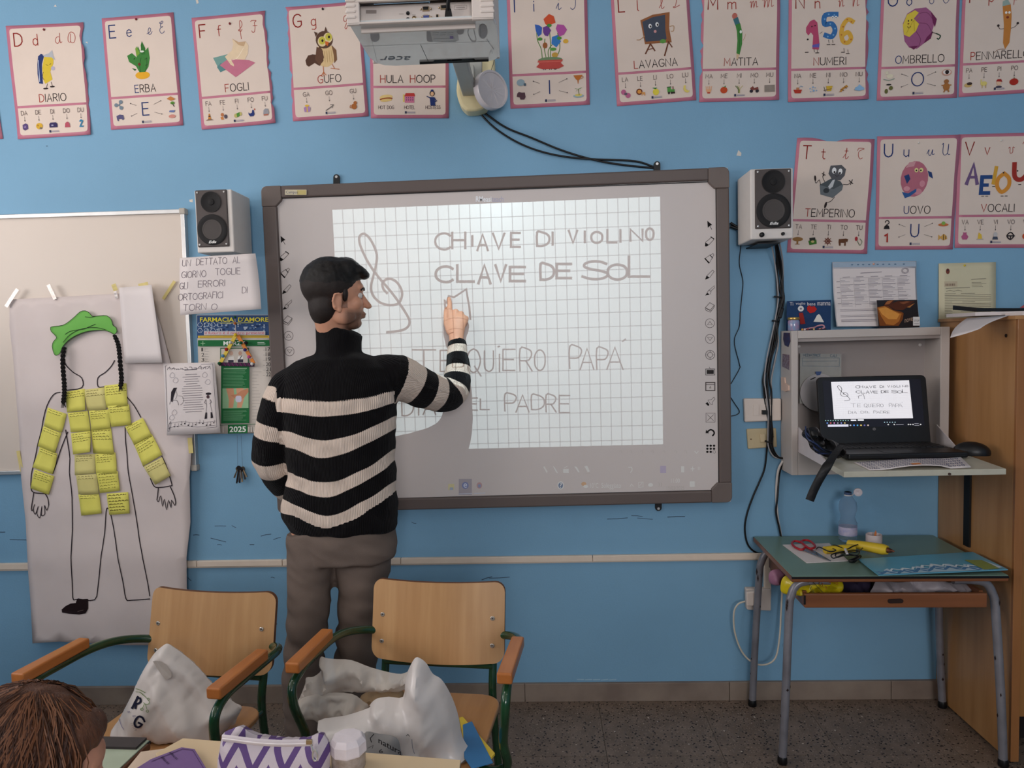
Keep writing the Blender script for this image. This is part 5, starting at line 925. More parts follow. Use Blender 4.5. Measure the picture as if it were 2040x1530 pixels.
for P in ([(130, 716), (133, 727), (148, 742), (165, 753), (166, 772), (136, 777)], [(231, 718), (224, 730), (212, 742), (198, 752), (199, 770), (212, 770)],
          [(125, 781), (113, 785), (99, 808), (90, 835), (84, 862), (76, 890), (71, 920), (67, 945), (65, 972), (70, 980), (82, 982), (96, 983)],
          [(138, 860), (128, 885), (117, 914), (108, 943)], [(134, 856), (140, 900), (141, 940), (145, 990), (146, 1040), (146, 1090), (146, 1140), (147, 1189), (153, 1193), (158, 1192)],
          [(255, 788), (270, 808), (282, 831)], [(251, 851), (252, 880), (256, 920), (260, 950), (265, 985), (271, 1020), (279, 1070), (288, 1110), (296, 1160), (300, 1186)],
          [(256, 860), (270, 887), (290, 928)], [(325, 908), (336, 930), (345, 963), (341, 967), (322, 970), (310, 968), (303, 952)], [(158, 1192), (190, 1194), (197, 1163), (205, 1105), (210, 1060), (213, 1018), (217, 1012), (222, 1022), (232, 1070), (240, 1110), (248, 1155), (254, 1191), (265, 1194), (300, 1192)],
          [(70, 981), (66, 1000), (64, 1014)], [(92, 983), (97, 993), (99, 1005)], [(318, 971), (316, 985), (314, 995)], [(342, 969), (348, 985), (351, 998), (351, 1003)]): a.line(P, W_, PEN, sm=3)
a.line([(64, 1014), (66, 1017), (71, 1004), (68, 1014), (72, 1024), (78, 1008), (75, 1022), (81, 1031), (85, 1008), (84, 1026), (91, 1023), (90, 1006), (95, 1016), (99, 1005)], 1.4, PEN, sm=3)
a.line([(314, 995), (317, 999), (322, 987), (325, 1008), (329, 994), (333, 1015), (337, 996), (342, 1011), (343, 996), (349, 1006), (351, 1003)], 1.4, PEN, sm=3)
a.poly([(155, 1193), (177, 1192), (177, 1212), (172, 1221), (160, 1223), (140, 1221), (126, 1219), (125, 1213), (133, 1206), (143, 1201), (153, 1200)], (34, 20, 22)); a.line([(157, 1217), (168, 1214), (173, 1206)], .8, (120, 104, 100))
a.build('outline_drawing', parent=sheet, fix=False)
M_tape = mat('masking_tape', (214, 196, 128), .55, var=.05); M_tape2 = mat('shiny_tape', (190, 182, 178), .2, var=.25, vs=60, metal=.3)
def strip(par, x0, y0, x1, y1, w, m, Y, warp=None, n=4, name='tape_strip'):
    d = Vector((x1-x0, y1-y0)); L_ = d.length; d /= L_; nn = Vector((-d.y, d.x))*w/2; g = G(); ff = (lambda x, y, h: A(x, y, Y)+Vector((0, -h, 0)))
    vs = []
    for i in range(n+1):
        p = Vector((x0, y0))+d*L_*i/n
        for s in (-1, 1): vs.append(ff(p.x+nn.x*s, p.y+nn.y*s, .0006*(i % 2)+.0004))
    g.add(vs, [(2*i, 2*i+1, 2*i+3, 2*i+2) for i in range(n)]); return g.build(name, m, par, fix=False, solid=.0003)
for q_ in ((12, 611, 35, 576, 7), (96, 567, 110, 596, 7)): strip(sheet, *q_, M_tape2, -.044)
strip(sheet, 229, 580, 233, 594, 6, M_tape2, -.044); strip(sheet, 226, 566, 231, 579, 9, M_tape, -.044); strip(sheet, 36, 898, 44, 940, 7, M_tape, -.040); strip(sheet, 378, 872, 381, 903, 9, M_tape, -.040); strip(sheet, 325, 596, 348, 560, 6, M_tape, -.024)
# sticky notes: each one its own sheet with a lifted lower edge
M_yel = mat('yellow_sticky_paper', (228, 220, 104), .6, var=.03, vs=20); M_yel2 = mat('pale_sticky_paper', (218, 206, 132), .6, var=.03, vs=20)
NOTES = [([(134, 780), (171, 774), (175, 816), (138, 821)], 'on the chest, top left, curling at its bottom', .010, 0), ([(171, 776), (212, 771), (216, 816), (176, 819)], 'on the chest, the paler one between two brighter notes', .003, 1), ([(211, 768), (254, 763), (258, 808), (216, 812)], 'on the right shoulder, beside the right braid', .003, 0),
 ([(138, 822), (177, 818), (182, 858), (143, 861)], 'in the second chest row, left', .003, 0), ([(179, 818), (220, 815), (223, 852), (183, 857)], 'in the second chest row, middle', .003, 0), ([(218, 808), (259, 805), (263, 846), (224, 850)], 'in the second chest row, right', .003, 0),
 ([(143, 863), (181, 858), (184, 899), (148, 905)], 'on the belly, left, strongly curled lower corner', .014, 0), ([(182, 855), (223, 852), (230, 904), (187, 903)], 'on the belly, right of the curled one', .004, 0), ([(149, 906), (190, 904), (193, 942), (152, 946)], 'on the hip, left', .003, 1), ([(190, 904), (231, 901), (235, 942), (194, 944)], 'on the hip, right', .003, 0),
 ([(154, 946), (195, 943), (199, 984), (158, 986)], 'above the crotch, left', .003, 1), ([(195, 942), (236, 938), (240, 977), (200, 982)], 'above the crotch, right, with several written lines', .003, 0), ([(157, 985), (198, 983), (204, 1022), (163, 1027)], 'on the left thigh, lowest of the left column', .003, 0), ([(213, 983), (256, 980), (260, 1022), (219, 1025)], 'on the right thigh, lowest note, with dark writing', .003, 0),
 ([(100, 811), (136, 824), (127, 861), (90, 848)], 'topmost on the left arm', .004, 0), ([(89, 848), (125, 862), (113, 902), (77, 888)], 'second on the left arm', .004, 0), ([(81, 890), (116, 903), (108, 944), (68, 930)], 'third on the left arm', .004, 0), ([(72, 934), (110, 948), (99, 985), (64, 972)], 'lowest on the left arm, above the hand', .004, 0),
 ([(250, 850), (285, 832), (304, 866), (268, 886)], 'topmost on the right arm', .005, 0), ([(268, 886), (303, 864), (326, 905), (288, 928)], 'in the middle of the right arm', .004, 0), ([(289, 929), (325, 910), (344, 946), (312, 965)], 'lowest on the right arm, near the hand', .004, 1)]
for i, (q_, where, lf, pale) in enumerate(NOTES):
    Yn = YP-.004-.0006*(i % 7)
    P = [A(x, y, Yn) for x, y in q_]
    def fn(u, v, h, P=P, lf=lf):
        p = P[0]*(1-u)*(1-v)+P[1]*u*(1-v)+P[2]*u*v+P[3]*(1-u)*v; return p+Vector((0, -h-lf*v*v*(.35+.65*u)+crease(p.x, p.z), 0))
    g = G(); g.add([fn(a_/4, b_/4, 0) for b_ in range(5) for a_ in range(5)], [(b_*5+a_, b_*5+a_+1, b_*5+a_+6, b_*5+a_+5) for b_ in range(4) for a_ in range(4)])
    o = g.build('sticky_note', M_yel2 if pale else M_yel, fix=False, solid=.0002, smooth=True, label='yellow sticky note '+where, cat='sticky note', group='sticky notes on the body outline')
    a = Art(fn, h0=.0004, dh=.00001); nl = rnd.choice((2, 3, 3, 4)) if i not in (11, 13) else 6
    for k in range(nl):
        x = .08; yy = .1+k*(.11 if i not in (11, 13) else .14)
        while x < rnd.uniform(.6, .95):
            w_ = rnd.uniform(.05, .16); a.line([(x, yy+rnd.uniform(-.01, .01)), (x+w_/2, yy-.02), (x+w_, yy+rnd.uniform(-.01, .02))], .02 if i != 13 else .035, (96, 84, 36)); x += w_+.05
    a.build('writing', parent=o, fix=False)
# green paper beret
BER = [(108, 705), (104, 690), (107, 680), (113, 673), (108, 666), (102, 660), (101, 652), (110, 650), (125, 648), (137, 641), (150, 630), (160, 621), (170, 619), (179, 624), (184, 630), (200, 629), (213, 629), (222, 637), (225, 648), (231, 652), (233, 660), (228, 666), (220, 662), (208, 658), (190, 658), (170, 661), (150, 669), (135, 679), (124, 692), (120, 703), (113, 708)]
g = G(); YB_ = YP-.022; pillow(g, BER, YB_, .003, mat('green_foam_paper', (108, 178, 78), .65, var=.02), wr=.05, res=16, smo=2)
ber = g.build('paper_beret', smooth=True, label='green cut-out beret on the head of the drawn figure', cat='paper hat')
a = Art(Wf(YB_-.0035), h0=.0005); GD = (40, 62, 34)
for P in ([(170, 631), (180, 632), (190, 630)], [(130, 666), (140, 660), (155, 657), (168, 655), (180, 650), (190, 646)], [(126, 682), (138, 668), (155, 658), (175, 653), (195, 653), (210, 657)]): a.line(P, 1.1, GD, sm=4)
a.line([(x, y) for x, y in BER], 1.0, GD, closed=True, sm=2); a.build('pen_lines', parent=ber, fix=False)
# two woollen braids
M_wool = mat('black_wool', (26, 23, 24), .95, var=.3, vs=300, bump=.6, bs=500)
for k, (pts, lab) in enumerate((([(128, 692), (125, 715), (126, 740), (128, 765), (128, 785), (126, 803)], 'left black wool braid hanging from the green beret'), ([(228, 668), (235, 685), (238, 705), (240, 730), (242, 755), (240, 770)], 'right black wool braid ending on the shoulder note'))):
    c = catmull([A(x, y, YP-.028) for x, y in pts], 8); n_ = len(c); g = G()
    for s in range(3):
        P = []
        for i, p in enumerate(c):
            ph = i*.85+s*2.094; am = .0055 if i > 2 else .004; P.append(p+Vector((am*math.sin(ph), .004*math.sin(2*ph), 0)))
        g.tube(catmull(P, 3), .0034, M_wool, n=7)
    e = c[-1]
    for s in range(7): g.tube([e+Vector((.001*s-.003, 0, .006)), e+Vector((.0026*(s-3), rnd.uniform(-.003, .003), -.012-rnd.uniform(0, .008)))], .0011, M_wool, n=5)
    g.build('wool_braid', smooth=True, label=lab, cat='braid', group='wool braids of the paper figure')
# ================================================================ papers and calendar between the boards
def curled(name, q_, Y, m, lab, cat, curlf=None, n=8, group=None, solid=.0004):
    P = [A(x, y, Y) for x, y in q_]
    def fn(u, v, h): 
        p = P[0]*(1-u)*(1-v)+P[1]*u*(1-v)+P[2]*u*v+P[3]*(1-u)*v; return p+Vector((0, -h-(curlf(u, v) if curlf else 0), 0))
    g = G(); g.add([fn(a_/n, b_/n, 0) for b_ in range(n+1) for a_ in range(n+1)], [(b_*(n+1)+a_, b_*(n+1)+a_+1, (b_+1)*(n+1)+a_+1, (b_+1)*(n+1)+a_) for b_ in range(n) for a_ in range(n)])
    return g.build(name, m, fix=False, solid=solid, smooth=True, label=lab, cat=cat, group=group), fn
dr, fd = curled('drawing_sheet', [(237, 573), (308, 568), (332, 722), (248, 724)], -.058, M_pap2, 'blank white paper with lifted right edge taped over the outline sheet', 'paper', lambda u, v: .035*max(0, u-.2)**2+.01*v*u)
strip(dr, 276, 569, 295, 565, 7, M_tape, -.056)
sg, fs_ = curled('handwritten_sign', [(358, 514), (509, 505), (523, 616), (361, 628)], -.205, M_pap2, 'white handwritten paper sign hanging from the left speaker', 'sign', lambda u, v: .004*math.sin(v*4+u*3)+.01*v*v)
a = Art(lambda x, y, h: fs_((x-358)/156-(y-510)/1600, (y-514+(x-358)*.06)/113, h), h0=.0006, dh=.00002); PN = (112, 100, 110)
for t_, x, y, sx_ in (('UN', 365, 530, 1.1), ('DETTATO', 394, 528, 1.05), ('AL', 468, 524, 1.0), ('GIORNO', 366, 553, 1.05), ('TOGLIE', 433, 548, 1.15), ('GLI', 364, 575, .95), ('ERRORI', 400, 572, 1.25), ('ORTOGRAFICI', 363, 597, 1.05), ('DI', 486, 584, 1.1), ('TORN', 374, 618, 1.3), ('O', 428, 617, 1.3)):
    a.word(t_, x, y, 12.5, .95, PN, sx=sx_*.86, jit=.4, slope=-.05, gap=1.0)
a.build('handwriting', parent=sg, fix=False)
# music sheet
ms, fm = curled('song_sheet', [(325, 724), (427, 722), (440, 862), (334, 867)], -.062, M_pap2, 'white printed song sheet in a plastic sleeve with small figures and notes', 'paper', lambda u, v: .003*math.sin(u*5)+.006*v)
a = Art(lambda x, y, h: fm((x-325-(y-724)*.07)/105, (y-724)/141, h), h0=.0008, dh=.00002); IG = (96, 88, 96)
a.line([(330, 729), (426, 727), (433, 853), (337, 857)], .7, IG, closed=True)
for x in range(334, 424, 9): a.line([(x, 735+rnd.uniform(-3, 3)), (x+5, 732+rnd.uniform(-3, 3)), (x+6, 737)], .9, IG, sm=2)
a.line([(334, 733), (380, 737), (420, 731)], .6, IG, sm=3); a.line([(370, 738), (394, 737)], 1.3, IG)
for i in range(17): w_ = rnd.uniform(10, 18) + (i > 4)*3; a.line([(382-w_+i*.3, 747+i*4.6), (384+w_+i*.3, 746.5+i*4.6)], .9, (120, 112, 118))
a.poly([(343, 780), (348, 772), (355, 772), (352, 778), (348, 790), (346, 800), (342, 798)], (44, 38, 44)); a.line([(352, 776), (355, 786), (352, 794)], .7, IG, sm=3); a.line([(340, 804), (343, 797), (355, 797), (358, 806)], .8, IG, sm=2); a.line([(358, 788), (366, 790), (368, 800), (362, 806)], .6, IG, sm=3)
a.ell(417, 786, 5.5, 2.4, (44, 38, 44)); a.ell(416, 792, 3, 3.6, (80, 60, 66)); a.line([(412, 797), (409, 803), (413, 807)], .8, IG); a.line([(420, 797), (423, 803), (419, 806)], .8, IG); a.line([(412, 797), (413, 810), (412, 824)], .7, IG); a.line([(420, 797), (421, 810), (424, 824)], .7, IG); a.poly([(411, 823), (414, 823), (414, 835), (409, 836)], (44, 38, 44)); a.poly([(421, 823), (424, 823), (426, 834), (421, 835)], (44, 38, 44))
for (x, y) in ((345, 747), (352, 757), (410, 748), (416, 762), (350, 820), (345, 830)): a.line([(x-5, y), (x, y-5), (x+5, y), (x+2, y+5), (x-4, y+4)], .6, (150, 142, 150), sm=3, closed=True)
for yy in (842, 850): a.line([(340, yy), (365, yy-3), (395, yy+1), (431, yy-1)], .5, IG, sm=3)
a.line([(341, 855), (339, 845), (343, 838), (342, 850), (338, 852)], .9, IG, sm=3)
for x in range(350, 428, 7): y = 846+3*math.sin(x*.2); a.ell(x, y, 1.5, 1.1, (50, 44, 50)); a.line([(x+1.3, y), (x+1.3, y-6)], .6, IG)
a.build('print', parent=ms, fix=False)
# wall calendar
M_cal = mat('calendar_paper', (216, 206, 196), .5, var=.02)
cal, fc = curled('wall_calendar', [(392, 627), (541, 627), (548, 862), (400, 865)], -.012, M_cal, 'pharmacy wall calendar for March 2025 with blue header and green strip', 'calendar', lambda u, v: .0008)
a = Art(lambda x, y, h: fc((x-392-(y-627)*.033)/149, (y-627+(x-392)*.0)/236, h), h0=.0006, dh=.00006); CG = (38, 108, 62)
a.rect(393, 628, 541, 673, (58, 84, 128)); 
for i in range(90): x = rnd.uniform(395, 536); y = rnd.uniform(641, 662); a.rect(x, y, x+rnd.uniform(2, 5), y+rnd.uniform(1, 4), rnd.choice(((96, 124, 160), (40, 58, 98), (150, 168, 190), (78, 106, 148), (180, 190, 204))))
for x in range(400, 445, 13):
    for y in (647, 658): a.line([(x+5*math.cos(t*PI/3), y+4.6*math.sin(t*PI/3)) for t in range(6)], .7, (196, 206, 216), closed=True)
a.rect(408, 659.5, 530, 667, (206, 196, 196)); a.rect(396, 668, 541, 672.6, (222, 186, 70)); a.bf("FARMACIA  D'AMORE", 400, 632, 536, 641, (232, 218, 70), bold=.02); a.line([(440, 643.5), (506, 643)], 1.5, (206, 200, 110)); a.bf('il futuro è il nostro presente', 410, 660, 528, 667, (196, 60, 90)); a.line([(400, 670.5), (536, 670.4)], .8, (120, 96, 40))
a.rect(396, 677, 540, 689, CG); a.bf('MARZO', 447, 679, 493, 687.5, (232, 236, 230), bold=.02); a.line([(402, 683), (410, 683)], 1.2, (150, 190, 150)); a.line([(406, 679), (406, 687)], 1.2, (150, 190, 150)); a.line([(515, 682), (528, 682)], 1, (210, 224, 210)); a.line([(515, 685), (530, 685)], 1, (210, 224, 210))
for i, n_ in enumerate(('1', '2', '3')): a.bf(n_, 403, 692+i*10, 409 if i else 406, 699+i*10, (52, 48, 50)); a.line([(410, 694+i*10), (416, 694+i*10)], .5, (140, 132, 130)); a.line([(410, 699+i*10), (418, 699+i*10)], .5, (140, 132, 130))
for i, n_ in enumerate(('17', '18', '19', '20', '21', '22')): a.bf(n_, 531+i*.3, 691.5+i*10, 540+i*.3, 699+i*10, (52, 48, 50)); a.line([(526, 697+i*10), (530, 697+i*10)], .5, (140, 132, 130))
for i in range(16): a.line([(505, 740+i*6.3), (505+rnd.uniform(6, 24), 740+i*6.3)], .45, (150, 142, 140))
a.rect(441, 692, 498, 722, (64, 104, 76)); a.rect(443, 694, 496, 722, (200, 190, 180)); a.ell(463, 703, 4, 4.4, (190, 156, 140)); a.poly([(456, 721), (458, 710), (468, 709), (470, 721)], (226, 220, 214)); a.ell(481, 703, 3.6, 4.2, (186, 150, 132)); a.poly([(474, 721), (477, 709), (486, 709), (488, 721)], (228, 224, 220)); a.line([(478, 718), (484, 708)], 1.4, (60, 54, 56)); a.rect(457, 716, 468, 721, (60, 56, 70)); a.rect(476, 715, 487, 721, (60, 56, 70))
a.rect(443, 722, 499, 842, CG)
for i in range(14): a.line([(447, 735+i*2.9), (447+rnd.uniform(38, 48), 735+i*2.9)], .7, (120, 168, 130))
a.line([(449, 733), (494, 733)], 1.4, (160, 200, 160)); a.rect(446, 772, 498, 812, (150, 190, 150)); a.poly([(453, 772), (468, 772), (470, 790), (467, 811), (458, 811), (459, 795)], (206, 150, 118)); a.poly([(473, 772), (488, 772), (490, 790), (484, 811), (475, 811), (476, 795)], (212, 158, 126)); a.poly([(462, 786), (474, 784), (484, 777), (497, 772), (498, 780), (488, 792), (476, 796)], (196, 136, 104)); a.rrect(472, 787, 484, 800, 4, (206, 202, 220))
for i in range(10): a.line([(448, 817+i*2.1), (448+rnd.uniform(34, 48), 817+i*2.1)], .6, (120, 168, 130))
a.line([(440, 845), (530, 844)], 1, CG); a.rect(457, 845, 496, 862, CG); a.bf('2025', 460, 848, 493, 859.5, (236, 238, 234), bold=.02)
for x in (443, 448, 499, 504, 509, 514): a.rect(x-2, 849, x+1.6, 860, (196, 188, 180))
a.build('print', parent=cal, fix=False)
# craft-stick triangle with beads
tri = thing('craft_stick_triangle', 'triangle ornament of coloured craft sticks and pompoms over the calendar', 'ornament', A(471, 730, -.03))
CS = {'yellow': (222, 192, 70), 'orange': (222, 132, 50), 'dark': (60, 26, 58)}
for (x0, y0, x1, y1, c) in ((471, 666, 440, 722, 'yellow'), (474, 668, 506, 724, 'orange'), (436, 725, 507, 727, 'dark')):
    a0, a1 = A(x0, y0, -.026), A(x1, y1, -.026); bar('craft_stick', a0, a1, .014, .003, mat('painted_stick', CS[c], .5), tri, Y=-.026, bev=.001)
    if c == 'dark':
        for i in range(7): x = 446+i*8; p0, p1 = A(x, 723, -.0295), A(x+4, 729, -.0295); bar('yarn_wrap', p0, p1, .004, .001, mat('purple_yarn', (110, 40, 90), .8), tri, Y=-.0295, bev=0)
    else:
        for i in range(2, 7): t_ = i/7.5; p = a0.lerp(a1, t_); q2 = a0.lerp(a1, t_+.03); bar('yarn_wrap', Vector((p.x, 0, p.z)), Vector((q2.x, 0, q2.z)), .0145, .001, mat('pale_yarn', (232, 226, 214), .8), tri, Y=-.0292, bev=0) if i % 2 == 0 else None
for (x, y, c) in ((468, 632, (40, 96, 62)), (468, 644, (200, 110, 50)), (469, 667, (232, 196, 50)), (459, 682, (220, 216, 210)), (451, 696, (176, 40, 38)), (444, 709, (96, 146, 180)), (437, 724, (34, 90, 56)), (480, 683, (34, 90, 56)), (488, 697, (70, 50, 120)), (496, 711, (206, 90, 150)), (502, 725, (228, 224, 220)), (490, 683, (30, 26, 28))):
    g = G(); g.ball(A(x, y, -.034), .0068 if y > 660 else .0055, nu=12, nv=8); g.build('pompom', mat('pompom', c, .9, bump=.5, bs=600), tri, smooth=True)
g = G(); g.tube([A(468, 630, -.03), A(469, 648, -.031), A(470, 662, -.03)], .0015, mat('white_ribbon', (214, 200, 196), .7)); g.build('hanging_ribbon', None, tri)
# keys
ky = thing('key_bunch', 'bunch of small dark keys hanging on two bead chains under the calendar', 'keys', A(478, 962, -.02))
g = G()
for x0, x1 in ((472.5, 473.5), (480, 483)):
    a0, a1 = A(x0, 868, -.008), A(x1, 928, -.012)
    for i in range(26): g.ball(a0.lerp(a1, i/25), .0013, None, nu=6, nv=4)
g.build('bead_chain', mat('chain_metal', (110, 122, 140), .35, metal=.6), ky, smooth=True, kind='stuff')
M_key = [mat('old_brass', (110, 92, 70), .35, metal=.8), mat('dull_steel', (88, 84, 82), .35, metal=.8), mat('dark_key', (36, 32, 34), .4, metal=.5)]
for i, (x, y, x2, y2) in enumerate(((475, 930, 467, 952), (477, 930, 474, 960), (479, 932, 478, 962), (481, 932, 483, 960), (483, 931, 489, 955), (476, 928, 472, 963), (482, 930, 492, 950), (478, 930, 481, 953))):
    b0, b1 = A(x, y, -.014-.003*(i % 3)), A(x2, y2, -.016-.003*(i % 4)); m_ = M_key[i % 3]; g = G(); d_ = (b1-b0).normalized()
    RX = Matrix.Rotation(PI/2, 3, 'X'); g.lathe([(.003, -.0008), (.0085, -.0008), (.0085, .0008), (.003, .0008)], b0+d_*.008, m_, n=14, R=RX)
    s_ = Vector((d_.z, 0, -d_.x))*.0022; g.hexa([b0+d_*.014-s_, b1-s_, b1+s_*1.8, b0+d_*.014+s_], [p+Vector((0, -.0016, 0)) for p in (b0+d_*.014-s_, b1-s_, b1+s_*1.8, b0+d_*.014+s_)], m_); g.build('key', None, ky)
# ================================================================ laptop cabinet on the wall
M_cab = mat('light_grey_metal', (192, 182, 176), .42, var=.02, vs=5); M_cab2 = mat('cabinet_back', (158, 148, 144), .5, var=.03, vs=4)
YC = -.125
cx0, cx1 = A(1577, 800, YC).x, A(1891, 800, YC).x; czt, czb = A(1730, 655, YC).z, A(1577, 947, YC).z
ix0, ix1 = A(1590, 800, YC).x, A(1873, 800, YC).x; izt = A(1730, 671, YC).z; izb = A(1590, 893, YC).z
zs = 1.025
cb = thing('wall_cabinet', 'light grey metal wall cabinet with fold-down shelf holding the laptop', 'cabinet', ((cx0+cx1)/2, 0, czb))
def bx(x0, x1, y0, y1, z0, z1): g = G(); return g.box(((x0+x1)/2, (y0+y1)/2, (z0+z1)/2), (abs(x1-x0), abs(y1-y0), abs(z1-z0)))
bx(cx0, ix0, YC, -.001, czb, czt).build('side_panel', M_cab, cb, bev=.002); bx(ix1, cx1, YC, -.001, czb, czt).build('side_panel', M_cab, cb, bev=.002)
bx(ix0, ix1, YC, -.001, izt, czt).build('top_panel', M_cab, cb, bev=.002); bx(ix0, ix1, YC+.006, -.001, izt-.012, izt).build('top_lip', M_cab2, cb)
bx(ix0, ix1, YC, -.001, czb, zs-.02).build('front_panel', M_cab, cb, bev=.002)
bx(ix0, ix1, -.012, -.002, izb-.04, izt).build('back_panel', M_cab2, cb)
shx0, shx1 = .919, 1.402
ysf = -.615
P = [(ix0+.005, YC+.01), (ix1-.006, YC+.01), (shx1, ysf), (shx0, ysf)]
g = G(); g.slab([Vector((x, y, zs-.018)) for x, y in P], (0, 0, .018)); g.build('fold_down_shelf', mat('shelf_laminate', (186, 182, 166), .4), cb, bev=.0015)
gz = A(1592, 851, YC).z
g = G(); g.slab([Vector((ix0+.001, YC+.005, izb-.015)), Vector((ix0+.001, YC+.005, gz)), Vector((.932, -.43, zs+.004)), Vector((.932, -.43, zs-.018))], (.004, 0, 0)); g.build('side_stay', mat('stay_white', (206, 198, 200), .4), cb)
g = G(); g.slab([Vector((ix1-.010, YC+.005, zs)), Vector((ix1-.010, YC+.005, A(1878, 846, YC).z)), Vector((ix1-.035, -.32, zs+.002)), Vector((ix1-.035, -.32, zs))], (.004, 0, 0)); g.build('side_stay', mat('stay_white', (206, 198, 200), .4), cb)
for x, y in ((1832, 687), (1591, 690)): g = G(); g.lathe([(.006, 0), (.006, .004), (.004, .0055), (0, .0055)], A(x, y, -.012), n=14, R=Matrix.Rotation(PI/2, 3, 'X')); g.build('bolt', mat('bolt_white', (206, 200, 196), .3), cb, smooth=True)
g = G(); g.lathe([(.004, 0), (.004, .004), (0, .004)], A(1891, 944, ysf), n=10, R=Matrix.Rotation(PI/2, 3, 'X')); g.build('shelf_screw', mat('rusty_screw', (70, 50, 44), .6), cb)
# stickers on the left side face of the cabinet (facing left/front): thin slabs
def side_sticker(pts, m, lab, name='sticker', h=.0015):
    g = G(); P = []
    for x, y in pts:
        d = (x-1020)/FPX*cr-(y-765)/FPX*cu+cf; t_ = (cx0-CO.x)/d.x; P.append(CO+d*t_)
    P = [Vector((cx0-.0004, min(-.004, p.y), p.z)) for p in P]
    g.slab(P, (-h, 0, 0)); return g.build(name, m, label=lab, cat='sticker', group='stickers on the cabinet side')
def front_sticker(pts, Y, m, lab, name='sticker'):
    g = G(); g.slab([A(x, y, Y) for x, y in pts], (0, -.0015, 0)); return g.build(name, m, label=lab, cat='sticker', group='stickers on the cabinet side')
side_sticker([(1562, 663), (1574, 663), (1575, 680), (1571, 691), (1564, 688), (1561, 676)], mat('dark_sticker', (74, 48, 66), .35, vs=90, rgb2=(40, 60, 104)), 'shield-shaped dark sticker at the top of the cabinet side')
side_sticker([(1560, 705), (1573, 707), (1573, 737), (1559, 730)], mat('photo_sticker', (150, 140, 150), .35, vs=120, rgb2=(96, 50, 60)), 'small white-edged picture sticker in the middle of the cabinet side')
side_sticker([(1558, 751), (1565, 752), (1566, 763), (1573, 768), (1573, 778), (1566, 780), (1559, 777)], mat('hand_sticker', (222, 190, 172), .5), 'pale pink hand-shaped sticker on the cabinet side', h=.004)
# hole and cables
# CD sleeve inside
cd = thing('disc_sleeve', 'clear sleeve with a written label and a white disc inside the cabinet', 'disc', A(1630, 800, -.03))
g = G(); g.slab([A(x, y, -.030) for x, y in ((1594, 704), (1676, 705), (1676, 802), (1593, 804))], (0, .004, 0)); g.build('sleeve', mat('sleeve_plastic', (164, 162, 156), .25), cd)
g = G(); dc = A(1632, 782, -.036); g.lathe([(.012, 0), (.072, 0), (.072, .0012), (.012, .0012)], dc, n=48, R=Matrix.Rotation(PI/2, 3, 'X')); g.build('disc', mat('white_disc', (178, 172, 172), .3), cd)
a = Art(Wf(-.031), h0=.0004); BL_ = (84, 110, 130); a.line([(1598, 713), (1672, 713), (1672, 730), (1599, 729)], .5, BL_, closed=True); a.word('MEDIATRICE', 1600, 710, 5, .6, BL_, jit=.3); a.word('CALI', 1654, 711, 5, .6, BL_, jit=.3); a.line([(1600, 720), (1668, 719)], .4, BL_)
a.build('label_writing', parent=cd, fix=False); a = Art(Wf(-.0375), h0=.0004); a.poly([(1624, 740), (1637, 740), (1634, 747), (1627, 748)], (74, 94, 138)); a.line([(1615, 756), (1624, 752)], 2, (40, 40, 44)); a.build('disc_print', parent=cd, fix=False)
# ================================================================ laptop
M_lap = mat('laptop_black', (20, 19, 21), .38, var=.1); M_lap2 = mat('laptop_deck', (34, 32, 34), .45, var=.15, vs=60)
lp = thing('laptop', 'open black laptop showing the written squared page, standing on the cabinet shelf', 'laptop', A(1740, 900, -.3))
ql = [A(1629, 752, -.165), A(1847, 747, -.165), A(1849, 880, -.195), A(1632, 886, -.195)]
lx0, lx1 = (ql[0].x+ql[3].x)/2, (ql[1].x+ql[2].x)/2; lzt = ql[0].z*.5+ql[1].z*.5; lzb = zs+.022; yl0, yl1 = -.165, -.205
def LF(u, v, h=0): z = lzt+(lzb-lzt)*v; return Vector((lx0+(lx1-lx0)*u, yl0+(yl1-yl0)*v-h, z))
P = []
for (cu_, cv_, a0) in ((0, 0, PI), (1, 0, 1.5*PI)):
    for i in range(6): an = a0+PI/2*i/5; r_ = .045; P.append((cu_+(r_ if cu_ == 0 else -r_)+r_*math.cos(an), r_*1.5+r_*1.5*math.sin(an)))
P += [(1, 1), (0, 1)]
g = G(); g.slab([LF(u, v) for u, v in P], (0, .012, 0)); g.build('lid', M_lap, lp, bev=.002)
M_em = lambda nme, c, s: mat(nme, c, .4, var=0, emit=s)
def LA(x, y, h):   # laptop screen art in photo coordinates -> lid coordinates
    u = ((x-1629)-(y-752)*.022)/218; v = (y-752+(x-1629)*.022)/150; return LF(u, v, h+.0004)
a = Art(LA, h0=.0002, dh=.00003)
a.poly([(1640, 759), (1836, 756), (1839, 861), (1643, 865)], M_em('screen_dark', (14, 14, 24), .6)); a.poly([(1657, 762), (1813, 759), (1817, 844), (1660, 846)], M_em('screen_page', (214, 212, 216), .72))
Mg = M_em('screen_grid', (190, 188, 194), .66); Mt = M_em('screen_ink', (50, 46, 50), .15)
def lq(u, v): return (1657*(1-u)*(1-v)+1813*u*(1-v)+1817*u*v+1660*(1-u)*v, 762*(1-u)*(1-v)+759*u*(1-v)+844*u*v+846*(1-u)*v)
for i in range(1, 32): a.line([lq(i/32, 0), lq(i/32, 1)], .25, Mg, step=False)
a.h += .00004
for j in range(1, 18): a.line([lq(0, j/17.5), lq(1, j/17.5)], .35, Mg, step=False)
a.h += .00004
def toL(x, y):
    v = (y-(418-(x-662)*.041))/(485); u = (x-662-v*22)/(655-v*20); return lq(u, v)
class LW(Art): pass
b = Art(lambda x, y, h: LA(*toL(x, y), h), h0=.0006, dh=.000004); writing(b, Mt, .85)
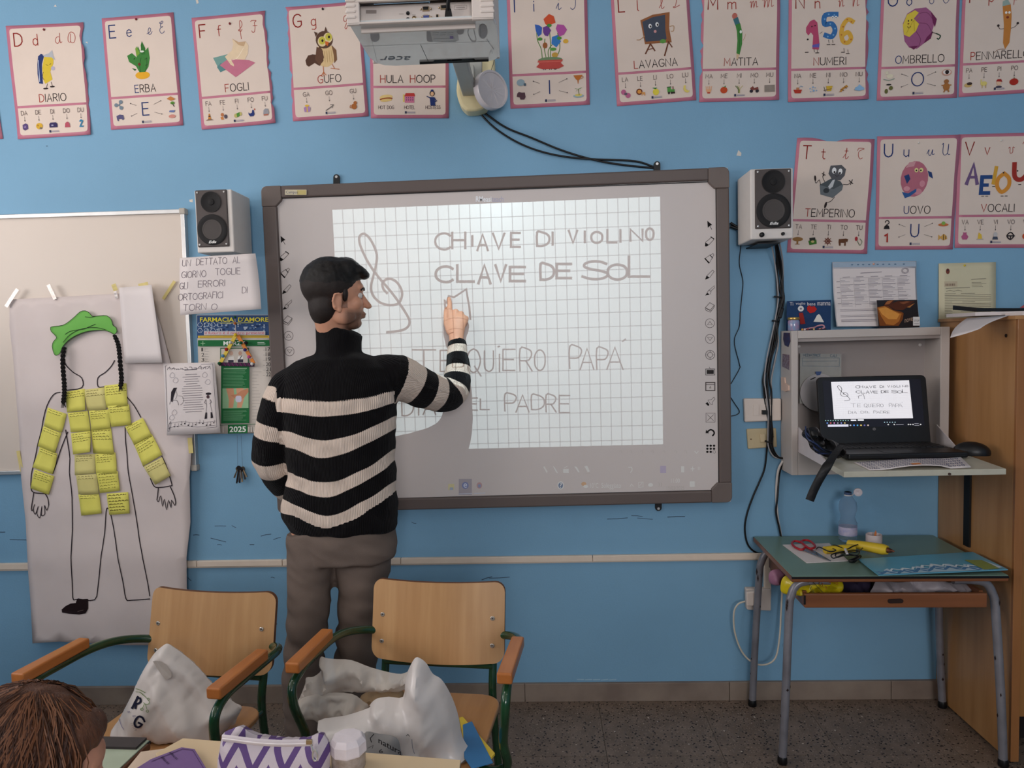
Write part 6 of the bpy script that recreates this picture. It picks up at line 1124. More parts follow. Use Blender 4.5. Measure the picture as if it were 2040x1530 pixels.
a.v += []; k0 = len(a.v); a.mi(Mt); mi_ = a.mats.index(Mt); a.v += b.v; a.f += [tuple(k0+i for i in fa) for fa in b.f]; a.m += [mi_]*len(b.f)
for i in range(10): a.ell(1643+i*5, 849, 1.1, 1.1, M_em('screen_icon_white', (150, 200, 190), .8))
for i in range(6): a.ell(1646+i*7, 854.5, 1.5, 1.5, M_em('screen_icon', ((90, 130, 200), (200, 90, 90), (190, 120, 170), (150, 140, 160), (120, 130, 190), (190, 170, 110))[i], .8))
a.rect(1693, 847, 1704, 850, M_em('screen_btn', (220, 220, 224), .9)); a.rect(1707, 846.5, 1719, 849.5, M_em('screen_btn', (220, 220, 224), .9)); a.poly([(1647, 858), (1688, 857.4), (1688, 862.6), (1647, 863)], M_em('screen_search', (190, 190, 204), .9))
for i, c_ in enumerate(((170, 176, 190), (70, 130, 210), (80, 150, 190), (220, 190, 100), (90, 90, 150), (190, 170, 160))): a.ell(1692+i*7, 859.5, 1.7, 1.6, M_em('screen_icon', c_, .8))
for i in range(5): a.ell(1760+i*5.2, 853, 1.1, 1.2, M_em('screen_icon_white', (150, 180, 190), .8))
for x in (1767, 1779, 1807, 1811, 1816, 1831): a.ell(x, 858, 1.6, 1.6, M_em('screen_icon_white', (190, 190, 190), .7))
a.line([(1783, 858.4), (1797, 858)], 1.2, M_em('screen_icon_white', (150, 150, 160), .6)); a.line([(1819, 856), (1827, 856)], 1, M_em('screen_icon_white', (150, 150, 160), .6)); a.line([(1819, 860), (1828, 860)], 1, M_em('screen_icon_white', (150, 150, 160), .6))
a.build('screen', parent=lp, fix=False)
a = Art(LA, h0=.0006); a.ell(1739, 868, 3.2, 3.2, (120, 118, 120)); a.bf('hp', 1737, 865.6, 1741, 870.4, (30, 30, 32)); a.build('badge', parent=lp, fix=False)
yb0, yb1 = -.198, -.435
g = G(); g.box(((lx0+lx1)/2, (yb0+yb1)/2, zs+.013), (lx1-lx0, yb0-yb1, .020)); g.build('base', M_lap, lp, bev=.006, seg=3)
g = G(); g.box(((lx0+lx1)/2, yb0-.085, zs+.0235), (lx1-lx0-.03, .115, .001)); kbd = g.build('keyboard_bed', M_lap2, lp); kof = woff(kbd)
M_key2 = mat('key_black', (26, 25, 27), .5, var=.1); km = None
for r_ in range(6):
    for c_ in range(17):
        kx = lx0+.022+(c_+.5)*(lx1-lx0-.044)/17; kyy = yb0-.034-r_*.0185
        if km is None: g = G(); g.box((0, 0, 0), (.0175, .0155, .003)); o = g.build('key', M_key2); o.parent = kbd; km = o.data
        else: o = bpy.data.objects.new('key', km); COL.objects.link(o); o.parent = kbd
        o.location = Vector((kx, kyy, zs+.0255))-woff(kbd)
g = G(); g.box(((lx0+lx1)/2-.02, yb1+.045, zs+.0236), (.10, .055, .001)); g.build('touchpad', mat('touchpad_black', (38, 36, 38), .3), lp)
# printed sheet under the laptop
g = G(); vs = []
Q = [Z(1712, 920, zs+.004), Z(1912, 902, zs+.02), Z(1942, 933, zs+.012), Z(1733, 936, zs+.002)]
Q = [Vector((1.09, -.37, 0)), Vector((1.50, -.34, 0)), Vector((1.43, -.475, 0)), Vector((1.10, -.44, 0))]
Q = [Z(1700, 922, zs), Z(1905, 905, zs), Z(1935, 934, zs), Z(1733, 938, zs)]
n_ = 10
def PF(u, v, h): p = Q[0]*(1-u)*(1-v)+Q[1]*u*(1-v)+Q[2]*u*v+Q[3]*(1-u)*v; return p+Vector((0, 0, .0015+h+.022*max(0, u-.65)**1.5*(1-v*.3)+.012*max(0, math.sin(u*4.2-.6))*v*(u < .8)))
g.add([PF(i/n_, j/6, 0) for j in range(7) for i in range(n_+1)], [(j*(n_+1)+i, j*(n_+1)+i+1, (j+1)*(n_+1)+i+1, (j+1)*(n_+1)+i) for j in range(6) for i in range(n_)])
ps = g.build('printed_sheet', M_pap2, fix=False, solid=.0004, smooth=True, label='curled white sheet printed with rows of small blue rings, under the laptop', cat='paper')
a = Art(lambda x, y, h: PF(x, y, h), h0=.0008, dh=.00001)
for i in range(22):
    for j in range(6): 
        if not (i in (10, 11) and j > 3): a.line([(.04+i*.043+.013*math.cos(t*PI/4), .1+j*.15+.045*math.sin(t*PI/4)) for t in range(8)], .008, (76, 78, 120), closed=True, step=False)
a.h += .0003; a.rect(.44, .72, .53, .9, (214, 130, 70)); a.build('print', parent=ps, fix=False)
# mouse with cord
mp = Z(1946, 909, zs+.0); ms_ = thing('computer_mouse', 'black corded mouse at the right end of the cabinet shelf', 'mouse', mp)
def mouse_shape(): 
    g = G(); R_ = Matrix.Rotation(-.5, 3, 'Z'); g.ball(Vector((mp.x, mp.y+.03, zs+.009)), (.056, .034, .036), None, R=R_, nu=24, nv=14)
    g.v = [Vector((v.x, v.y, max(v.z, zs+.001))) for v in g.v]; return g
mouse_shape().build('body', M_lap, ms_, smooth=True)
g = G(); g.lathe([(.006, -.003), (.007, 0), (.006, .003)], (mp.x-.028, mp.y+.047, zs+.031), mat('wheel_grey', (150, 150, 150), .4), n=14, axis='x'); g.build('wheel', None, ms_, smooth=True)
g = G(); g.tube(catmull([Vector((mp.x-.045, mp.y+.055, zs+.006)), Z(1895, 897, zs+.003), Z(1870, 885, zs+.003), Z(1857, 872, zs+.005), Z(1862, 862, zs+.03), Z(1868, 848, zs+.06)], 6), .0018, M_blk, n=6); g.build('cord', None, ms_, smooth=True)
# black bag / cable heap left of the laptop with a hanging strap
hp = thing('black_cable_heap', 'heap of tangled black cables and dark bag at the left of the laptop', 'cables', Z(1640, 900, zs))
g = G(); pillow(g, [(1598, 868), (1600, 858), (1612, 852), (1628, 852), (1640, 870), (1665, 880), (1680, 895), (1672, 912), (1650, 912), (1630, 903), (1615, 893), (1609, 878)], -.42, .05, M_blk, wr=.9, fr=22, res=16, seed=3); g.build('bag', mat('black_nylon', (17, 16, 20), .45, bump=.5, bs=60), hp, smooth=True)
for k in range(7):
    g = G(); pts = [A(1600+rnd.uniform(-2, 10), 850+k*3, -.45-rnd.uniform(0, .03)), A(1606+k*3+rnd.uniform(0, 8), 872+k*3, -.49), A(1630+rnd.uniform(-8, 10), 885+k*3, -.51), A(1655+rnd.uniform(-5, 10), 904+rnd.uniform(-6, 3), -.50), A(1672, 895+rnd.uniform(-10, 8), -.46)]
    g.tube(catmull(pts, 5), .0028, mat('dark_cord', (18, 20, 30) if k % 3 else (30, 44, 80), .4, var=0), n=6); g.build('cord', None, hp, smooth=True)
g = G(); pts = [A(1674, 890, -.53), A(1662, 906, -.59), A(1650, 925, -.632), A(1635, 950, -.64), A(1622, 975, -.64), A(1613, 997, -.64)]; c_ = catmull(pts, 5)
g.loft(rings_tube(c_, .0135, .004, (1, 0, .3), n=12), mat('black_strap', (15, 14, 16), .5, bump=.3, bs=90)); g.build('black_strap', None, smooth=True, label='black flat strap hanging down over the edge of the cabinet shelf', cat='strap')
# ================================================================ things on the cabinet top
zt = czt
def card(name, q_, Y, T, m, lab, cat, rest=True):
    P = [A(x, y, Y) for x, y in q_]; 
    if rest:
        z0 = zt+.0005; P[2].z = P[3].z = z0
    g = G(); g.hexa(P, [p+Vector((0, T, 0)) for p in P]); return g.build(name, m, label=lab, cat=cat), P
c1, P1 = card('handmade_card', [(1568, 600), (1656, 597), (1655, 654), (1566, 655)], -.05, .002, mat('dark_blue_card', (22, 56, 98), .7, bump=.3, bs=300), 'dark blue handmade card with red heart and white writing on the cabinet', 'card')
a = Art(Wf(-.05), h0=.0012, dh=.0002); WH = (222, 218, 222)
for t_, x in (('Ti', 1573), ('voglio', 1585), ('bene', 1608), ('mamma', 1628)): a.bf(t_, x, 602, x+{'Ti': 7, 'voglio': 19, 'bene': 16, 'mamma': 26}[t_], 608.5, WH)
a.ell(1595, 615, 6, 5.6, (226, 222, 220)); a.ell(1595, 615, 2.2, 2, (120, 116, 130)); a.poly([(1591, 623), (1599, 623), (1604, 645), (1594, 646)], (150, 44, 38)); a.poly([(1607, 613), (1611, 608), (1616, 611), (1622, 610), (1627, 616), (1622, 622), (1613, 624), (1608, 619)], (186, 42, 38)); a.poly([(1630, 626), (1633, 627), (1641, 642), (1620, 641), (1627, 628)], (226, 222, 214)); a.build('picture', parent=c1, fix=False)
jr = thing('glass_jar', 'small blue-filled glass jar with a gold lid on the cabinet', 'jar', A(1581, 655, -.09)); jc = Vector((A(1581, 640, -.09).x, -.09, zt))
g = G(); g.lathe([(0, .001), (.019, .001), (.0205, .004), (.0205, .034), (.018, .039), (.018, .041), (0, .041)], jc, mat('blue_jar', (110, 156, 190), .15, rgb2=(176, 130, 160), vs=50, spec=.8), n=28); g.build('jar_body', None, jr, smooth=True)
g = G(); g.lathe([(.0205, .040), (.0215, .041), (.0215, .048), (.020, .050), (0, .050)], jc, mat('gold_lid', (196, 160, 90), .3, metal=.8), n=28); g.build('lid', None, jr, smooth=True)
hn = thing('beaded_keepsake', 'pink ribbon loops and small beads lying before the blue card', 'ornament', A(1620, 655, -.1))
g = G(); zz = zt+.004
g.tube(catmull([Vector((A(x, 650, -.1).x, -.1+dy, zz+dz)) for x, dy, dz in ((1600, 0, 0), (1612, -.01, .004), (1622, 0, .006), (1632, .01, .012), (1639, 0, .014), (1640, -.01, .004), (1628, -.008, .0))], 5), .0028, mat('pink_ribbon', (196, 140, 150), .6), n=8); g.build('ribbon', None, hn, smooth=True)
g = G()
for i, x in enumerate((1596, 1601, 1607, 1613, 1619, 1627, 1634, 1641)): g.ball((A(x, 652, -.1).x, -.112, zt+.004), .0038, mat('bead', ((206, 150, 60), (226, 196, 190), (120, 40, 44), (70, 46, 50), (200, 170, 110), (60, 40, 50), (90, 60, 60), (60, 40, 46))[i], .4), nu=10, nv=6)
g.build('beads', None, hn, smooth=True, kind='stuff')
tt, ft = curled('timetable_pocket', [(1658, 522), (1825, 520), (1822, 650), (1658, 651)], -.012, mat('plastic_pocket', (186, 184, 190), .3), 'printed timetable in a clear punched pocket pinned above the cabinet', 'paper', lambda u, v: .002+.05*v*v*.8)
a = Art(lambda x, y, h: ft((x-1658)/167, (y-521)/130, h), h0=.0008, dh=.00002); a.rect(1659, 522, 1824, 532, (160, 178, 196)); 
for x in (1675, 1683, 1697, 1709, 1719, 1731, 1748, 1759, 1771, 1783, 1800): a.ell(x, 527, 2.3, 1.4, (96, 124, 150))
def gridpoly(a, x0, y0, x1, y1, m, n=8):
    for j in range(n): a.add([a.fn(x, y, a.h) for x, y in ((x0, y0+(y1-y0)*j/n), (x1, y0+(y1-y0)*j/n), (x1, y0+(y1-y0)*(j+1)/n), (x0, y0+(y1-y0)*(j+1)/n))], [(0, 1, 2, 3)], m)
    a.h += .0001
gridpoly(a, 1660, 535, 1822, 650, M_pap2); TXT = (138, 130, 138)
a.line([(1714, 544), (1756, 542)], 1.4, TXT)
for ci, x0 in enumerate((1674, 1701, 1730, 1758, 1788)):
    a.line([(x0+4, 552-ci*.5), (x0+18, 551.5-ci*.5)], 1.1, TXT)
    for j in range(21):
        if rnd.random() < .85: a.line([(x0, 556+j*2.7-ci*.3), (x0+rnd.uniform(8, 25), 556+j*2.7-ci*.3)], .8, (156, 148, 156))
    a.line([(x0-1.5, 553), (x0-1.5, 612)], .3, TXT)
for j in range(5): a.line([(1673, 554+j*13), (1812, 551.5+j*13)], .3, TXT); a.line([(1665, 561+j*11), (1671, 561+j*11)], 1, TXT)
for j in range(4): a.line([(1668, 617+j*2.8+(j > 1)*6), (1740, 616+j*2.8+(j > 1)*6)], .7, TXT)
for j in range(2): a.line([(1668, 638+j*3), (1738, 637+j*3)], 1, TXT)
for r_ in (5, 7): a.line([(1802+r_*math.cos(t), 540+r_*.8*math.sin(t)) for t in [k*.45 for k in range(14)]], .7, TXT, closed=True)
a.build('print', parent=tt, fix=False); g = G(); g.ball(ft(.49, .04, .002), .004, nu=10, nv=6); g.build('pin', mat('skin_pin', (214, 160, 140), .4), tt, smooth=True)
pc, Pp = card('photo_card', [(1747, 598), (1827, 597), (1832, 649), (1751, 650)], -.08, .0025, mat('photo_dark', (32, 22, 22), .3), 'dark glossy picture card with glowing orange shape leaning on the timetable', 'card')
a = Art(Wf(-.08), h0=.001, dh=.00006)
a.draw([('p', [(1747, 612), (1758, 610), (1768, 609), (1780, 618), (1795, 621), (1800, 624), (1798, 636), (1790, 649), (1752, 649)], (120, 66, 30)), ('p', [(1748, 613), (1762, 610), (1775, 617), (1790, 623), (1796, 625), (1791, 640), (1780, 648), (1765, 646), (1755, 630)], (176, 108, 46)), ('p', [(1750, 615), (1765, 612), (1778, 619), (1792, 626), (1786, 636), (1770, 636), (1757, 626)], (214, 146, 68)),
        ('p', [(1760, 609), (1764, 602), (1772, 598), (1782, 598), (1776, 605), (1788, 600), (1800, 600), (1822, 600), (1812, 606), (1824, 603), (1806, 613), (1798, 618), (1784, 618), (1770, 610)], (84, 44, 30)), ('p', [(1762, 607), (1767, 600), (1779, 598), (1771, 606)], (158, 96, 58)), ('p', [(1791, 603), (1806, 600), (1813, 601), (1800, 606)], (130, 76, 50)), ('p', [(1806, 612), (1822, 604), (1812, 613)], (170, 110, 60))])
a.bf('nove', 1802, 636, 1818, 643, (180, 150, 130), slope=-.25); a.rect(1818.5, 631, 1832, 648.6, (214, 208, 206)); a.bf('STOP', 1821, 637, 1831, 641, (70, 64, 66)); a.line([(1821, 645), (1830, 645)], .9, (130, 124, 126)); a.build('picture', parent=pc, fix=False)
# letter on the wall
lt_, fl = curled('letter_sheet', [(1870, 525), (1984, 522), (1983, 640), (1869, 640)], -.006, mat('ivory_paper', (206, 198, 168), .6, var=.02), 'ivory official letter with small crest pinned on the wall above the cupboard', 'paper', lambda u, v: .003*v+.002*math.sin(u*6)*v)
a = Art(lambda x, y, h: fl((x-1870)/114, (y-524)/116, h), h0=.0006, dh=.00002); TX2 = (110, 102, 92)
a.ell(1888, 540, 3.8, 5.6, (120, 66, 56)); a.ell(1888, 538, 1.6, 2, (60, 50, 60)); a.rect(1881, 560, 1907, 571, (196, 182, 156)); [a.line([(1884+i*2.2, 565), (1884+i*2.2, 569)], .9, (90, 50, 46)) for i in range(9)]; a.line([(1935, 557), (1964, 556)], .9, TX2)
for j in range(4): a.line([(1936, 563+j*2.8), (1936+rnd.uniform(18, 34), 563+j*2.8)], .6, TX2)
a.line([(1884, 574), (1932, 573)], .9, TX2); a.line([(1885, 580), (1892, 578), (1900, 580), (1908, 578), (1916, 580)], .8, TX2)
for j in range(15): a.line([(1882, 585+j*3.3), (1882+(92 if j % 5 else 60), 584.6+j*3.3)], .7, TX2)
a.build('print', parent=lt_, fix=False); g = G(); g.ball(fl(.45, .045, .002), .004, nu=10, nv=6); g.build('pin', mat('yellow_pin', (206, 186, 60), .4), lt_, smooth=True)
# ================================================================ sockets and switches
def plate(name, q_, T, m, lab, cat): 
    P = [A(x, y, 0) for x, y in q_]; t = thing(name, lab, cat, P[3]); g = G(); g.hexa(P, [p+Vector((0, -T, 0)) for p in P]); g.build('cover_plate', m, t, bev=.006, seg=3); return t
M_ivw = mat('ivory_plastic', (214, 200, 190), .4, var=.02); M_bei = mat('beige_plastic', (196, 178, 142), .45)
p1 = plate('network_socket', [(1479, 793), (1553, 793), (1553, 837), (1481, 840)], .022, M_ivw, 'large ivory network socket plate right of the board, cable crossing it', 'socket')
for (x0, x1) in ((1500, 1512), (1515, 1526), (1530, 1540)):
    P = [A(x, y, -.022) for x, y in ((x0, 806), (x1, 806), (x1, 828), (x0, 828))]; g = G(); g.hexa(P, [p+Vector((0, -.002, 0)) for p in P]); g.build('module', M_ivw, p1, bev=.0008)
P = [A(x, y, -.024) for x, y in ((1517, 817), (1527, 817), (1527, 825), (1517, 825))]; g = G(); g.hexa(P, [p+Vector((0, -.014, 0)) for p in P]); g.build('network_plug', M_blk, p1, bev=.001)
p2 = plate('light_switch', [(1486, 854), (1545, 852), (1547, 890), (1489, 894)], .009, M_bei, 'smaller beige switch plate with two screws, below the ivory one', 'switch')
P = [A(x, y, -.009) for x, y in ((1513, 865), (1523, 864), (1525, 880), (1514, 881))]; g = G(); g.hexa(P, [p+Vector((0, -.005, 0)) for p in P]); g.build('rocker', mat('rocker_beige', (206, 186, 150), .4), p2, bev=.002)
for x, y in ((1496, 875), (1540, 870)): g = G(); g.lathe([(.003, 0), (.003, .0015), (0, .0015)], A(x, y, -.009), n=10, R=Matrix.Rotation(PI/2, 3, 'X')); g.build('screw', mat('brown_screw', (110, 84, 60), .5), p2)
p3 = plate('wall_outlet', [(1482, 1168), (1532, 1168), (1532, 1212), (1484, 1210)], .03, M_ivw, 'ivory surface power outlet at the trunking end behind the desk', 'outlet')
P = [A(x, y, -.03) for x, y in ((1484, 1176), (1507, 1173), (1507, 1204), (1484, 1204))]; g = G(); g.hexa(P, [p+Vector((0, -.022, 0)) for p in P]); g.build('plug', M_ivw, p3, bev=.005)
g = G(); g.tube(catmull([A(1484, 1198, -.045), A(1470, 1204, -.05), A(1462, 1222, -.045), A(1464, 1260, -.04), A(1478, 1298, -.04), A(1500, 1320, -.05), A(1525, 1324, -.06), A(1545, 1310, -.06), A(1553, 1270, -.05), A(1556, 1220, -.04), A(1559, 1160, -.03)], 6), .0035, mat('white_cord', (206, 196, 180), .5), n=8); g.build('cord', None, p3, smooth=True)
# cable bundle from speaker to cabinet
M_gcb = mat('grey_cord', (150, 148, 150), .4)
def cable(name, pts, r, m, lab, grp=None, par=None): 
    g = G(); g.tube(catmull([A(*p) for p in pts], 6), r, m, n=8); return g.build(name, None, par, smooth=True, label=lab, cat='cable' if not par else None, group=grp)
bd = thing('cable_bundle', 'bundle of black and grey cables running from right speaker to cabinet', 'cables', A(1550, 915, -.02))
base_ = [(1541, 484), (1545, 510), (1548, 540), (1550, 570), (1551, 600), (1545, 640), (1538, 680), (1530, 715), (1523, 755), (1525, 780), (1530, 820), (1532, 860), (1534, 890), (1545, 910), (1561, 913)]
for k, (dx, am) in enumerate(((0, 3), (4, -3), (8, 4), (-3, 2), (6, -5), (11, 3), (2, 5), (9, -2))):
    pts = [(x+dx*(.9 if y < 620 else .35)+am*math.sin(y*.03+k)+(8 if (k in (2, 5) and 650 < y < 800) else 0), y, -.014-.004*(k % 4)-.045*max(0, (530-y)/50)) for x, y in base_]
    cable('cord', pts, .0034 if k % 3 else .0026, M_blk if k not in (3, 5) else M_gcb, None, None, bd)
P = [A(x, y, -.012) for x, y in ((1549, 613), (1560, 614), (1555, 635), (1545, 632))]; g = G(); g.hexa(P, [p+Vector((0, -.016, 0)) for p in P]); g.build('ferrite_clip', M_blk, bd, bev=.003)
for (x, y) in ((1545, 640), (1549, 592), (1531, 880)):
    g = G(); c_ = A(x, y, -.02); g.lathe([(.014, -.003), (.0145, 0), (.014, .003)], c_, M_blk, n=14, R=Matrix.Rotation(.2, 3, 'Y')); g.build('cable_tie', None, bd)
cable('speaker_cable', [(1455, 444, -.02), (1468, 452, -.025), (1480, 458, -.025), (1497, 461, -.06)], .005, M_blk, 'upper short black cable from the board edge to right speaker', 'cables at the board edge')
cable('speaker_cable', [(1455, 451, -.02), (1470, 456, -.025), (1482, 460, -.03), (1497, 462, -.07)], .005, M_blk, 'lower short black cable from the board edge to right speaker', 'cables at the board edge')
cable('thin_cable', [(1484, 461, -.006), (1477, 466, -.006), (1476, 490, -.006), (1473, 525, -.006), (1480, 560, -.006), (1478, 590, -.006), (1475, 620, -.006), (1473, 650, -.006), (1463, 680, -.006), (1473, 725, -.006), (1473, 735, -.006), (1456, 765, -.006)], .0016, M_blk, 'thin black cable wandering down the wall beside the board frame')
cable('thin_cable', [(1456, 792, -.006), (1463, 803, -.006), (1473, 819, -.006), (1468, 826, -.006), (1456, 829, -.006)], .0016, M_blk, 'small loop of thin black cable by the lower right board frame')
cable('power_cable', [(1529, 880, -.02), (1524, 930, -.012), (1513, 960, -.008), (1500, 990, -.008), (1488, 1025, -.008), (1484, 1055, -.008), (1490, 1085, -.008), (1507, 1101, -.008), (1530, 1101, -.008), (1545, 1098, -.008)], .0036, M_blk, 'black cable curving down the wall to the left of the desk')
cable('power_cable', [(1560, 918, -.03), (1551, 935, -.02), (1547, 965, -.01), (1547, 1000, -.008), (1550, 1035, -.008), (1555, 1062, -.008), (1560, 1100, -.008)], .0045, mat('white_cable', (206, 198, 192), .4), 'white cable dropping from the cabinet to behind the desk')
cable('power_cable', [(1558, 920, -.018), (1552, 950, -.008), (1549, 990, -.02), (1546, 1020, -.02), (1552, 1050, -.02), (1557, 1075, -.02)], .0038, M_blk, 'black cable dropping straight beside the white one to the desk')
# ================================================================ wooden cupboard at the right edge
def wood(name, c1, c2, stretch=(14, 14, 1), vs=2.2, rough=.4, coat=.15):
    return mat(name, c1, rough, vs=vs, rgb2=c2, stretch=stretch, bump=.03, coat=coat, lo=.25, hi=.75)
M_wd = wood('cupboard_beech', (164, 116, 70), (184, 136, 88)); M_wde = wood('cupboard_edge', (142, 92, 52), (158, 106, 62))
cp = thing('cupboard', 'tall beech-coloured wooden cupboard cut off by the right frame edge', 'cupboard', (1.9, -.2, 0))
cxl, zc_ = 1.53, 1.488
g = G(); g.box((cxl+.009, -.2245, zc_/2+.003), (.018, .443, zc_-.012)); g.build('side_board', M_wd, cp, bev=.001)
g = G(); g.box((cxl-.004, -.203, (.665+1.0)/2), (.007, .036, .335)); g.build('black_bar', mat('bar_black', (14, 11, 10), .6, var=0), label='black vertical bar against the cupboard side, between shelf and desk', cat='bar')

g = G(); g.box((cxl+.0135, -.452, zc_/2+.005), (.027, .012, zc_-.01)); g.build('front_edge', M_wde, cp, bev=.001)
g = G(); g.box((1.98, -.44, .82), (.86, .018, 1.32)); g.build('door', wood('cupboard_door', (150, 104, 56), (164, 116, 68)), cp, bev=.001)
g = G(); g.box((1.98, -.30, .08), (.84, .01, .15)); g.build('plinth', mat('plinth_dark', (30, 22, 20), .8), cp)
g = G(); g.box((1.98, -.233, zc_-.006), (.92, .455, .012)); g.build('top_board', M_wd, cp, bev=.001)
g = G(); g.lathe([(.006, 0), (.006, .001), (0, .001)], (cxl-.001, -.40, 1.424), n=14, R=Matrix.Rotation(-PI/2, 3, 'Y')); g.build('peg_hole', mat('hole_dark', (40, 24, 16), .9, var=0), cp)
zt2 = zc_
def flat(name, pts, z, th, m, lab, cat, group=None): g = G(); g.slab([Vector((x, y, z)) for x, y in pts], (0, 0, th)); return g.build(name, m, label=lab, cat=cat, group=group)
fo_ = thing('clip_folder', 'thin black-edged folder of white papers lying on the cupboard', 'folder', (1.62, -.25, zt2))
g = G(); g.slab([Vector((x, y, zt2+.004)) for x, y in ((1.47, -.33), (1.84, -.34), (1.82, -.12), (1.50, -.10))], (0, 0, .012)); g.build('paper_stack', M_pap2, fo_)
g = G(); g.hexa([Vector((1.475, -.33, zt2+.018)), Vector((1.70, -.33, zt2+.017)), Vector((1.69, -.16, zt2+.017)), Vector((1.49, -.16, zt2+.03))], [p+Vector((0, 0, .006)) for p in (Vector((1.475, -.33, zt2+.024)), Vector((1.70, -.33, zt2+.017)), Vector((1.69, -.16, zt2+.017)), Vector((1.49, -.16, zt2+.04)))]); g.build('black_cover', M_blk, fo_)
flat('paper_stack', [(1.56, -.43), (2.1, -.44), (2.1, -.36), (1.55, -.36)], zt2+.001, .010, M_pap2, 'low stack of white sheets on the cupboard front edge', 'papers')
crf = thing('paper_flowers', 'small pink, green and yellow craft flowers lying on the cupboard papers', 'ornament', (1.75, -.28, zt2+.02))
zf = zt2+.024
g = G(); g.lathe([(0, 0), (.045, .004), (.03, .016), (0, .02)], (1.70, -.28, zf), mat('pink_felt', (190, 84, 96), .8), n=12); g.build('pink_petal', None, crf)
g = G(); g.lathe([(0, 0), (.05, .003), (.04, .012), (0, .014)], (1.80, -.29, zf), mat('green_felt', (60, 128, 62), .8), n=12); g.build('green_leaf', None, crf)
g = G(); [g.ball((1.76+i*.022, -.30+.01*(i % 2), zf+.016+.008*(i % 2)), .014, mat('yellow_felt', (224, 196, 60), .8), nu=10, nv=6) for i in range(4)]; g.build('yellow_petal', None, crf, smooth=True)
# drooping sheet over the cupboard edge
g = G(); Q = [A(1893, 673, -.47), A(1926, 634, -.30), A(2012, 628, -.42), A(1952, 655, -.49)]
def DS(u, v): p = Q[0]*(1-u)*(1-v)+Q[1]*u*(1-v)+Q[2]*u*v+Q[3]*(1-u)*v; return p+Vector((-.012*math.sin(u*PI), -.01*math.sin(v*PI), 0))
g.add([DS(i/6, j/6) for j in range(7) for i in range(7)], [(j*7+i, j*7+i+1, j*7+i+8, j*7+i+7) for j in range(6) for i in range(6)])
g.build('drooping_sheet', M_pap2, solid=.0005, smooth=True, fix=False, label='white paper corner drooping over the top left edge of the cupboard', cat='paper')
# ================================================================ school desk
M_lam = mat('green_laminate', (112, 136, 122), .3, var=.03, vs=8); M_dw = wood('desk_wood', (112, 66, 40), (136, 84, 52), (1, 10, 10)); M_tube = mat('grey_tube_paint', (138, 136, 142), .35, metal=.25, rgb2=(116, 114, 120), vs=14); M_chip = mat('paint_chip', (44, 30, 28), .8)
def make_desk(label, zt_=.66, lam=None, dark=True):
    t = thing('school_desk', label, 'desk'); W_, D_ = .68, .475
    g = G(); g.box((0, 0, zt_-.012), (W_, D_, .018)); g.build('wood_core', M_dw, t, bev=.004, seg=3)
    g = G(); g.box((0, 0, zt_-.0015), (W_-.004, D_-.004, .003)); g.build('laminate_top', lam or M_lam, t, bev=.0008)
    for s in (-1, 1): g = G(); g.box((0, s*(D_/2-.004), zt_-.0065), (W_-.001, .010, .0075)); g.build('black_edging', M_blk, t, bev=.001)
    zr = zt_-.115
    g = G(); g.box((0, -D_/2+.035, zr+.022), (W_-.10, .016, .048)); fr = g.build('tray_rail', M_dw, t, bev=.004)
    g = G(); P = []
    for i in range(12): an = 2*PI*i/12; P.append(Vector((.008*(1 if math.cos(an) > 0 else -1)*2+.009*math.cos(an), -D_/2+.0265, zr+.022+.008*math.sin(an))))
    g.slab(P, (0, -.0012, 0)); g.build('rail_slot', mat('slot_dark', (40, 22, 16), .8), t)
    g = G(); g.box((-.29+.0, -D_/2+.0262, zr+.026), (.006, .002, .030)); g.build('rail_notch', M_blk, t)
    g = G(); g.box((0, .01, zr-.002), (W_-.11, D_-.09, .008)); g.build('tray_board', M_dw, t)
    for s in (-1, 1): g = G(); g.box((s*(W_/2-.058), .01, zr+.025), (.012, D_-.08, .045)); g.build('tray_side', M_dw, t)
    for sx in (-1, 1):
        for sy in (-1, 1):
            g = G(); x0 = sx*(W_/2+.018); y0 = sy*(D_/2-.045)
            pth = catmull([(x0, y0, .012), (x0-sx*.012, y0, .25), (x0-sx*.026, y0-sy*.01, zt_-.14), (x0-sx*.034, y0-sy*.012, zt_-.085), (x0-sx*.055, y0-sy*.014, zt_-.047), (x0-sx*.10, y0-sy*.015, zt_-.036), (x0-sx*.16, y0-sy*.016, zt_-.036)], 6)
            g.tube(pth, .0135, M_tube, n=16); lg = g.build('leg', None, t, smooth=True)
            g = G(); g.lathe([(.0145, 0), (.0165, .004), (.0155, .022), (.0135, .026)], (x0, y0, 0), M_blk, n=16); g.build('foot_cap', None, lg, smooth=True)
            g = G()
            for k in range(7):
                zz = (.08+rnd.random()*.45) if k < 4 else zt_-.15+rnd.random()*.05; an = rnd.uniform(PI*.9, PI*2.1); xx = x0-sx*(.012*zz/.25); r_ = .0138
                c_ = Vector((xx+r_*math.cos(an), y0-(sy*.01 if zz > .4 else 0)+r_*math.sin(an), zz)); tt_ = Vector((-math.sin(an), math.cos(an), 0)); h_ = rnd.uniform(.003, .010)*(1.6 if k >= 4 else 1); w_ = rnd.uniform(.002, .005)
                g.add([c_-tt_*w_, c_+Vector((0, 0, -h_)), c_+tt_*w_, c_+Vector((0, 0, h_*1.2))], [(0, 1, 2, 3)], M_chip)
            g.build('chipped_paint', None, lg, fix=False, kind='stuff')
    return t
dsk = make_desk('green-topped school desk with chipped grey legs below the laptop cabinet')
dsk.location = (1.150, -.262, 0); dsk.rotation_euler = (0, 0, math.radians(-1.6))
DZ = .661
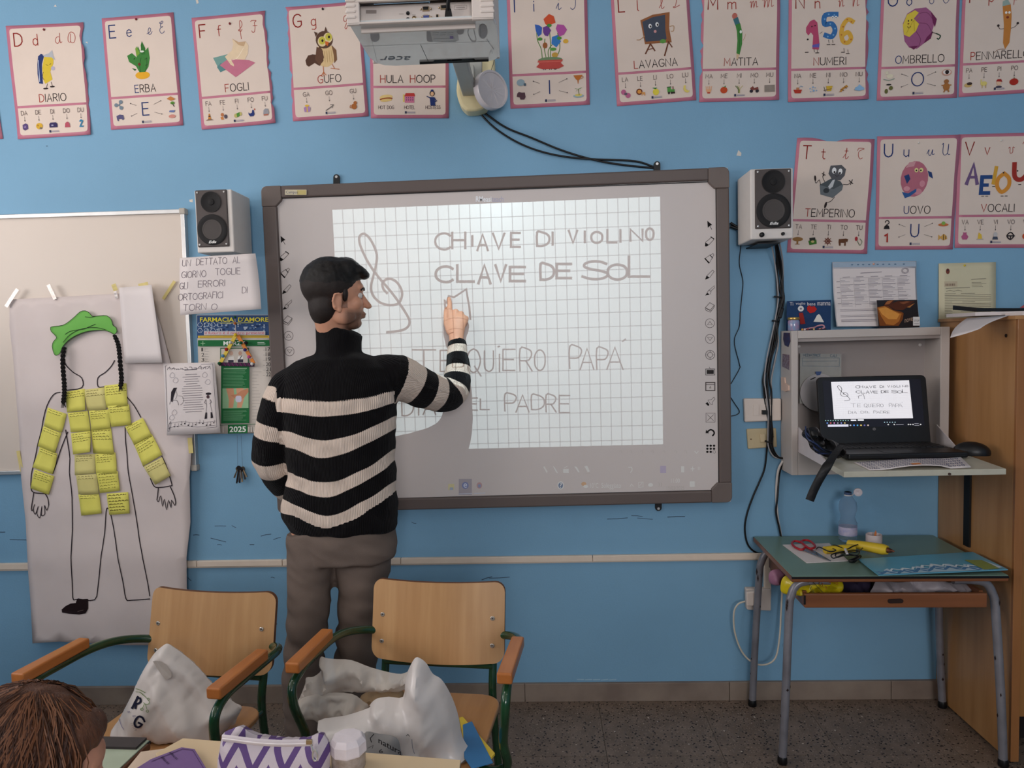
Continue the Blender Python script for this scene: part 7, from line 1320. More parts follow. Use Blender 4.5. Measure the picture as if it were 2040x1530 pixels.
# things in the desk tray
def zshift(o, dz): 
    for v in o.v: v.z += dz
tz0 = DZ-.115+.005
g = G(); pillow(g, [(1557, 1180), (1556, 1160), (1563, 1148), (1578, 1146), (1600, 1152), (1625, 1148), (1650, 1148), (1672, 1153), (1680, 1165), (1676, 1180), (1660, 1185), (1620, 1186), (1580, 1186)], -.40, .045, mat('yellow_plastic', (206, 184, 28), .3, var=.12, vs=12, coat=.3), wr=.7, fr=16, res=20, seed=2)
for v in g.v: v.z = max(v.z, .553)
yb = g.build('yellow_plastic_bag', smooth=True, label='crumpled yellow plastic bag with dark lettering in the desk tray', cat='bag')
a = Art(Wf(-.452), h0=0); a.bf('Ü.a', 1632, 1156, 1648, 1166, (130, 80, 20), slope=.5); a.bf('Via', 1612, 1164, 1622, 1173, (70, 74, 40), slope=.9); a.bf('gille', 1650, 1146, 1670, 1160, (150, 84, 20), slope=.5)
for x, y in ((1598, 1155), (1603, 1153), (1607, 1158)): a.line([(x, y), (x+4, y+3), (x+2, y-2)], .9, (80, 96, 40))
a.line([(1618, 1158), (1645, 1186)], 1.0, (60, 56, 30)); a.build('lettering', parent=yb, fix=False)
g = G(); pillow(g, [(1531, 1152), (1535, 1138), (1550, 1134), (1566, 1140), (1562, 1155), (1548, 1166), (1536, 1163)], -.30, .03, mat('pink_plastic', (150, 104, 128), .4), wr=.5, fr=20, res=10); g.build('pink_pouch', smooth=True, label='dull pink pouch poking out at the left end of the desk tray', cat='pouch')
g = G(); pillow(g, [(1678, 1183), (1680, 1158), (1700, 1152), (1728, 1152), (1738, 1165), (1736, 1184), (1705, 1186)], -.33, .05, mat('dark_violet_cloth', (44, 34, 58), .8), wr=.5, fr=14, res=12, seed=5); g.v = [Vector((v.x, v.y, max(v.z, .553))) for v in g.v]; g.build('dark_pouch', smooth=True, label='dark violet pouch between yellow and white bags in the desk tray', cat='pouch')
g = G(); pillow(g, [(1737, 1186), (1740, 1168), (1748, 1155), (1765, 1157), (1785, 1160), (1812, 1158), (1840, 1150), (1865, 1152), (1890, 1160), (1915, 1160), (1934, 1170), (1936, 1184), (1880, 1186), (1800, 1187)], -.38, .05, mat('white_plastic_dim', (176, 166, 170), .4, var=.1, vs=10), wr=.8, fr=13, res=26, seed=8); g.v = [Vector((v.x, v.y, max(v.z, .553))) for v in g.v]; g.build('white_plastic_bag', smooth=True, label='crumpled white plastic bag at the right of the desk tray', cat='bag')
# on the desk
flat('white_envelope', [tuple(Z(x, y, DZ).xy) for x, y in ((1559, 1086), (1652, 1083), (1690, 1118), (1607, 1122))], DZ, .002, M_pap2, 'white sheets of card lying under the red scissors', 'paper')
sc_ = thing('scissors', 'red-handled scissors lying on white card on the desk', 'scissors', Z(1610, 1090, DZ+.004)); M_red = mat('red_plastic', (172, 34, 42), .35, var=.02); zS = DZ+.009
def loopz(pts, r, m, name, par, z=zS, closed=True): g = G(); g.tube(catmull([Z(x, y, z) for x, y in pts], 4, closed), r, m, n=8, closed=closed); return g.build(name, None, par, smooth=True)
loopz([(1578, 1083), (1583, 1078), (1597, 1081), (1604, 1089), (1597, 1095), (1584, 1090)], .0042, M_red, 'handle', sc_); loopz([(1597, 1078), (1607, 1076), (1617, 1080), (1624, 1089), (1614, 1093), (1602, 1085)], .0042, M_red, 'handle', sc_, z=zS+.003)
for (p0, p1) in (((1597, 1094), (1652, 1117)), ((1610, 1093), (1655, 1118))):
    q0, q1 = Z(*p0, zS-.002), Z(*p1, zS-.003); d_ = (q1-q0).normalized(); s_ = Vector((-d_.y, d_.x, 0))
    g = G(); g.hexa([q0-s_*.006, q0+s_*.006, q1+s_*.0015, q1-s_*.0015], [p+Vector((0, 0, .0018)) for p in (q0-s_*.006, q0+s_*.006, q1+s_*.0015, q1-s_*.0015)]); g.build('blade', mat('steel_blade', (150, 152, 158), .25, metal=.9), sc_)
gg_ = thing('glue_gun', 'yellow hot glue gun with its black cord tied in a loop on the desk', 'glue gun', Z(1720, 1098, DZ)); M_gy = mat('yellow_tool_plastic', (214, 182, 52), .38, var=.04); zG = DZ+.022
b0, b1 = Z(1672, 1078, zG+.006), Z(1768, 1096, zG+.004); b0 = Z(1690, 1082, zG); 
g = G(); c_ = [b0, b0.lerp(b1, .3), b0.lerp(b1, .6), b0.lerp(b1, .9), b1]
g.loft(rings_tube(c_, [.012, .016, .018, .019, .015], [.014, .018, .018, .020, .015], (0, 0, 1), n=16)); g.build('barrel', M_gy, gg_, smooth=True)
h0, h1 = Z(1700, 1092, DZ+.016), Z(1643, 1096, DZ+.014)
g = G(); g.loft(rings_tube([h0, h0.lerp(h1, .5), h1], [.014, .015, .013], [.018, .017, .016], (0, 0, 1), n=14)); g.build('grip', M_gy, gg_, smooth=True)
d_ = (b1-b0).normalized(); g = G(); g.lathe([(.010, 0), (.0085, .008), (.0035, .020), (.0015, .024)], b1, None, n=16, R=d_.to_track_quat('Z', 'Y').to_matrix()); g.build('nozzle', mat('nozzle_copper', (150, 90, 66), .35, metal=.7, rgb2=(40, 24, 24), vs=120), gg_, smooth=True)
CB = [(1626, 1094), (1632, 1090), (1645, 1096), (1655, 1099), (1665, 1096), (1654, 1090), (1664, 1086), (1685, 1094), (1700, 1088), (1715, 1084), (1718, 1092), (1705, 1100), (1688, 1098), (1668, 1101), (1656, 1106), (1660, 1112), (1672, 1108), (1690, 1098), (1700, 1096), (1712, 1098), (1708, 1106), (1694, 1104), (1680, 1100), (1665, 1104), (1668, 1110), (1684, 1106), (1700, 1106), (1712, 1110), (1702, 1117), (1692, 1117)]
g = G(); g.tube(catmull([Z(x, y, DZ+.012+.020*abs(math.sin(i*1.3))) for i, (x, y) in enumerate(CB)], 6), .0021, M_blk, n=7); g.build('cord', None, gg_, smooth=True)
g = G(); g.tube([Z(1714, 1108, DZ+.010), Z(1700, 1117, DZ+.009), Z(1693, 1118, DZ+.009)], [.005, .008, .006], M_blk, n=10); g.build('plug', None, gg_, smooth=True)
g = G(); g.tube([Z(1684, 1094, DZ+.03), Z(1688, 1104, DZ+.026)], .0045, mat('white_tie', (206, 200, 200), .5), n=8); g.build('cord_tie', None, gg_)
bt = thing('water_bottle', 'clear plastic water bottle with open hanging cap at the back of the desk', 'bottle', Z(1690, 1082, DZ)); bc = Z(1689, 1078, DZ); bc = Vector((bc.x, min(bc.y, -.05), DZ))
M_pet = mat('clear_pet', (225, 235, 245), .03, var=0, trans=.93, ior=1.08, spec=.6)
tb_z = A(1690, 980, bc.y).z-DZ; k = tb_z/.215
g = G(); g.lathe([(.0, .002), (.024, 0), (.031, .006), (.032, .02), (.031, .055), (.032, .062), (.032, .082), (.030, .087), (.026, .098), (.024, .108), (.027, .122), (.0315, .138), (.032, .155), (.029, .172), (.020, .188), (.0135, .198), (.0125, .202)] and [(r, z*k) for r, z in ((.0, .002), (.024, 0), (.031, .006), (.032, .02), (.031, .055), (.032, .062), (.032, .082), (.030, .087), (.026, .098), (.024, .108), (.027, .122), (.0315, .138), (.032, .155), (.029, .172), (.020, .188), (.0135, .198), (.0125, .215))], bc, M_pet, n=36); g.build('bottle_body', None, bt, smooth=True)
g = G(); g.lathe([(.0325, .030*k), (.0330, .032*k), (.0328, .064*k), (.0322, .066*k)], bc, mat('bottle_label', (150, 150, 190), .4, rgb2=(196, 186, 200), vs=60), n=36); g.build('label', None, bt, smooth=True)
g = G(); g.lathe([(.0135, .199*k), (.0142, .200*k), (.0142, .203*k), (.0135, .204*k)], bc, mat('cap_ring_white', (210, 206, 206), .4), n=24); g.lathe([(.0128, .204*k), (.0132, .205*k), (.013, .215*k)], bc, mat('neck_dark', (70, 84, 116), .2), n=24); g.build('neck_ring', None, bt, smooth=True)
cpn = Vector((A(1709, 978, bc.y-.005).x, bc.y-.005, A(1709, 980, bc.y-.005).z)); g = G(); g.lathe([(0, -.002), (.014, -.002), (.015, 0), (.015, .008), (.013, .009), (.0, .004)], cpn, mat('milky_cap', (206, 196, 200), .35), n=24, R=Matrix.Rotation(PI/2, 3, 'X')@Matrix.Rotation(-.3, 3, 'Y')); g.tube([cpn+Vector((-.013, 0, -.003)), bc+Vector((.014, -.004, .2*k))], .0018, None, n=6); g.build('hanging_cap', None, bt, smooth=True)
tp = thing('tape_roll', 'upright-rimmed white roll holding a pencil stub on the desk', 'roll', Z(1742, 1090, DZ)); tc_ = Z(1741, 1083, DZ); g = G(); g.lathe([(.024, .001), (.0265, 0), (.028, .004), (.028, .034), (.0265, .036), (.0245, .034), (.024, .004)], tc_, mat('white_roll', (196, 182, 182), .5), n=32); g.build('rim', None, tp, smooth=True)
g = G(); g.lathe([(0, .008), (.0235, .008)], tc_, mat('roll_inside', (176, 126, 92), .7), n=24); g.build('inside', None, tp)
g = G(); g.tube([tc_+Vector((.002, 0, .010)), tc_+Vector((.006, .0, .040)), tc_+Vector((.007, 0, .050))], [.004, .004, .0008], mat('pencil_orange', (196, 110, 52), .5), n=8); g.build('pencil_stub', None, tp)
# blue picture folder hanging over the front edge
Q = [Z(1709, 1115, DZ+.003), Z(1938, 1101, DZ+.003), Z(2008, 1136, DZ+.008), Z(1750, 1147, DZ+.012)]
g = G(); g.hexa(Q, [p+Vector((0, 0, .003)) for p in Q]); bf_ = g.build('blue_folder', mat('blue_folder_card', (96, 164, 190), .35, var=.03), label='light blue folder with a sea wave picture at the desk front', cat='folder')
def FB(x, y, h):
    u = x; v = y; p = Q[0]*(1-u)*(1-v)+Q[1]*u*(1-v)+Q[2]*u*v+Q[3]*(1-u)*v; return p+Vector((0, 0, .003+h))
a = Art(FB, h0=.0004, dh=.0001); pts = [(0.02, .98)]+[(.02+.83*i/24, .78+.12*math.sin(i*1.7)-.16*math.exp(-((i-15)/5)**2)) for i in range(25)]+[(.86, .98)]
a.poly(pts, (178, 200, 214)); 
for o_ in (0, .07): a.line([(.02+.83*i/24, .84+o_+.07*math.sin(i*1.7+o_*20)-.1*math.exp(-((i-15)/5)**2)) for i in range(25)], .035, (84, 128, 168))
a.line([(.1+.7*i/24, .76+.06*math.sin(i*2.1)-.15*math.exp(-((i-14)/5)**2)) for i in range(25)], .03, (222, 228, 232)); a.poly([(.81, .42), (.94, .48), (.95, .95), (.82, .97)], (140, 148, 80)); a.poly([(.95, .5), (.985, .9), (.95, .93)], (210, 216, 222)); a.build('picture', parent=bf_, fix=False)
# ================================================================ armchairs
M_ply = wood('chair_plywood', (172, 128, 84), (192, 150, 104), (16, 2, 1.2), 2.4); M_arm2 = wood('armrest_wood', (160, 92, 42), (184, 114, 58), (12, 2, 12), 3); M_grn = mat('green_enamel', (28, 66, 40), .18, rgb2=(20, 50, 30), vs=12, coat=.5); M_ar_edge = mat('ply_edge', (96, 58, 34), .6)
def make_chair(label):
    t = thing('armchair', label, 'chair', group='wooden armchairs behind the front tables'); 
    # backrest: curved plywood with rounded corners
    W_, H_ = .405, .225; z0 = .515; n_ = 12
    def bk(x, z): return Vector((x, .012+.03*(1-(x/(W_/2))**2)*-1+.03+.05*(z-z0)/H_, z))
    out = []
    for (cx, cz, a0) in ((-W_/2+.03, z0+.03, PI), (W_/2-.03, z0+.03, 1.5*PI), (W_/2-.03, z0+H_-.03, 0), (-W_/2+.03, z0+H_-.03, .5*PI)):
        for i in range(6): an = a0+PI/2*i/5; out.append((cx+.03*math.cos(an), cz+.03*math.sin(an)))
    # build as columns
    xs = sorted(set([round(x, 5) for x, z in out]+[-W_/2+W_*i/14 for i in range(15)])); g = G(); cols = []
    for x in xs:
        if abs(x) <= W_/2-.03: lo_, hi_ = z0, z0+H_
        else: d_ = abs(x)-(W_/2-.03); k_ = .03-math.sqrt(max(0, .03**2-d_**2)); lo_, hi_ = z0+k_, z0+H_-k_
        cols.append([(x, lo_+(hi_-lo_)*j/4) for j in range(5)])
    F = [[bk(x, z) for x, z in c] for c in cols]; vs = [p+Vector((0, -.006, 0)) for c in F for p in c]; k_ = len(vs); vs += [p+Vector((0, .006, 0)) for c in F for p in c]; fs = []
    for i in range(len(cols)-1):
        for j in range(4): a_ = i*5+j; fs += [(a_, a_+1, a_+6, a_+5), (k_+a_, k_+a_+5, k_+a_+6, k_+a_+1)]
    per = [j for j in range(5)]+[i*5+4 for i in range(1, len(cols))]+[(len(cols)-1)*5+j for j in (3, 2, 1, 0)]+[i*5 for i in range(len(cols)-2, 0, -1)]
    g.add(vs, fs, M_ply); g.add([vs[i] for i in per]+[vs[k_+i] for i in per], [(i, (i+1) % len(per), len(per)+(i+1) % len(per), len(per)+i) for i in range(len(per))], M_ar_edge)
    br_ = g.build('backrest', None, t, smooth=True)
    for sx in (-1, 1):
        for z in (.565, .64):
            p = bk(sx*.168, z); g = G(); g.lathe([(.0065, 0), (.0068, .002), (.005, .0035), (.0018, .003)], p+Vector((0, -.006, 0)), mat('rivet_steel', (190, 184, 176), .25, metal=.7), n=14, R=Matrix.Rotation(PI/2, 3, 'X')); g.lathe([(.0018, .0031), (0, .0031)], p+Vector((0, -.0062, 0)), M_blk, n=8, R=Matrix.Rotation(PI/2, 3, 'X')); g.build('rivet', None, br_)
    # seat
    g = G(); P = []
    for (cx, cy, a0) in ((-.14, -.05, .5*PI), (-.14, -.34, PI), (.14, -.34, 1.5*PI), (.14, -.05, 0)):
        for i in range(6): an = a0+PI/2*i/5; P.append(Vector((cx+.06*math.cos(an), cy+.06*math.sin(an), .418+.012*max(0, -(cy+.1))*-1)))
    g.slab(P, (0, 0, .014)); g.build('seat', wood('seat_plywood', (164, 116, 72), (184, 136, 90), (16, 2, 2), 2), t, bev=.003, smooth=True)
    r = .0118
    for sx in (-1, 1):
        g = G(); g.tube(catmull([(sx*.165, .098, .70), (sx*.165, .062, .52), (sx*.165, .04, .40), (sx*.172, .07, .15), (sx*.175, .10, .008)], 6), r, M_grn, n=14); g.build('rear_leg', None, t, smooth=True)
        g = G(); g.tube(catmull([(sx*.10, .074, .575), (sx*.17, .070, .583), (sx*.222, .040, .596), (sx*.255, -.02, .612), (sx*.268, -.10, .622), (sx*.27, -.2, .624), (sx*.27, -.28, .622), (sx*.272, -.332, .60), (sx*.268, -.335, .55), (sx*.258, -.305, .47), (sx*.262, -.28, .41), (sx*.25, -.27, .385), (sx*.21, -.27, .378), (sx*.12, -.27, .378)], 6), r, M_grn, n=14); g.build('arm_tube', None, t, smooth=True)
        g = G(); g.tube(catmull([(sx*.15, -.36, .40), (sx*.17, -.38, .2), (sx*.18, -.40, .008)], 6), r, M_grn, n=14); g.build('front_leg', None, t, smooth=True)
        g = G(); g.tube([(sx*.165, .03, .404), (sx*.155, -.36, .404)], .010, M_grn, n=12); g.build('seat_rail', None, t, smooth=True)
        g = G(); g.hexa([Vector((sx*.27-.019, -.335, .634)), Vector((sx*.27+.019, -.335, .634)), Vector((sx*.27+.017, -.115, .634)), Vector((sx*.27-.017, -.115, .634))], [Vector((sx*.27-.019, -.335, .662)), Vector((sx*.27+.019, -.335, .662)), Vector((sx*.27+.017, -.115, .662)), Vector((sx*.27-.017, -.115, .662))]); g.build('armrest', M_arm2, t, bev=.005, seg=3)
    g = G(); g.tube([(-.165, .045, .50), (.165, .045, .50)], .009, M_grn, n=10); g.build('back_rail', None, t, smooth=True)
    return t
ch1 = make_chair('left wooden armchair with green tubes, printed white bag on its seat'); CH1 = ((-.995, -.855, 0), math.radians(-9)); CH2 = ((-.330, -.80, 0), math.radians(-7))
ch2 = dup(ch1, CH2[0], CH2[1], 'right wooden armchair with green tubes, crumpled translucent bag on its seat')
ch3 = dup(ch1, (-.68, -2.11, 0), PI*.98, 'plain wooden chair on which the child in the foreground sits'); ch3.name = 'classroom_chair'; del ch3['group']
for c_ in list(ch3.children):
    if c_.name.startswith(('armrest', 'arm_tube')): bpy.data.objects.remove(c_)
ch1.location = CH1[0]; ch1.rotation_euler = (0, 0, CH1[1])
# ================================================================ bags on the chairs
M_bagw = mat('white_bag_plastic', (212, 202, 196), .34, var=.035, vs=6, spec=.5, bump=.5, bs=9)
OUT1 = [(331, 1285), (345, 1293), (372, 1312), (400, 1338), (417, 1358), (440, 1378), (462, 1396), (480, 1410), (472, 1430), (455, 1450), (440, 1478), (400, 1488), (350, 1500), (290, 1502), (240, 1500), (228, 1452), (240, 1430), (255, 1400), (270, 1368), (285, 1335), (303, 1306), (320, 1290)]
g = G(); YW = -1.00; pillow(g, OUT1, YW, .085, M_bagw, wr=.34, fr=6, res=40, seed=4, smo=3, back=.5, ywarp=lambda x, z: .05*(z-.5)); 
for v in g.v: v.z = max(v.z, .434)
bg1 = g.build('printed_bag', smooth=True, label='white plastic shopping bag with dark R and G letters on left chair', cat='bag')
from mathutils.bvhtree import BVHTree
def conform(o, off=.0015):
    dg = bpy.context.evaluated_depsgraph_get(); me = o.data; vs = [Vector(v.co) for v in me.vertices]; bv = BVHTree.FromPolygons(vs, [tuple(p.vertices) for p in me.polygons])
    def f(x, y, h):
        d = ((x-1020)/FPX*cr-(y-765)/FPX*cu+cf).normalized(); hit = bv.ray_cast(CO, d)
        p = hit[0] if hit[0] is not None else A(x, y, YW-.05)
        n_ = hit[1] if hit[0] is not None else Vector((0, -1, 0))
        if n_.dot(d) > 0: n_ = -n_
        return p+n_*(off+h*.5)
    return f
a = Art(conform(bg1), h0=.0004, dh=.0002); NV = (22, 22, 46)
def letterbold(a, ch, pts_list, w, c): [a.line(p, w, c, sm=k) for p, k in pts_list]
letterbold(a, 'R', [([(264, 1411), (276, 1388)], 0), ([(274, 1390), (280, 1391), (281, 1398), (275, 1402), (269, 1400)], 2), ([(272, 1402), (271, 1411)], 0)], 4.2, NV)
letterbold(a, 'G', [([(288, 1437), (285, 1430), (279, 1427), (273, 1431), (269, 1439), (271, 1446), (277, 1448), (283, 1443), (277, 1439)], 3)], 3.8, NV)
GN = (96, 128, 56)
for P in ([(272, 1372), (280, 1374), (290, 1380)], [(272, 1378), (280, 1379), (287, 1385), (293, 1391), (296, 1394)], [(296, 1394), (299, 1399), (296, 1403), (290, 1403), (287, 1400)], [(288, 1403), (285, 1411)], [(291, 1404), (293, 1412)]): a.line(P, 1.1, GN, sm=3)
for (x, y) in ((284, 1413), (294, 1416), (297, 1393)): a.line([(x+2.4*math.cos(t), y+2.4*math.sin(t)) for t in [k*.9 for k in range(7)]], .9, GN, closed=True)
a.line([(239, 1432), (244, 1446), (249, 1453)], .9, (110, 100, 150), sm=3); a.word('on', 256, 1420, 4, .5, (110, 100, 130)); a.word('am', 266, 1428, 4, .5, (110, 100, 130)); [a.line([(262+i*2, 1441+i*3), (266+i*2, 1440+i*3)], .5, (120, 110, 120)) for i in range(5)]
for i in range(10): a.line([(296+i*2.6, 1497-i*.6), (302+i*2.6, 1486-i*.2)], .7, (120, 112, 110))
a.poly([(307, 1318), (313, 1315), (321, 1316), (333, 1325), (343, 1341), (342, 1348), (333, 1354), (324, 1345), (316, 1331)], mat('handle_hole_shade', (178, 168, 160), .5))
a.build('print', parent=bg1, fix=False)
g = G(); pillow(g, [(469, 1403), (482, 1409), (474, 1425), (468, 1442), (458, 1444), (458, 1425)], -1.0, .008, M_bagw, res=8, wr=.3); g.build('paper_flap', smooth=True, label='small white flap sticking up behind the pencil case', cat='paper')
M_film = mat('translucent_film', (222, 212, 202), .28, var=.05, vs=9, alpha=.55, spec=.6, bump=.9, bs=16)
M_film2 = mat('white_film', (222, 214, 210), .28, var=.03, vs=9, alpha=.88, spec=.6, bump=.9, bs=13)
pb = thing('plastic_bag', 'large crumpled translucent white plastic bag on the right chair', 'bag', A(780, 1480, -1.1))
LOB = [([(640, 1308), (650, 1311), (668, 1313), (700, 1315), (740, 1330), (790, 1342), (812, 1338), (838, 1320), (812, 1372), (760, 1375), (680, 1380), (630, 1390), (606, 1400), (592, 1420), (585, 1410), (597, 1390), (608, 1362), (610, 1350), (625, 1348), (640, 1335), (636, 1318)], -.98, .05, M_film, 1.0, 11, 1),
       ([(828, 1310), (838, 1312), (850, 1322), (862, 1342), (878, 1352), (892, 1372), (905, 1400), (914, 1430), (922, 1470), (940, 1500), (940, 1528), (880, 1530), (800, 1530), (740, 1520), (690, 1480), (660, 1466), (634, 1436), (690, 1425), (735, 1410), (736, 1405), (750, 1392), (775, 1388), (803, 1388), (808, 1350), (818, 1325)], -1.10, .10, M_film2, .30, 7, 4),
       ([(585, 1412), (590, 1425), (600, 1432), (625, 1430), (640, 1440), (665, 1460), (700, 1468), (730, 1440), (735, 1408), (725, 1398), (700, 1382), (650, 1380), (620, 1385), (600, 1392)], -1.03, .05, M_film, .8, 12, 9)]
for (P, Yv, T_, m_, wr_, fr_, sd_) in LOB: g = G(); pillow(g, P, Yv, T_, m_, wr=wr_*.75, fr=fr_, res=44, seed=sd_, smo=3, back=.3); g.v = [Vector((v.x, v.y, max(v.z, .435))) for v in g.v]; g.build('bag_fold', None, pb, smooth=True)
g = G(); pillow(g, [(720, 1385), (760, 1372), (800, 1374), (802, 1392), (770, 1400), (735, 1420), (720, 1412)], -.97, .03, mat('food_beige', (176, 150, 118), .7, var=.15, vs=30), res=12, wr=.8); g.build('bread_inside', None, pb, smooth=True)
g = G(); pillow(g, [(725, 1462), (755, 1462), (790, 1470), (800, 1500), (810, 1524), (728, 1522)], -1.205, .015, mat('printed_grey_film', (150, 146, 144), .3), res=10, wr=.5); pi_ = g.build('printed_wrapper', None, pb, smooth=True)
a = Art(Wf(-1.228), h0=0, dh=.0004); a.bf('natura', 754, 1470, 800, 1480, (44, 40, 42), slope=.55, bold=.01); a.bf('6', 755, 1492, 763, 1500, (50, 46, 46)); a.line([(745, 1462), (738, 1470), (740, 1478)], 1.6, (40, 38, 40)); a.line([(733, 1490), (744, 1484), (742, 1490)], .9, (70, 66, 66)); a.line([(810, 1465), (813, 1462), (816, 1466)], 1.2, (60, 56, 56)); a.line([(821, 1472), (822, 1488), (826, 1500)], 1.3, (120, 118, 126), sm=2); a.build('wrapper_print', parent=pb, fix=False)
zS2 = .436
flat('yellow_booklet', [tuple(Z(x, y, zS2).xy) for x, y in ((915, 1434), (922, 1432), (986, 1505), (980, 1512), (930, 1512))], zS2, .006, mat('yellow_cover', (224, 196, 70), .5), 'yellow booklet with red corner under the blue card on right chair', 'book')
flat('blue_card', [tuple(Z(x, y, zS2+.008).xy) for x, y in ((922, 1445), (940, 1438), (982, 1520), (940, 1532), (925, 1510))], zS2+.0075, .002, mat('blue_card_paper', (52, 118, 172), .5), 'plain blue card slid under the plastic bag on the right chair', 'card')
# ================================================================ front tables
M_crt = mat('cream_tabletop', (214, 188, 152), .4, var=.02, vs=5)
ct = thing('table', 'cream-topped table at the bottom edge holding the pencil case', 'table', (-.45, -1.8, 0))
TZ = .70; c4 = [Vector((-.738, -1.557, TZ)), Vector((-.711, -1.506, TZ)), Vector((-.339, -1.555, TZ)) and Vector((-.16, -1.583, TZ)), Vector((-.15, -1.98, TZ)), Vector((-.46, -1.98, TZ))]
g = G(); g.slab([p+Vector((0, 0, -.018)) for p in c4], (0, 0, .014), wood('table_edge', (124, 82, 50), (140, 96, 62))); g.slab([p+Vector((0, 0, -.004)) for p in c4], (0, 0, .004), M_crt); g.build('tabletop', None, ct, bev=.0015)
for x, y in ((-.66, -1.57), (-.21, -1.63), (-.20, -1.94), (-.43, -1.94)): g = G(); g.tube([(x, y, .0), (x, y, TZ-.018)], .014, M_tube, n=14); g.build('leg', None, ct, smooth=True)
d2 = make_desk('green-topped desk in front of the child with a dark strip along its far edge', .66, mat('pale_green_laminate', (172, 182, 160), .4)); d2.location = (-1.165, -1.66, 0); d2.rotation_euler = (0, 0, math.radians(-3))
g = G(); g.box((.22, .218, .6625), (.225, .036, .005)); 
o = g.build('dark_strip', mat('dark_grey_strip', (58, 50, 52), .5), None); o.parent = d2
# pencil case: zipped pouch with zigzag print
def chevron():
    m = mat('chevron_fabric', (196, 184, 192), .55, var=.02, bump=.2, bs=400); n = m.node_tree.nodes; L = m.node_tree.links; b = n['Principled BSDF']; prev = b.inputs['Base Color'].links[0].from_socket
    tc = n.new('ShaderNodeTexCoord'); sp = n.new('ShaderNodeSeparateXYZ'); L.new(tc.outputs['Object'], sp.inputs[0])
    def M(op, a_, b_=None, c_=None):
        q = n.new('ShaderNodeMath'); q.operation = op
        for i, v in enumerate((a_, b_, c_)):
            if v is None: continue
            if isinstance(v, (int, float)): q.inputs[i].default_value = v
            else: L.new(v, q.inputs[i])
        return q.outputs[0]
    t_ = M('PINGPONG', M('ADD', sp.outputs[0], 10.0), .0275)
    zz = M('MULTIPLY_ADD', t_, 1.7, sp.outputs[2]); fr_ = M('FRACT', M('DIVIDE', M('ADD', zz, 5.0), .046)); lt_ = M('LESS_THAN', fr_, .45)
    mx = n.new('ShaderNodeMix'); mx.data_type = 'RGBA'; mx.inputs[7].default_value = (*lin((92, 66, 122)), 1); L.new(lt_, mx.inputs[0]); L.new(prev, mx.inputs[6]); L.new(mx.outputs[2], b.inputs['Base Color']); return m
pcs = thing('pencil_case', 'purple and white zigzag pencil case with a silver zip', 'pencil case', A(545, 1530, -1.62)); YPc = -1.63
M_chev = chevron()
PO = [(437, 1500), (440, 1478), (446, 1460), (462, 1452), (480, 1447), (500, 1460), (530, 1468), (575, 1472), (612, 1470), (630, 1462), (645, 1464), (655, 1480), (658, 1500), (657, 1530), (655, 1580), (600, 1588), (500, 1580), (445, 1565), (436, 1530)]
g = G(); pillow(g, PO, YPc, .042, M_chev, wr=.10, fr=14, res=26, seed=1, smo=3, back=.9); g.build('pouch', None, pcs, smooth=True)
fz = lambda x, y, dy: A(x, y, YPc-dy)
g = G(); zp = [fz(444, 1470, .022), fz(470, 1473, .034), fz(510, 1478, .040), fz(560, 1481, .042), fz(605, 1480, .040), fz(624, 1479, .036)]; c_ = catmull(zp, 5); g.loft(rings_tube(c_, .0062, .0022, (0, 0, 1), n=10)); g.build('zip_tape', mat('zip_white', (206, 196, 200), .5), pcs, smooth=True)
g = G(); g.tube([p+Vector((0, -.0022, 0)) for p in c_], .0013, mat('zip_teeth', (226, 218, 220), .5), n=6); g.build('zip_teeth', None, pcs)
zc0 = fz(616, 1478, .045); g = G(); g.box(zc0, (.010, .005, .008)); g.build('zip_slider', M_sil, pcs, bev=.001); g = G(); g.tube([zc0+Vector((.003, -.002, -.003)), zc0+Vector((.007, -.003, -.014))], .0015, M_alu, n=6); pc0 = zc0+Vector((.010, -.003, -.022)); g.tube([pc0+Vector((.0042*math.cos(t), 0, .0095*math.sin(t))) for t in [k*PI/7 for k in range(14)]], .0016, M_alu, n=6, closed=True); g.build('zip_pull', None, pcs, smooth=True)
# white capped pot
pt = thing('capped_pot', 'small clear wrapped pot with white paper cap beside the pencil case', 'pot', A(694, 1530, -1.60)); pcx = A(694, 1500, -1.61)
zt_ = A(694, 1464, -1.61).z
g = G(); g.lathe([(0, TZ), (.027, TZ+.001), (.030, TZ+.008), (.030, zt_-.024), (.028, zt_-.016)], (pcx.x, -1.61, 0), mat('wrapped_film', (150, 132, 120), .18, rgb2=(196, 184, 176), vs=70, alpha=.75, spec=.8), n=26); g.build('pot_body', None, pt, smooth=True)
g = G(); vs_ = []
g.lathe([(.0325, zt_-.030), (.0330, zt_-.026), (.0325, zt_-.010), (.026, zt_-.001), (0, zt_)], (pcx.x, -1.61, 0), mat('paper_cap', (220, 210, 214), .5, bump=.3, bs=50), n=9); g.build('paper_cap', None, pt, smooth=False, bev=.002)
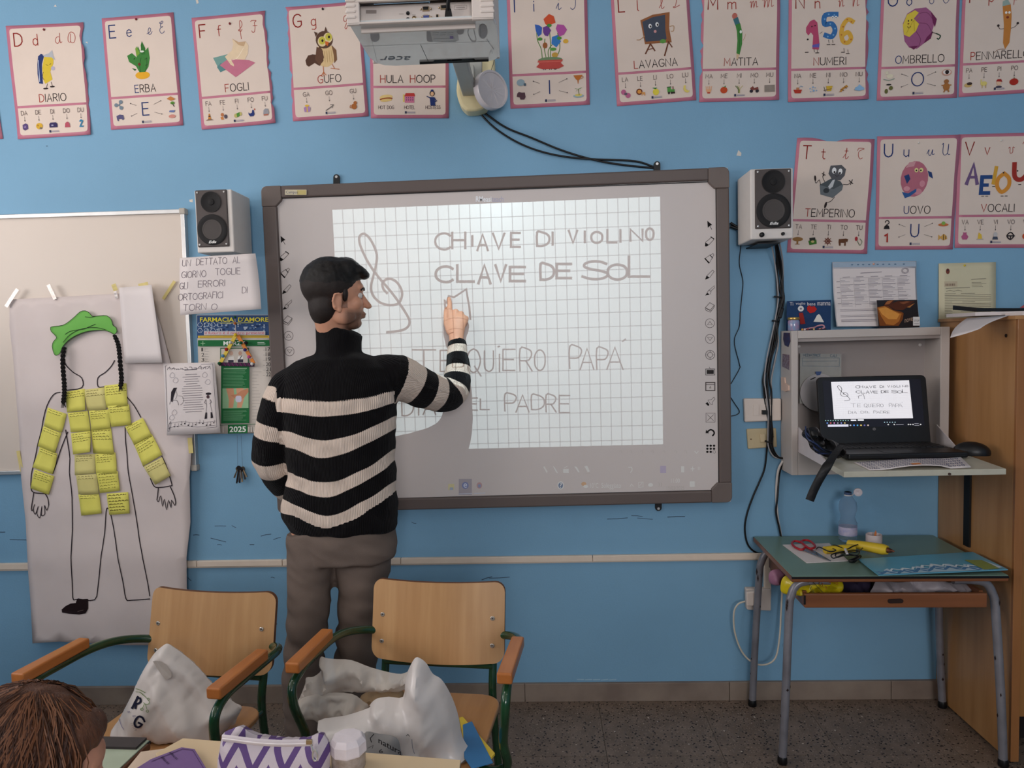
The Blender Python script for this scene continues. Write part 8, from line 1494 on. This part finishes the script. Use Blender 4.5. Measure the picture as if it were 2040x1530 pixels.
# purple notebook
nq = [Z(300, 1512, TZ+.012), Z(362, 1488, TZ+.012), Z(388, 1492, TZ+.012), Z(420, 1545, TZ+.012), Z(330, 1600, TZ+.012), Z(240, 1550, TZ+.012)]
nb = thing('notebook', 'purple notebook with handwritten name lines at the bottom edge', 'notebook', nq[0]); g = G(); nqq = [nq[5], nq[0], nq[1], nq[2], nq[3], nq[4]]; g.slab([p+Vector((0, 0, -.011)) for p in nqq], (0, 0, .011)); g.build('cover', mat('purple_cover', (116, 86, 138), .45, var=.03), nb, bev=.001)
a = Art(lambda x, y, h: Z(x, y, TZ+.0125)+Vector((0, 0, h)), h0=.0002, dh=.0001); a.line([(302, 1517), (364, 1492), (384, 1495), (414, 1545)], .8, (70, 46, 90)); 
for i, (x0, y0) in enumerate(((337, 1500), (320, 1509))):
    xx, yy = x0, y0
    for ch in 'ARIANN':
        gw, st = GL[ch]; ca, sa = math.cos(.95), math.sin(.95); s_ = .95
        for q_ in st: a.line([(xx+(px*s_)*ca+(py*.95)*sa*.7, yy+(px*s_)*sa*.62-(py*.95)*ca*.75) for px, py in q_], .7, (50, 34, 66), step=False)
        xx += (gw+1.2)*s_*ca; yy += (gw+1.2)*s_*sa*.72
a.build('handwriting', parent=nb, fix=False)
flat('crumpled_sheet', [(-.80, -1.50), (-.74, -1.485), (-.70, -1.545), (-.735, -1.62), (-.79, -1.62)], TZ+.001 if False else .666, .003, mat('pale_sheet', (214, 190, 168), .6), 'pale folded sheet lying between the two front tables', 'paper')
# ================================================================ the teacher at the board
import bisect
def PX(p):
    q = Vector(p)-CO; return (1020+FPX*q.dot(cr)/q.dot(cf), 765-FPX*q.dot(cu)/q.dot(cf))
def interp(x, xs, ys):
    if x <= xs[0]: return ys[0]
    if x >= xs[-1]: return ys[-1]
    i = bisect.bisect_right(xs, x)-1; t = (x-xs[i])/(xs[i+1]-xs[i]); return ys[i]+(ys[i+1]-ys[i])*t
def skin_mat(name, c, beard=None):
    m = mat(name, c, .5, var=.05, vs=30, spec=.4); b = m.node_tree.nodes['Principled BSDF']; b.inputs['Subsurface Weight'].default_value = .08; b.inputs['Subsurface Radius'].default_value = (.01, .004, .002)
    n = m.node_tree.nodes; L = m.node_tree.links; at = n.new('ShaderNodeAttribute'); at.attribute_name = 'beard'; prev = b.inputs['Base Color'].links[0].from_socket
    nz = n.new('ShaderNodeTexNoise'); nz.inputs['Scale'].default_value = 900; mm = n.new('ShaderNodeMath'); mm.operation = 'MULTIPLY'; ad = n.new('ShaderNodeMath'); ad.operation = 'MULTIPLY_ADD'; ad.inputs[1].default_value = .9; ad.inputs[2].default_value = .35
    L.new(nz.outputs['Fac'], ad.inputs[0]); L.new(at.outputs['Fac'], mm.inputs[0]); L.new(ad.outputs[0], mm.inputs[1])
    mx = n.new('ShaderNodeMix'); mx.data_type = 'RGBA'; mx.inputs[7].default_value = (*lin((44, 34, 32)), 1); L.new(mm.outputs[0], mx.inputs[0]); L.new(prev, mx.inputs[6]); L.new(mx.outputs[2], b.inputs['Base Color']); return m
M_skin = skin_mat('skin', (206, 150, 122))
YT = -.38
def AP(x, y, Y): k = min(1, max(0, (-Y-.10)/.22)) if Y != YT else 0; return A(x, y, Y+.12*k)
HC = A(669, 592, -.40); ang = math.radians(22)
HX = Vector((math.cos(ang), math.sin(ang), -.02)).normalized(); HY = Vector((-math.sin(ang), math.cos(ang), 0)); HZ = HX.cross(HY); HR = Matrix((HX, HY, HZ)).transposed()
def H(x, y, z): return HC+HX*x+HY*y+HZ*z
def head_shape(g, H, HR, s=1.0, ears=True):
    k = lambda *r: tuple(v*s for v in r)
    Hs = lambda x, y, z: H(x*s, y*s, z*s)
    g.ball(Hs(-.008, 0, .028), k(.097, .076, .088), R=HR, nu=28, nv=18)
    g.ball(Hs(.030, 0, -.040), k(.062, .058, .068), R=HR, nu=24, nv=14)
    g.ball(Hs(.052, 0, -.088), k(.034, .036, .022), R=HR)          # chin
    for sy in (-1, 1):
        g.ball(Hs(.020, sy*.048, -.064), k(.040, .018, .030), R=HR)  # jaw
        g.ball(Hs(.062, sy*.036, -.022), k(.024, .022, .022), R=HR)  # cheek
        if ears:
            g.ball(Hs(-.004, sy*.079, -.022), k(.017, .007, .029), R=HR@Matrix.Rotation(.2, 3, 'Y')); g.tube([Hs(.008, sy*.082, -.004), Hs(.0, sy*.087, .008), Hs(-.014, sy*.089, .004), Hs(-.020, sy*.088, -.018), Hs(-.012, sy*.084, -.040)], [.0045*s]*5, n=8)
            g.ball(Hs(.002, sy*.080, -.045), k(.009, .006, .012), R=HR)
    g.ball(Hs(.072, 0, .030), k(.022, .050, .024), R=HR)            # brow
    g.tube([Hs(.082, 0, .014), Hs(.096, 0, -.010), Hs(.110, 0, -.030)], [.008*s, .010*s, .011*s], n=10); g.ball(Hs(.108, 0, -.030), k(.013, .014, .009), R=HR)
    g.ball(Hs(.090, 0, -.056), k(.011, .022, .006), R=HR); g.ball(Hs(.088, 0, -.066), k(.011, .019, .006), R=HR)   # lips
bd_ = G(); head_shape(bd_, H, HR)
neck0 = AP(668, 700, -.50); bd_.loft(rings_tube([neck0, AP(666, 668, -.495), H(-.022, 0, -.055), H(-.015, 0, -.02)], [.058, .056, .055, .05], [.056, .056, .055, .05], (1, 0, 0), n=20))
# torso in rings: (photo row, x0, x1, half depth)
ROWS = [(704, 622, 724, .055), (716, 590, 752, .085), (734, 566, 780, .10), (760, 556, 790, .115), (800, 554, 790, .125), (850, 561, 788, .125), (900, 571, 787, .122), (950, 577, 787, .122), (1000, 572, 791, .126), (1030, 574, 792, .13), (1052, 582, 788, .125)]
def torso(shr, rows, yc=YT):
    R_ = []
    for (r_, x0, x1, b_) in rows:
        a0, a1 = A(x0, r_, yc), A(x1, r_, yc); c_ = (a0+a1)/2; a_ = (a1.x-a0.x)/2-shr; bb = b_-shr; R_.append([Vector((c_.x+a_*math.copysign(abs(math.cos(t))**.85, math.cos(t)), yc+bb*math.copysign(abs(math.sin(t))**.9, math.sin(t)), c_.z)) for t in [2*PI*k/36 for k in range(36)]])
    return R_
bd_.loft(torso(.022, ROWS))
RA = [AP(735, 748, -.50), AP(792, 752, -.46), AP(845, 775, -.40), AP(888, 787, -.335), AP(908, 768, -.28), AP(912, 735, -.215), AP(911, 705, -.165), AP(909, 680, -.125)]; RR = [.062, .081, .070, .064, .058, .049, .040, .0335]
LA_ = [AP(600, 752, -.50), AP(575, 775, -.512), AP(556, 820, -.525), AP(545, 870, -.52), AP(543, 910, -.50), AP(556, 945, -.46), AP(585, 972, -.41), AP(612, 985, -.38)]; LR = [.054, .069, .067, .065, .067, .060, .048, .040]
c_ = catmull(RA, 5); bd_.loft(rings_tube(c_, [interp(i/5, range(8), [r*.72 for r in RR]) for i in range(len(c_))], [interp(i/5, range(8), [r*.72 for r in RR]) for i in range(len(c_))], (0, -1, .3), n=16))
c_ = catmull(LA_, 5); bd_.loft(rings_tube(c_, [interp(i/5, range(8), [r*.72 for r in LR]) for i in range(len(c_))], [interp(i/5, range(8), [r*.72 for r in LR]) for i in range(len(c_))], (0, -1, .3), n=16))
# right hand: index finger raised to the glass, others curled, thumb beside
def chain(g, pts, r, n=12): g.tube([AP(*p) for p in pts], r, n=n); [g.ball(AP(*p), rr_, nu=12, nv=8) for p, rr_ in zip(pts, r)]
g = bd_
g.loft(rings_tube([AP(909, 684, -.130), AP(909, 668, -.116), AP(908, 652, -.104), AP(909, 640, -.096), AP(911, 632, -.090), AP(912, 626, -.085)], [.025, .029, .037, .040, .038, .030], [.019, .018, .017, .016, .015, .011], (1, 0, 0), n=18))
chain(g, [(897, 634, -.094), (896, 617, -.080), (896, 604, -.067), (894.5, 595, -.0575)], [.0115, .0105, .0095, .0080])
chain(g, [(907, 632, -.094), (908, 621, -.086), (908, 624, -.066), (907, 638, -.064)], [.0115, .0118, .0105, .009])
chain(g, [(917, 635, -.092), (919, 625, -.083), (919, 628, -.066), (917, 641, -.065)], [.0108, .0112, .010, .009])
chain(g, [(927, 642, -.090), (929, 634, -.082), (929, 637, -.068), (926, 648, -.068)], [.0098, .0100, .009, .008])
chain(g, [(896, 660, -.104), (890, 645, -.092), (888.5, 630, -.080), (889, 616, -.070)], [.0145, .0120, .0105, .0085])
# left hand in the front pocket
g.loft(rings_tube([AP(612, 985, -.38), AP(628, 1000, -.365), AP(640, 1018, -.365)], [.026, .036, .034], [.018, .017, .014], (1, 0, .4), n=14))
for k in range(4): x = 632+k*8; chain(g, [(x, 1015, -.365), (x+3, 1032, -.368), (x+4, 1044, -.372)], [.0105, .0098, .008], n=8)
chain(g, [(640, 998, -.372), (652, 1006, -.375), (660, 1018, -.378)], [.011, .010, .0085], n=8)
# legs and feet
def zat(row, Y): return AP(680, row, Y).z
LL = [(622, 1060, -.52, .088), (620, 1120, -.53, .080), (615, 1200, -.535, .074), (606, 1300, -.54, .070), (604, 1400, -.545, .066)]
RL = [(722, 1060, -.48, .098), (722, 1120, -.48, .098), (722, 1200, -.475, .086), (712, 1300, -.465, .078), (704, 1400, -.46, .070)]
def legpath(L_):
    P = [AP(x, y, Y_) for x, y, Y_, r in L_]; e = P[-1]; P.append(Vector((e.x+.004, e.y, .10))); return P, [r for *_, r in L_]+[L_[-1][3]*.96]
for L_ in (LL, RL):
    P, R_ = legpath(L_); bd_.loft(rings_tube(P, [r*.80 for r in R_[:-2]]+[.05, .040], [r*.85 for r in R_[:-2]]+[.055, .045], (1, 0, 0), n=18))
    e = P[-1]; bd_.ball(Vector((e.x+.01, e.y+.05, .045)), (.036, .105, .030)); bd_.tube([Vector((e.x, e.y, .12)), Vector((e.x, e.y+.005, .05))], .036, n=14)
bd_.ball((AP(672, 1050, YT).x, YT, AP(672, 1050, YT).z), (.155, .105, .12))
pm = remesh(bd_, .0036, 3, 'body')
va = pm.attributes.new('beard', 'FLOAT', 'POINT'); HRi = HR.transposed()
vals = []
for v in pm.vertices:
    q = HRi@(v.co-HC); b_ = 0
    if q.length < .17 and q.z < .01 and q.z > -.125:
        b_ = max(0, min(1, (-.036-q.z)/.02))*max(0, min(1, (q.x-.012)/.02))
        if q.z < -.05 and q.x > .07 and abs(q.y) < .03: b_ *= .8
        if abs(q.y) > .052 and q.x > .01 and q.x < .032 and q.z > -.04: b_ = .8
    vals.append(b_*.9)
va.data.foreach_set('value', vals)
per = thing('person', 'person in black sweater with cream stripes and grey trousers, writing on the board', 'person', (AP(670, 1050, YT).x, YT, 0))
link_mesh('body', pm, M_skin, per)
# eyes
for sy in (-1, 1): g = G(); g.ball(H(.0735, sy*.031, .004), .0118, mat('eye_white', (214, 206, 200), .2), nu=12, nv=8); g.ball(H(.0818, sy*.0315, .004), .0050, mat('iris_brown', (44, 28, 22), .15), nu=10, nv=6); g.build('eye', None, per, smooth=True)

M_hair = mat('black_hair', (20, 16, 15), .42, var=.35, vs=40, stretch=(1, 1, 6), bump=.35, bs=260, spec=.35)
M_fade = mat('short_cropped_hair', (36, 27, 24), .6, var=.35, vs=500, bump=.2, bs=900)
hg = G(); hg.ball(H(-.018, 0, .045), (.099, .084, .091), R=HR, nu=30, nv=20); hg.ball(H(.030, 0, .085), (.060, .068, .050), R=HR, nu=20, nv=12); hg.ball(H(.072, -.004, .089), (.036, .056, .022), R=HR@Matrix.Rotation(.35, 3, 'Y'), nu=18, nv=12); hg.ball(H(.095, -.02, .073), (.017, .035, .014), R=HR@Matrix.Rotation(.5, 3, 'Y')); hg.ball(H(-.036, 0, -.028), (.056, .070, .074), R=HR, nu=24, nv=16)
pass
hm = remesh(hg, .004, 14, 'hair')
for v in hm.vertices:
    n_ = noise.noise(v.co*38)+.5*noise.noise(v.co*90); q = HRi@(v.co-HC); v.co += v.normal*(.0028*n_ if q.z > .05 else .0007*n_)
hm.materials.clear(); hob = link_mesh('hair', hm, [M_hair, M_fade], per)
for p in hm.polygons:
    q = HRi@(p.center+woff(per)-HC); p.material_index = 1 if q.z < .045+.012*noise.noise(q*30) else 0
for sy in (-1, 1): hg = G(); hg.ball(H(.022, sy*.062, .010), (.012, .013, .028), R=HR); hg.build('sideburn', M_fade, per, smooth=True)
for sy in (-1, 1): g = G(); g.tube(catmull([H(.078, sy*.050, .022), H(.089, sy*.036, .029), H(.093, sy*.016, .024)], 4), .0032, M_hair, n=6); g.build('eyebrow', None, per, smooth=True)
# ---------------- sweater
sw = G(); R0 = torso(0, ROWS); sw.loft(R0)
c_ = catmull(RA, 6); rr1 = [interp(i/6, range(8), RR) for i in range(len(c_))]; sw.loft(rings_tube(c_, rr1, rr1, (0, -1, .3), n=20)); RAC, RAR = c_, rr1
c_ = catmull(LA_, 6); rr2 = [interp(i/6, range(8), LR) for i in range(len(c_))]; sw.loft(rings_tube(c_, rr2, rr2, (0, -1, .3), n=20)); LAC, LAR = c_, rr2
col = []
for (z_, xo, a_, b_) in ((712, 6, .092, .082), (700, 4, .084, .076), (688, 2, .079, .073), (668, 2, .078, .072), (651, 3, .079, .073)):
    c0_ = AP(672+xo, z_, -.50); col.append([Vector((c0_.x+a_*math.cos(t), c0_.y+.01+b_*math.sin(t), c0_.z-.035*math.cos(t)*(1 if z_ < 690 else .4)*(.5 if math.cos(t) < 0 else 1))) for t in [2*PI*k/28 for k in range(28)]])
sw.loft(col)
sm_ = remesh(sw, .0055, 4, 'sweater')
LB = [(575, 795, 822, 862, 895, 948, 975, 1002, 1030), (650, 800, 829, 877, 911, 960, 988, 1025, 1050), (715, 796, 822, 862, 892, 940, 966, 1002, 1028), (787, 782, 805, 832, 857, 897, 922, 962, 985)]
BX = [AP(r[0], 900, -.60).x for r in LB]; BZ = [[AP(r[0], r[k], -.61).z for r in LB] for k in range(1, 9)]
def smooth3(x, X, Y_):
    x = max(X[0]-.02, min(X[-1]+.02, x)); n = len(X); m_ = [(Y_[1]-Y_[0])/(X[1]-X[0])*.5]+[(Y_[i+1]-Y_[i-1])/(X[i+1]-X[i-1]) for i in range(1, n-1)]+[(Y_[-1]-Y_[-2])/(X[-1]-X[-2])]
    i = max(0, min(n-2, bisect.bisect_right(X, x)-1)); h = X[i+1]-X[i]; t = (x-X[i])/h
    return (2*t**3-3*t*t+1)*Y_[i]+(t**3-2*t*t+t)*h*m_[i]+(-2*t**3+3*t*t)*Y_[i+1]+(t**3-t*t)*h*m_[i+1]
def nearest(C, p):
    best = (9, 0)
    for i in range(len(C)-1):
        a_, b_ = C[i], C[i+1]; ab = b_-a_; t = max(0, min(1, (p-a_).dot(ab)/ab.length_squared)); d = (a_+ab*t-p).length
        if d < best[0]: best = (d, i+t)
    return best
def par(C, x, y):
    best = (1e9, 0)
    for i in range(len(C)-1):
        for k in range(5):
            q = PX(C[i].lerp(C[i+1], k/5)); d = (q[0]-x)**2+(q[1]-y)**2
            if d < best[0]: best = (d, i+k/5)
    return best[1]
RB = [par(RAC, x, y) for x, y in ((793, 752), (824, 765), (851, 777), (871, 784), (899, 782), (908, 772), (911, 750), (912, 733), (911, 706), (910, 692))]
LBp = [par(LAC, x, y) for x, y in ((567, 778), (560, 804), (550, 844), (546, 869), (543, 909), (550, 932), (566, 958), (582, 970))]
xr_ = AP(786, 800, -.5).x; n_v = len(sm_.vertices); S = [0.0]*n_v; RBV = [0.0]*n_v; cx_t = AP(680, 900, YT).x
for i, v in enumerate(sm_.vertices):
    p = v.co.copy(); done = False
    if p.x > xr_-.03:
        d, t = nearest(RAC, p); r_ = interp(t, range(len(RAR)), RAR)
        if d < r_*1.25+.01 and (t > 5.0) and not (p.z < RAC[4].z-.09 and p.x < xr_+.01):
            S[i] = interp(t, RB+[RB[-1]+2], list(range(1, len(RB)+1))+[10.5]) if t > RB[0] else max(.3, .9*t/RB[0])
            ax_ = (RAC[min(int(t)+1, len(RAC)-1)]-RAC[int(t)]).normalized(); c0 = RAC[int(t)]; w_ = p-c0; u1 = ax_.cross(Vector((0, -1, .3))).normalized(); u2 = ax_.cross(u1); RBV[i] = math.atan2(w_.dot(u1), w_.dot(u2))*r_; done = True
    if not done and p.x < AP(588, 900, -.5).x and p.z < AP(570, 765, -.5).z:
        d, t = nearest(LAC, p); r_ = interp(t, range(len(LAR)), LAR)
        if d < r_*1.12+.004 and (t > 2.0) and (p.x < AP(572, 900, -.5).x+.0 or p.z < AP(570, 880, -.5).z):
            S[i] = interp(t, LBp+[LBp[-1]+2], list(range(1, len(LBp)+1))+[8.5]) if t > LBp[0] else max(.3, .9*t/LBp[0])
            ax_ = (LAC[min(int(t)+1, len(LAC)-1)]-LAC[int(t)]).normalized(); w_ = p-LAC[int(t)]; u1 = ax_.cross(Vector((0, -1, .3))).normalized(); u2 = ax_.cross(u1); RBV[i] = math.atan2(w_.dot(u1), w_.dot(u2))*r_; done = True
    if not done:
        bz = [smooth3(p.x, BX, B) for B in BZ]
        zz = p.z+.004*noise.noise(p*14)
        S[i] = interp(-zz, [-b for b in bz], range(1, 9)) if zz < bz[0] else max(.25, 1-(zz-bz[0])/.2)
        if zz < bz[-1]: S[i] = 8.3
        RBV[i] = math.atan2(p.x-cx_t, -(p.y-YT))*.165
    # cloth folds
dsp = []
for i, v in enumerate(sm_.vertices):
    p = v.co; k = .0055*noise.noise(Vector((p.x*9, p.y*9, p.z*13)))+.003*noise.noise(Vector((p.x*22, p.y*20, p.z*30)))
    lowl = math.exp(-((p.x-AP(580, 1000, -.5).x)/.09)**2)*math.exp(-((p.z-AP(580, 1005, -.5).z)/.07)**2); k += .014*lowl
    fold = math.sin((p.z*1.0+(p.x-cx_t)*.75)*62)*.0028*max(0, min(1, (AP(600, 860, -.5).z-p.z)/.08))
    for (ex, ey, er) in ((760, 800, .06), (590, 960, .05)):
        c0 = AP(ex, ey, -.6); fold += .004*math.sin((p-c0).length*120)*math.exp(-((p-c0).length/er)**2)
    dsp.append(v.normal*(k+fold))
for v, d_ in zip(sm_.vertices, dsp): v.co += d_
for nm_, arr in (('stripe', S), ('rib', RBV)): at_ = sm_.attributes.new(nm_, 'FLOAT', 'POINT'); at_.data.foreach_set('value', arr)
def sweater_mat():
    m = bpy.data.materials.new('striped_knit'); m.use_nodes = True; n = m.node_tree.nodes; L = m.node_tree.links; b = n['Principled BSDF']; b.inputs['Roughness'].default_value = .9; b.inputs['Specular IOR Level'].default_value = .1; b.inputs['Sheen Weight'].default_value = .05
    def M(op, a_, b_=None, c_=None):
        q = n.new('ShaderNodeMath'); q.operation = op
        for i, v in enumerate((a_, b_, c_)):
            if v is None: continue
            if isinstance(v, (int, float)): q.inputs[i].default_value = v
            else: L.new(v, q.inputs[i])
        return q.outputs[0]
    s = n.new('ShaderNodeAttribute'); s.attribute_name = 'stripe'; r = n.new('ShaderNodeAttribute'); r.attribute_name = 'rib'
    rs = M('SINE', M('MULTIPLY', r.outputs['Fac'], 2*PI/.0062)); f_ = M('FRACT', M('MULTIPLY', M('ADD', s.outputs['Fac'], M('MULTIPLY', rs, .02)), .5)); cr_ = M('GREATER_THAN', f_, .5)
    nz = n.new('ShaderNodeTexNoise'); nz.inputs['Scale'].default_value = 60; rp = n.new('ShaderNodeValToRGB'); rp.color_ramp.elements[0].color = (*lin((202, 180, 164)), 1); rp.color_ramp.elements[1].color = (*lin((236, 218, 204)), 1); L.new(M('MULTIPLY_ADD', rs, .35, .5), rp.inputs[0])
    mx = n.new('ShaderNodeMix'); mx.data_type = 'RGBA'; mx.inputs[6].default_value = (*lin((17, 15, 17)), 1); L.new(cr_, mx.inputs[0]); L.new(rp.outputs[0], mx.inputs[7]); L.new(mx.outputs[2], b.inputs['Base Color'])
    bp = n.new('ShaderNodeBump'); bp.inputs['Strength'].default_value = .55; bp.inputs['Distance'].default_value = .0018; L.new(rs, bp.inputs['Height']); L.new(bp.outputs[0], b.inputs['Normal']); return m
link_mesh('sweater', sm_, sweater_mat(), per, label='black knitted sweater with five wide cream stripes')
# ---------------- trousers and shoes
tr_ = G(); HP = [(1036, 587, 786, .118), (1062, 583, 787, .122), (1090, 582, 787, .120), (1112, 584, 785, .112)]
tr_.loft(torso(0, HP))
for L_, k in ((LL, 1), (RL, 1)):
    P, R_ = legpath(L_); P[-1].z = .055; tr_.loft(rings_tube(catmull(P, 4), [interp(i/4, range(len(R_)), R_) for i in range(4*(len(P)-1)+1)], [interp(i/4, range(len(R_)), [r*1.08 for r in R_]) for i in range(4*(len(P)-1)+1)], (1, 0, 0), n=24))
tm_ = remesh(tr_, .007, 3, 'trousers'); dsp = []
for v in tm_.vertices:
    p = v.co; zz = p.z; k = .008*noise.noise(Vector((p.x*8, p.y*8, p.z*6)))+.006*noise.noise(Vector((p.x*14+3+p.z*9, p.y*14, p.z*20)))-.006*abs(noise.noise(Vector((p.x*11+p.z*14, p.y*9, p.z*9))))
    k += .004*math.sin(zz*55+p.x*30)*math.exp(-((zz-.42)/.12)**2); dsp.append(v.normal*k)
for v, d_ in zip(tm_.vertices, dsp): v.co += d_
link_mesh('trousers', tm_, mat('grey_brown_cotton', (112, 98, 90), .85, var=.08, vs=9, bump=.25, bs=500, spec=.2), per)
a = Art(conform(bpy.data.objects[[o.name for o in bpy.data.objects if o.name.startswith('trousers')][0]], .0) if False else (lambda x, y, h: AP(x, y, -.6)), h0=0)
for L_ in (LL, RL):
    P, R_ = legpath(L_); e = P[-1]; g = G(); g.ball(Vector((e.x+.01, e.y+.055, .040)), (.047, .125, .040), nu=24, nv=14); g.ball(Vector((e.x, e.y-.02, .065)), (.044, .055, .055)); g.v = [Vector((v.x, v.y, max(v.z, .022))) for v in g.v]
    s_ = remesh(g, .006, 3, 'shoe'); link_mesh('shoe', s_, mat('black_shoe', (24, 22, 24), .5), per)
    g = G(); g.lathe([(.0, .001), (.95, .001), (1, .006), (1, .022), (.9, .024)], (0, 0, 0), mat('shoe_sole', (60, 56, 56), .7), n=28); g.v = [Vector((e.x+.008+v.x*.050, e.y+.040+v.y*.135, v.z)) for v in g.v]; g.build('shoe_sole', None, per, smooth=True)
# ================================================================ the child in the foreground
chd = thing('person', 'child with brown hair seen from behind at the bottom left corner', 'person', (-.70, -1.95, 0))
YK = -1.93; KC = A(72, 1540, YK); ka = math.radians(24)
KX = Vector((math.cos(ka), math.sin(ka), -.25)).normalized(); KY = Vector((-math.sin(ka), math.cos(ka), 0)); KZ = KX.cross(KY); KR = Matrix((KX, KY, KZ)).transposed()
def K(x, y, z): return KC+KX*x+KY*y+KZ*z
kb = G(); head_shape(kb, K, KR, .84); kx, ky = KC.x, KC.y
kb.tube([K(-.02, 0, -.04), Vector((kx-.01, ky-.01, KC.z-.12)), Vector((kx-.012, ky-.02, KC.z-.17))], [.04, .038, .05], n=16)
zs_ = KC.z-.20
kb.loft([[Vector((kx-.012+a_*math.cos(t), ky-.02+dy+b_*math.sin(t), z_)) for t in [2*PI*k/20 for k in range(20)]] for (z_, a_, b_, dy) in ((zs_+.05, .05, .045, 0), (zs_+.015, .10, .055, 0), (zs_-.03, .125, .07, 0), (zs_-.12, .115, .08, -.01), (zs_-.22, .11, .08, -.02), (.46, .125, .09, -.03))])
for s in (-1, 1):
    kb.tube(catmull([Vector((kx-.012+s*.105, ky-.02, zs_-.01)), Vector((kx-.01+s*.125, ky-.01, zs_-.12)), Vector((kx+s*.12, ky+.05, .585)), Vector((kx+s*.07, ky+.13, .555))], 4), [.036]*4+[.032]*4+[.026]*5, n=12)
    kb.ball(Vector((kx+s*.065, ky+.15, .553)), (.026, .034, .012)); [kb.tube([Vector((kx+s*.065+(j-1.5)*.0135, ky+.17, .552)), Vector((kx+s*.062+(j-1.5)*.015, ky+.212, .548))], [.0072, .006], n=8) for j in range(4)]; kb.tube([Vector((kx+s*.045, ky+.145, .552)), Vector((kx+s*.025, ky+.175, .55))], [.009, .007], n=8)
    kb.tube(catmull([Vector((kx-.02+s*.06, ky-.03, .475)), Vector((kx-.01+s*.08, ky+.10, .475)), Vector((kx-.01+s*.08, ky+.24, .46)), Vector((kx-.01+s*.08, ky+.25, .25)), Vector((kx-.01+s*.08, ky+.24, .05))], 4), [.06]*8+[.05]*4+[.035]*5, n=14); kb.ball(Vector((kx-.01+s*.08, ky+.28, .03)), (.032, .085, .028))
km_ = remesh(kb, .005, 3, 'body'); link_mesh('body', km_, skin_mat('child_skin', (200, 142, 116)), chd)
M_khair = mat('brown_hair', (74, 44, 30), .5, rgb2=(104, 66, 46), vs=22, stretch=(3, 3, .5), bump=.6, bs=120, spec=.35)
kh = G(); kh.ball(K(-.022, .004, .022), (.090, .084, .092), R=KR, nu=26, nv=16); kh.ball(K(-.050, .0, -.045), (.060, .075, .085), R=KR); kh.ball(K(.0, .045, -.03), (.07, .04, .08), R=KR); kh.ball(K(-.02, -.045, -.05), (.045, .035, .07), R=KR); kh.ball(K(.03, 0, .058), (.045, .055, .030), R=KR)
khm = remesh(kh, .005, 4, 'hair')
for v in khm.vertices: v.co += v.normal*(.004*noise.noise(Vector((v.co.x*60, v.co.y*60, v.co.z*9)))+.003*noise.noise(v.co*25))
link_mesh('hair', khm, M_khair, chd)
g = G(); rs_ = random.Random(5); top = K(-.02, .0, .105)
M_kh2 = [mat('hair_strand_dark', (66, 40, 28), .5), mat('hair_strand_light', (120, 78, 54), .45)]
for i in range(520):
    th = rs_.uniform(0, 2*PI); e_ = rs_.uniform(.05, 1.0); P = []
    for j in range(7):
        t_ = j/6; ph = .15+e_*.35+t_*(1.75+.3*e_); r1 = 1.03+rs_.uniform(-.01, .015)+.03*t_
        x_ = -.022+.092*math.sin(ph)*math.cos(th+.12*math.sin(j*1.1+i))*r1; y_ = .004+.084*math.sin(ph)*math.sin(th+.1*math.sin(j+i*2))*r1; z_ = .022+.092*math.cos(ph)*r1
        if ph > 1.6: z_ = .022-.10*(ph-1.5)
        P.append(K(x_, y_, z_))
    mid = KR.transposed()@(P[-1]-KC)
    if mid.x > .035 and mid.z < .03: continue
    g.tube(P, [.0006, .0009, .0009, .0009, .0008, .0007, .0003], M_kh2[i % 2], n=3)
g.build('hair_strands', None, chd, fix=False, kind='stuff')
sh = G(); sh.loft([[Vector((kx-.012+a_*math.cos(t), ky-.02+dy+b_*math.sin(t), z_)) for t in [2*PI*k/24 for k in range(24)]] for (z_, a_, b_, dy) in ((zs_+.035, .062, .056, 0), (zs_+.012, .110, .066, 0), (zs_-.03, .138, .082, 0), (zs_-.12, .128, .092, -.01), (zs_-.22, .124, .093, -.02), (.47, .138, .104, -.03))])
for s in (-1, 1): sh.tube(catmull([Vector((kx-.012+s*.105, ky-.02, zs_-.01)), Vector((kx-.01+s*.125, ky-.01, zs_-.12)), Vector((kx+s*.12, ky+.05, .60))], 4), [.046, .045, .044, .043, .042, .041, .040, .040, .040], n=14)
shm = remesh(sh, .008, 3, 'shirt'); link_mesh('shirt', shm, mat('pale_shirt', (206, 200, 178), .8, bump=.2, bs=300), chd)
pn = G()
for s in (-1, 1): pn.tube(catmull([Vector((kx-.02+s*.06, ky-.03, .475)), Vector((kx-.01+s*.08, ky+.10, .475)), Vector((kx-.01+s*.08, ky+.25, .45)), Vector((kx-.01+s*.08, ky+.25, .25)), Vector((kx-.01+s*.08, ky+.24, .08))], 4), [.068]*8+[.055]*5+[.048]*4, n=16)
pn.ball((kx-.02, ky-.04, .48), (.13, .10, .05)); pnm = remesh(pn, .008, 3, 'trousers'); link_mesh('trousers', pnm, mat('navy_cotton', (40, 44, 66), .85), chd)
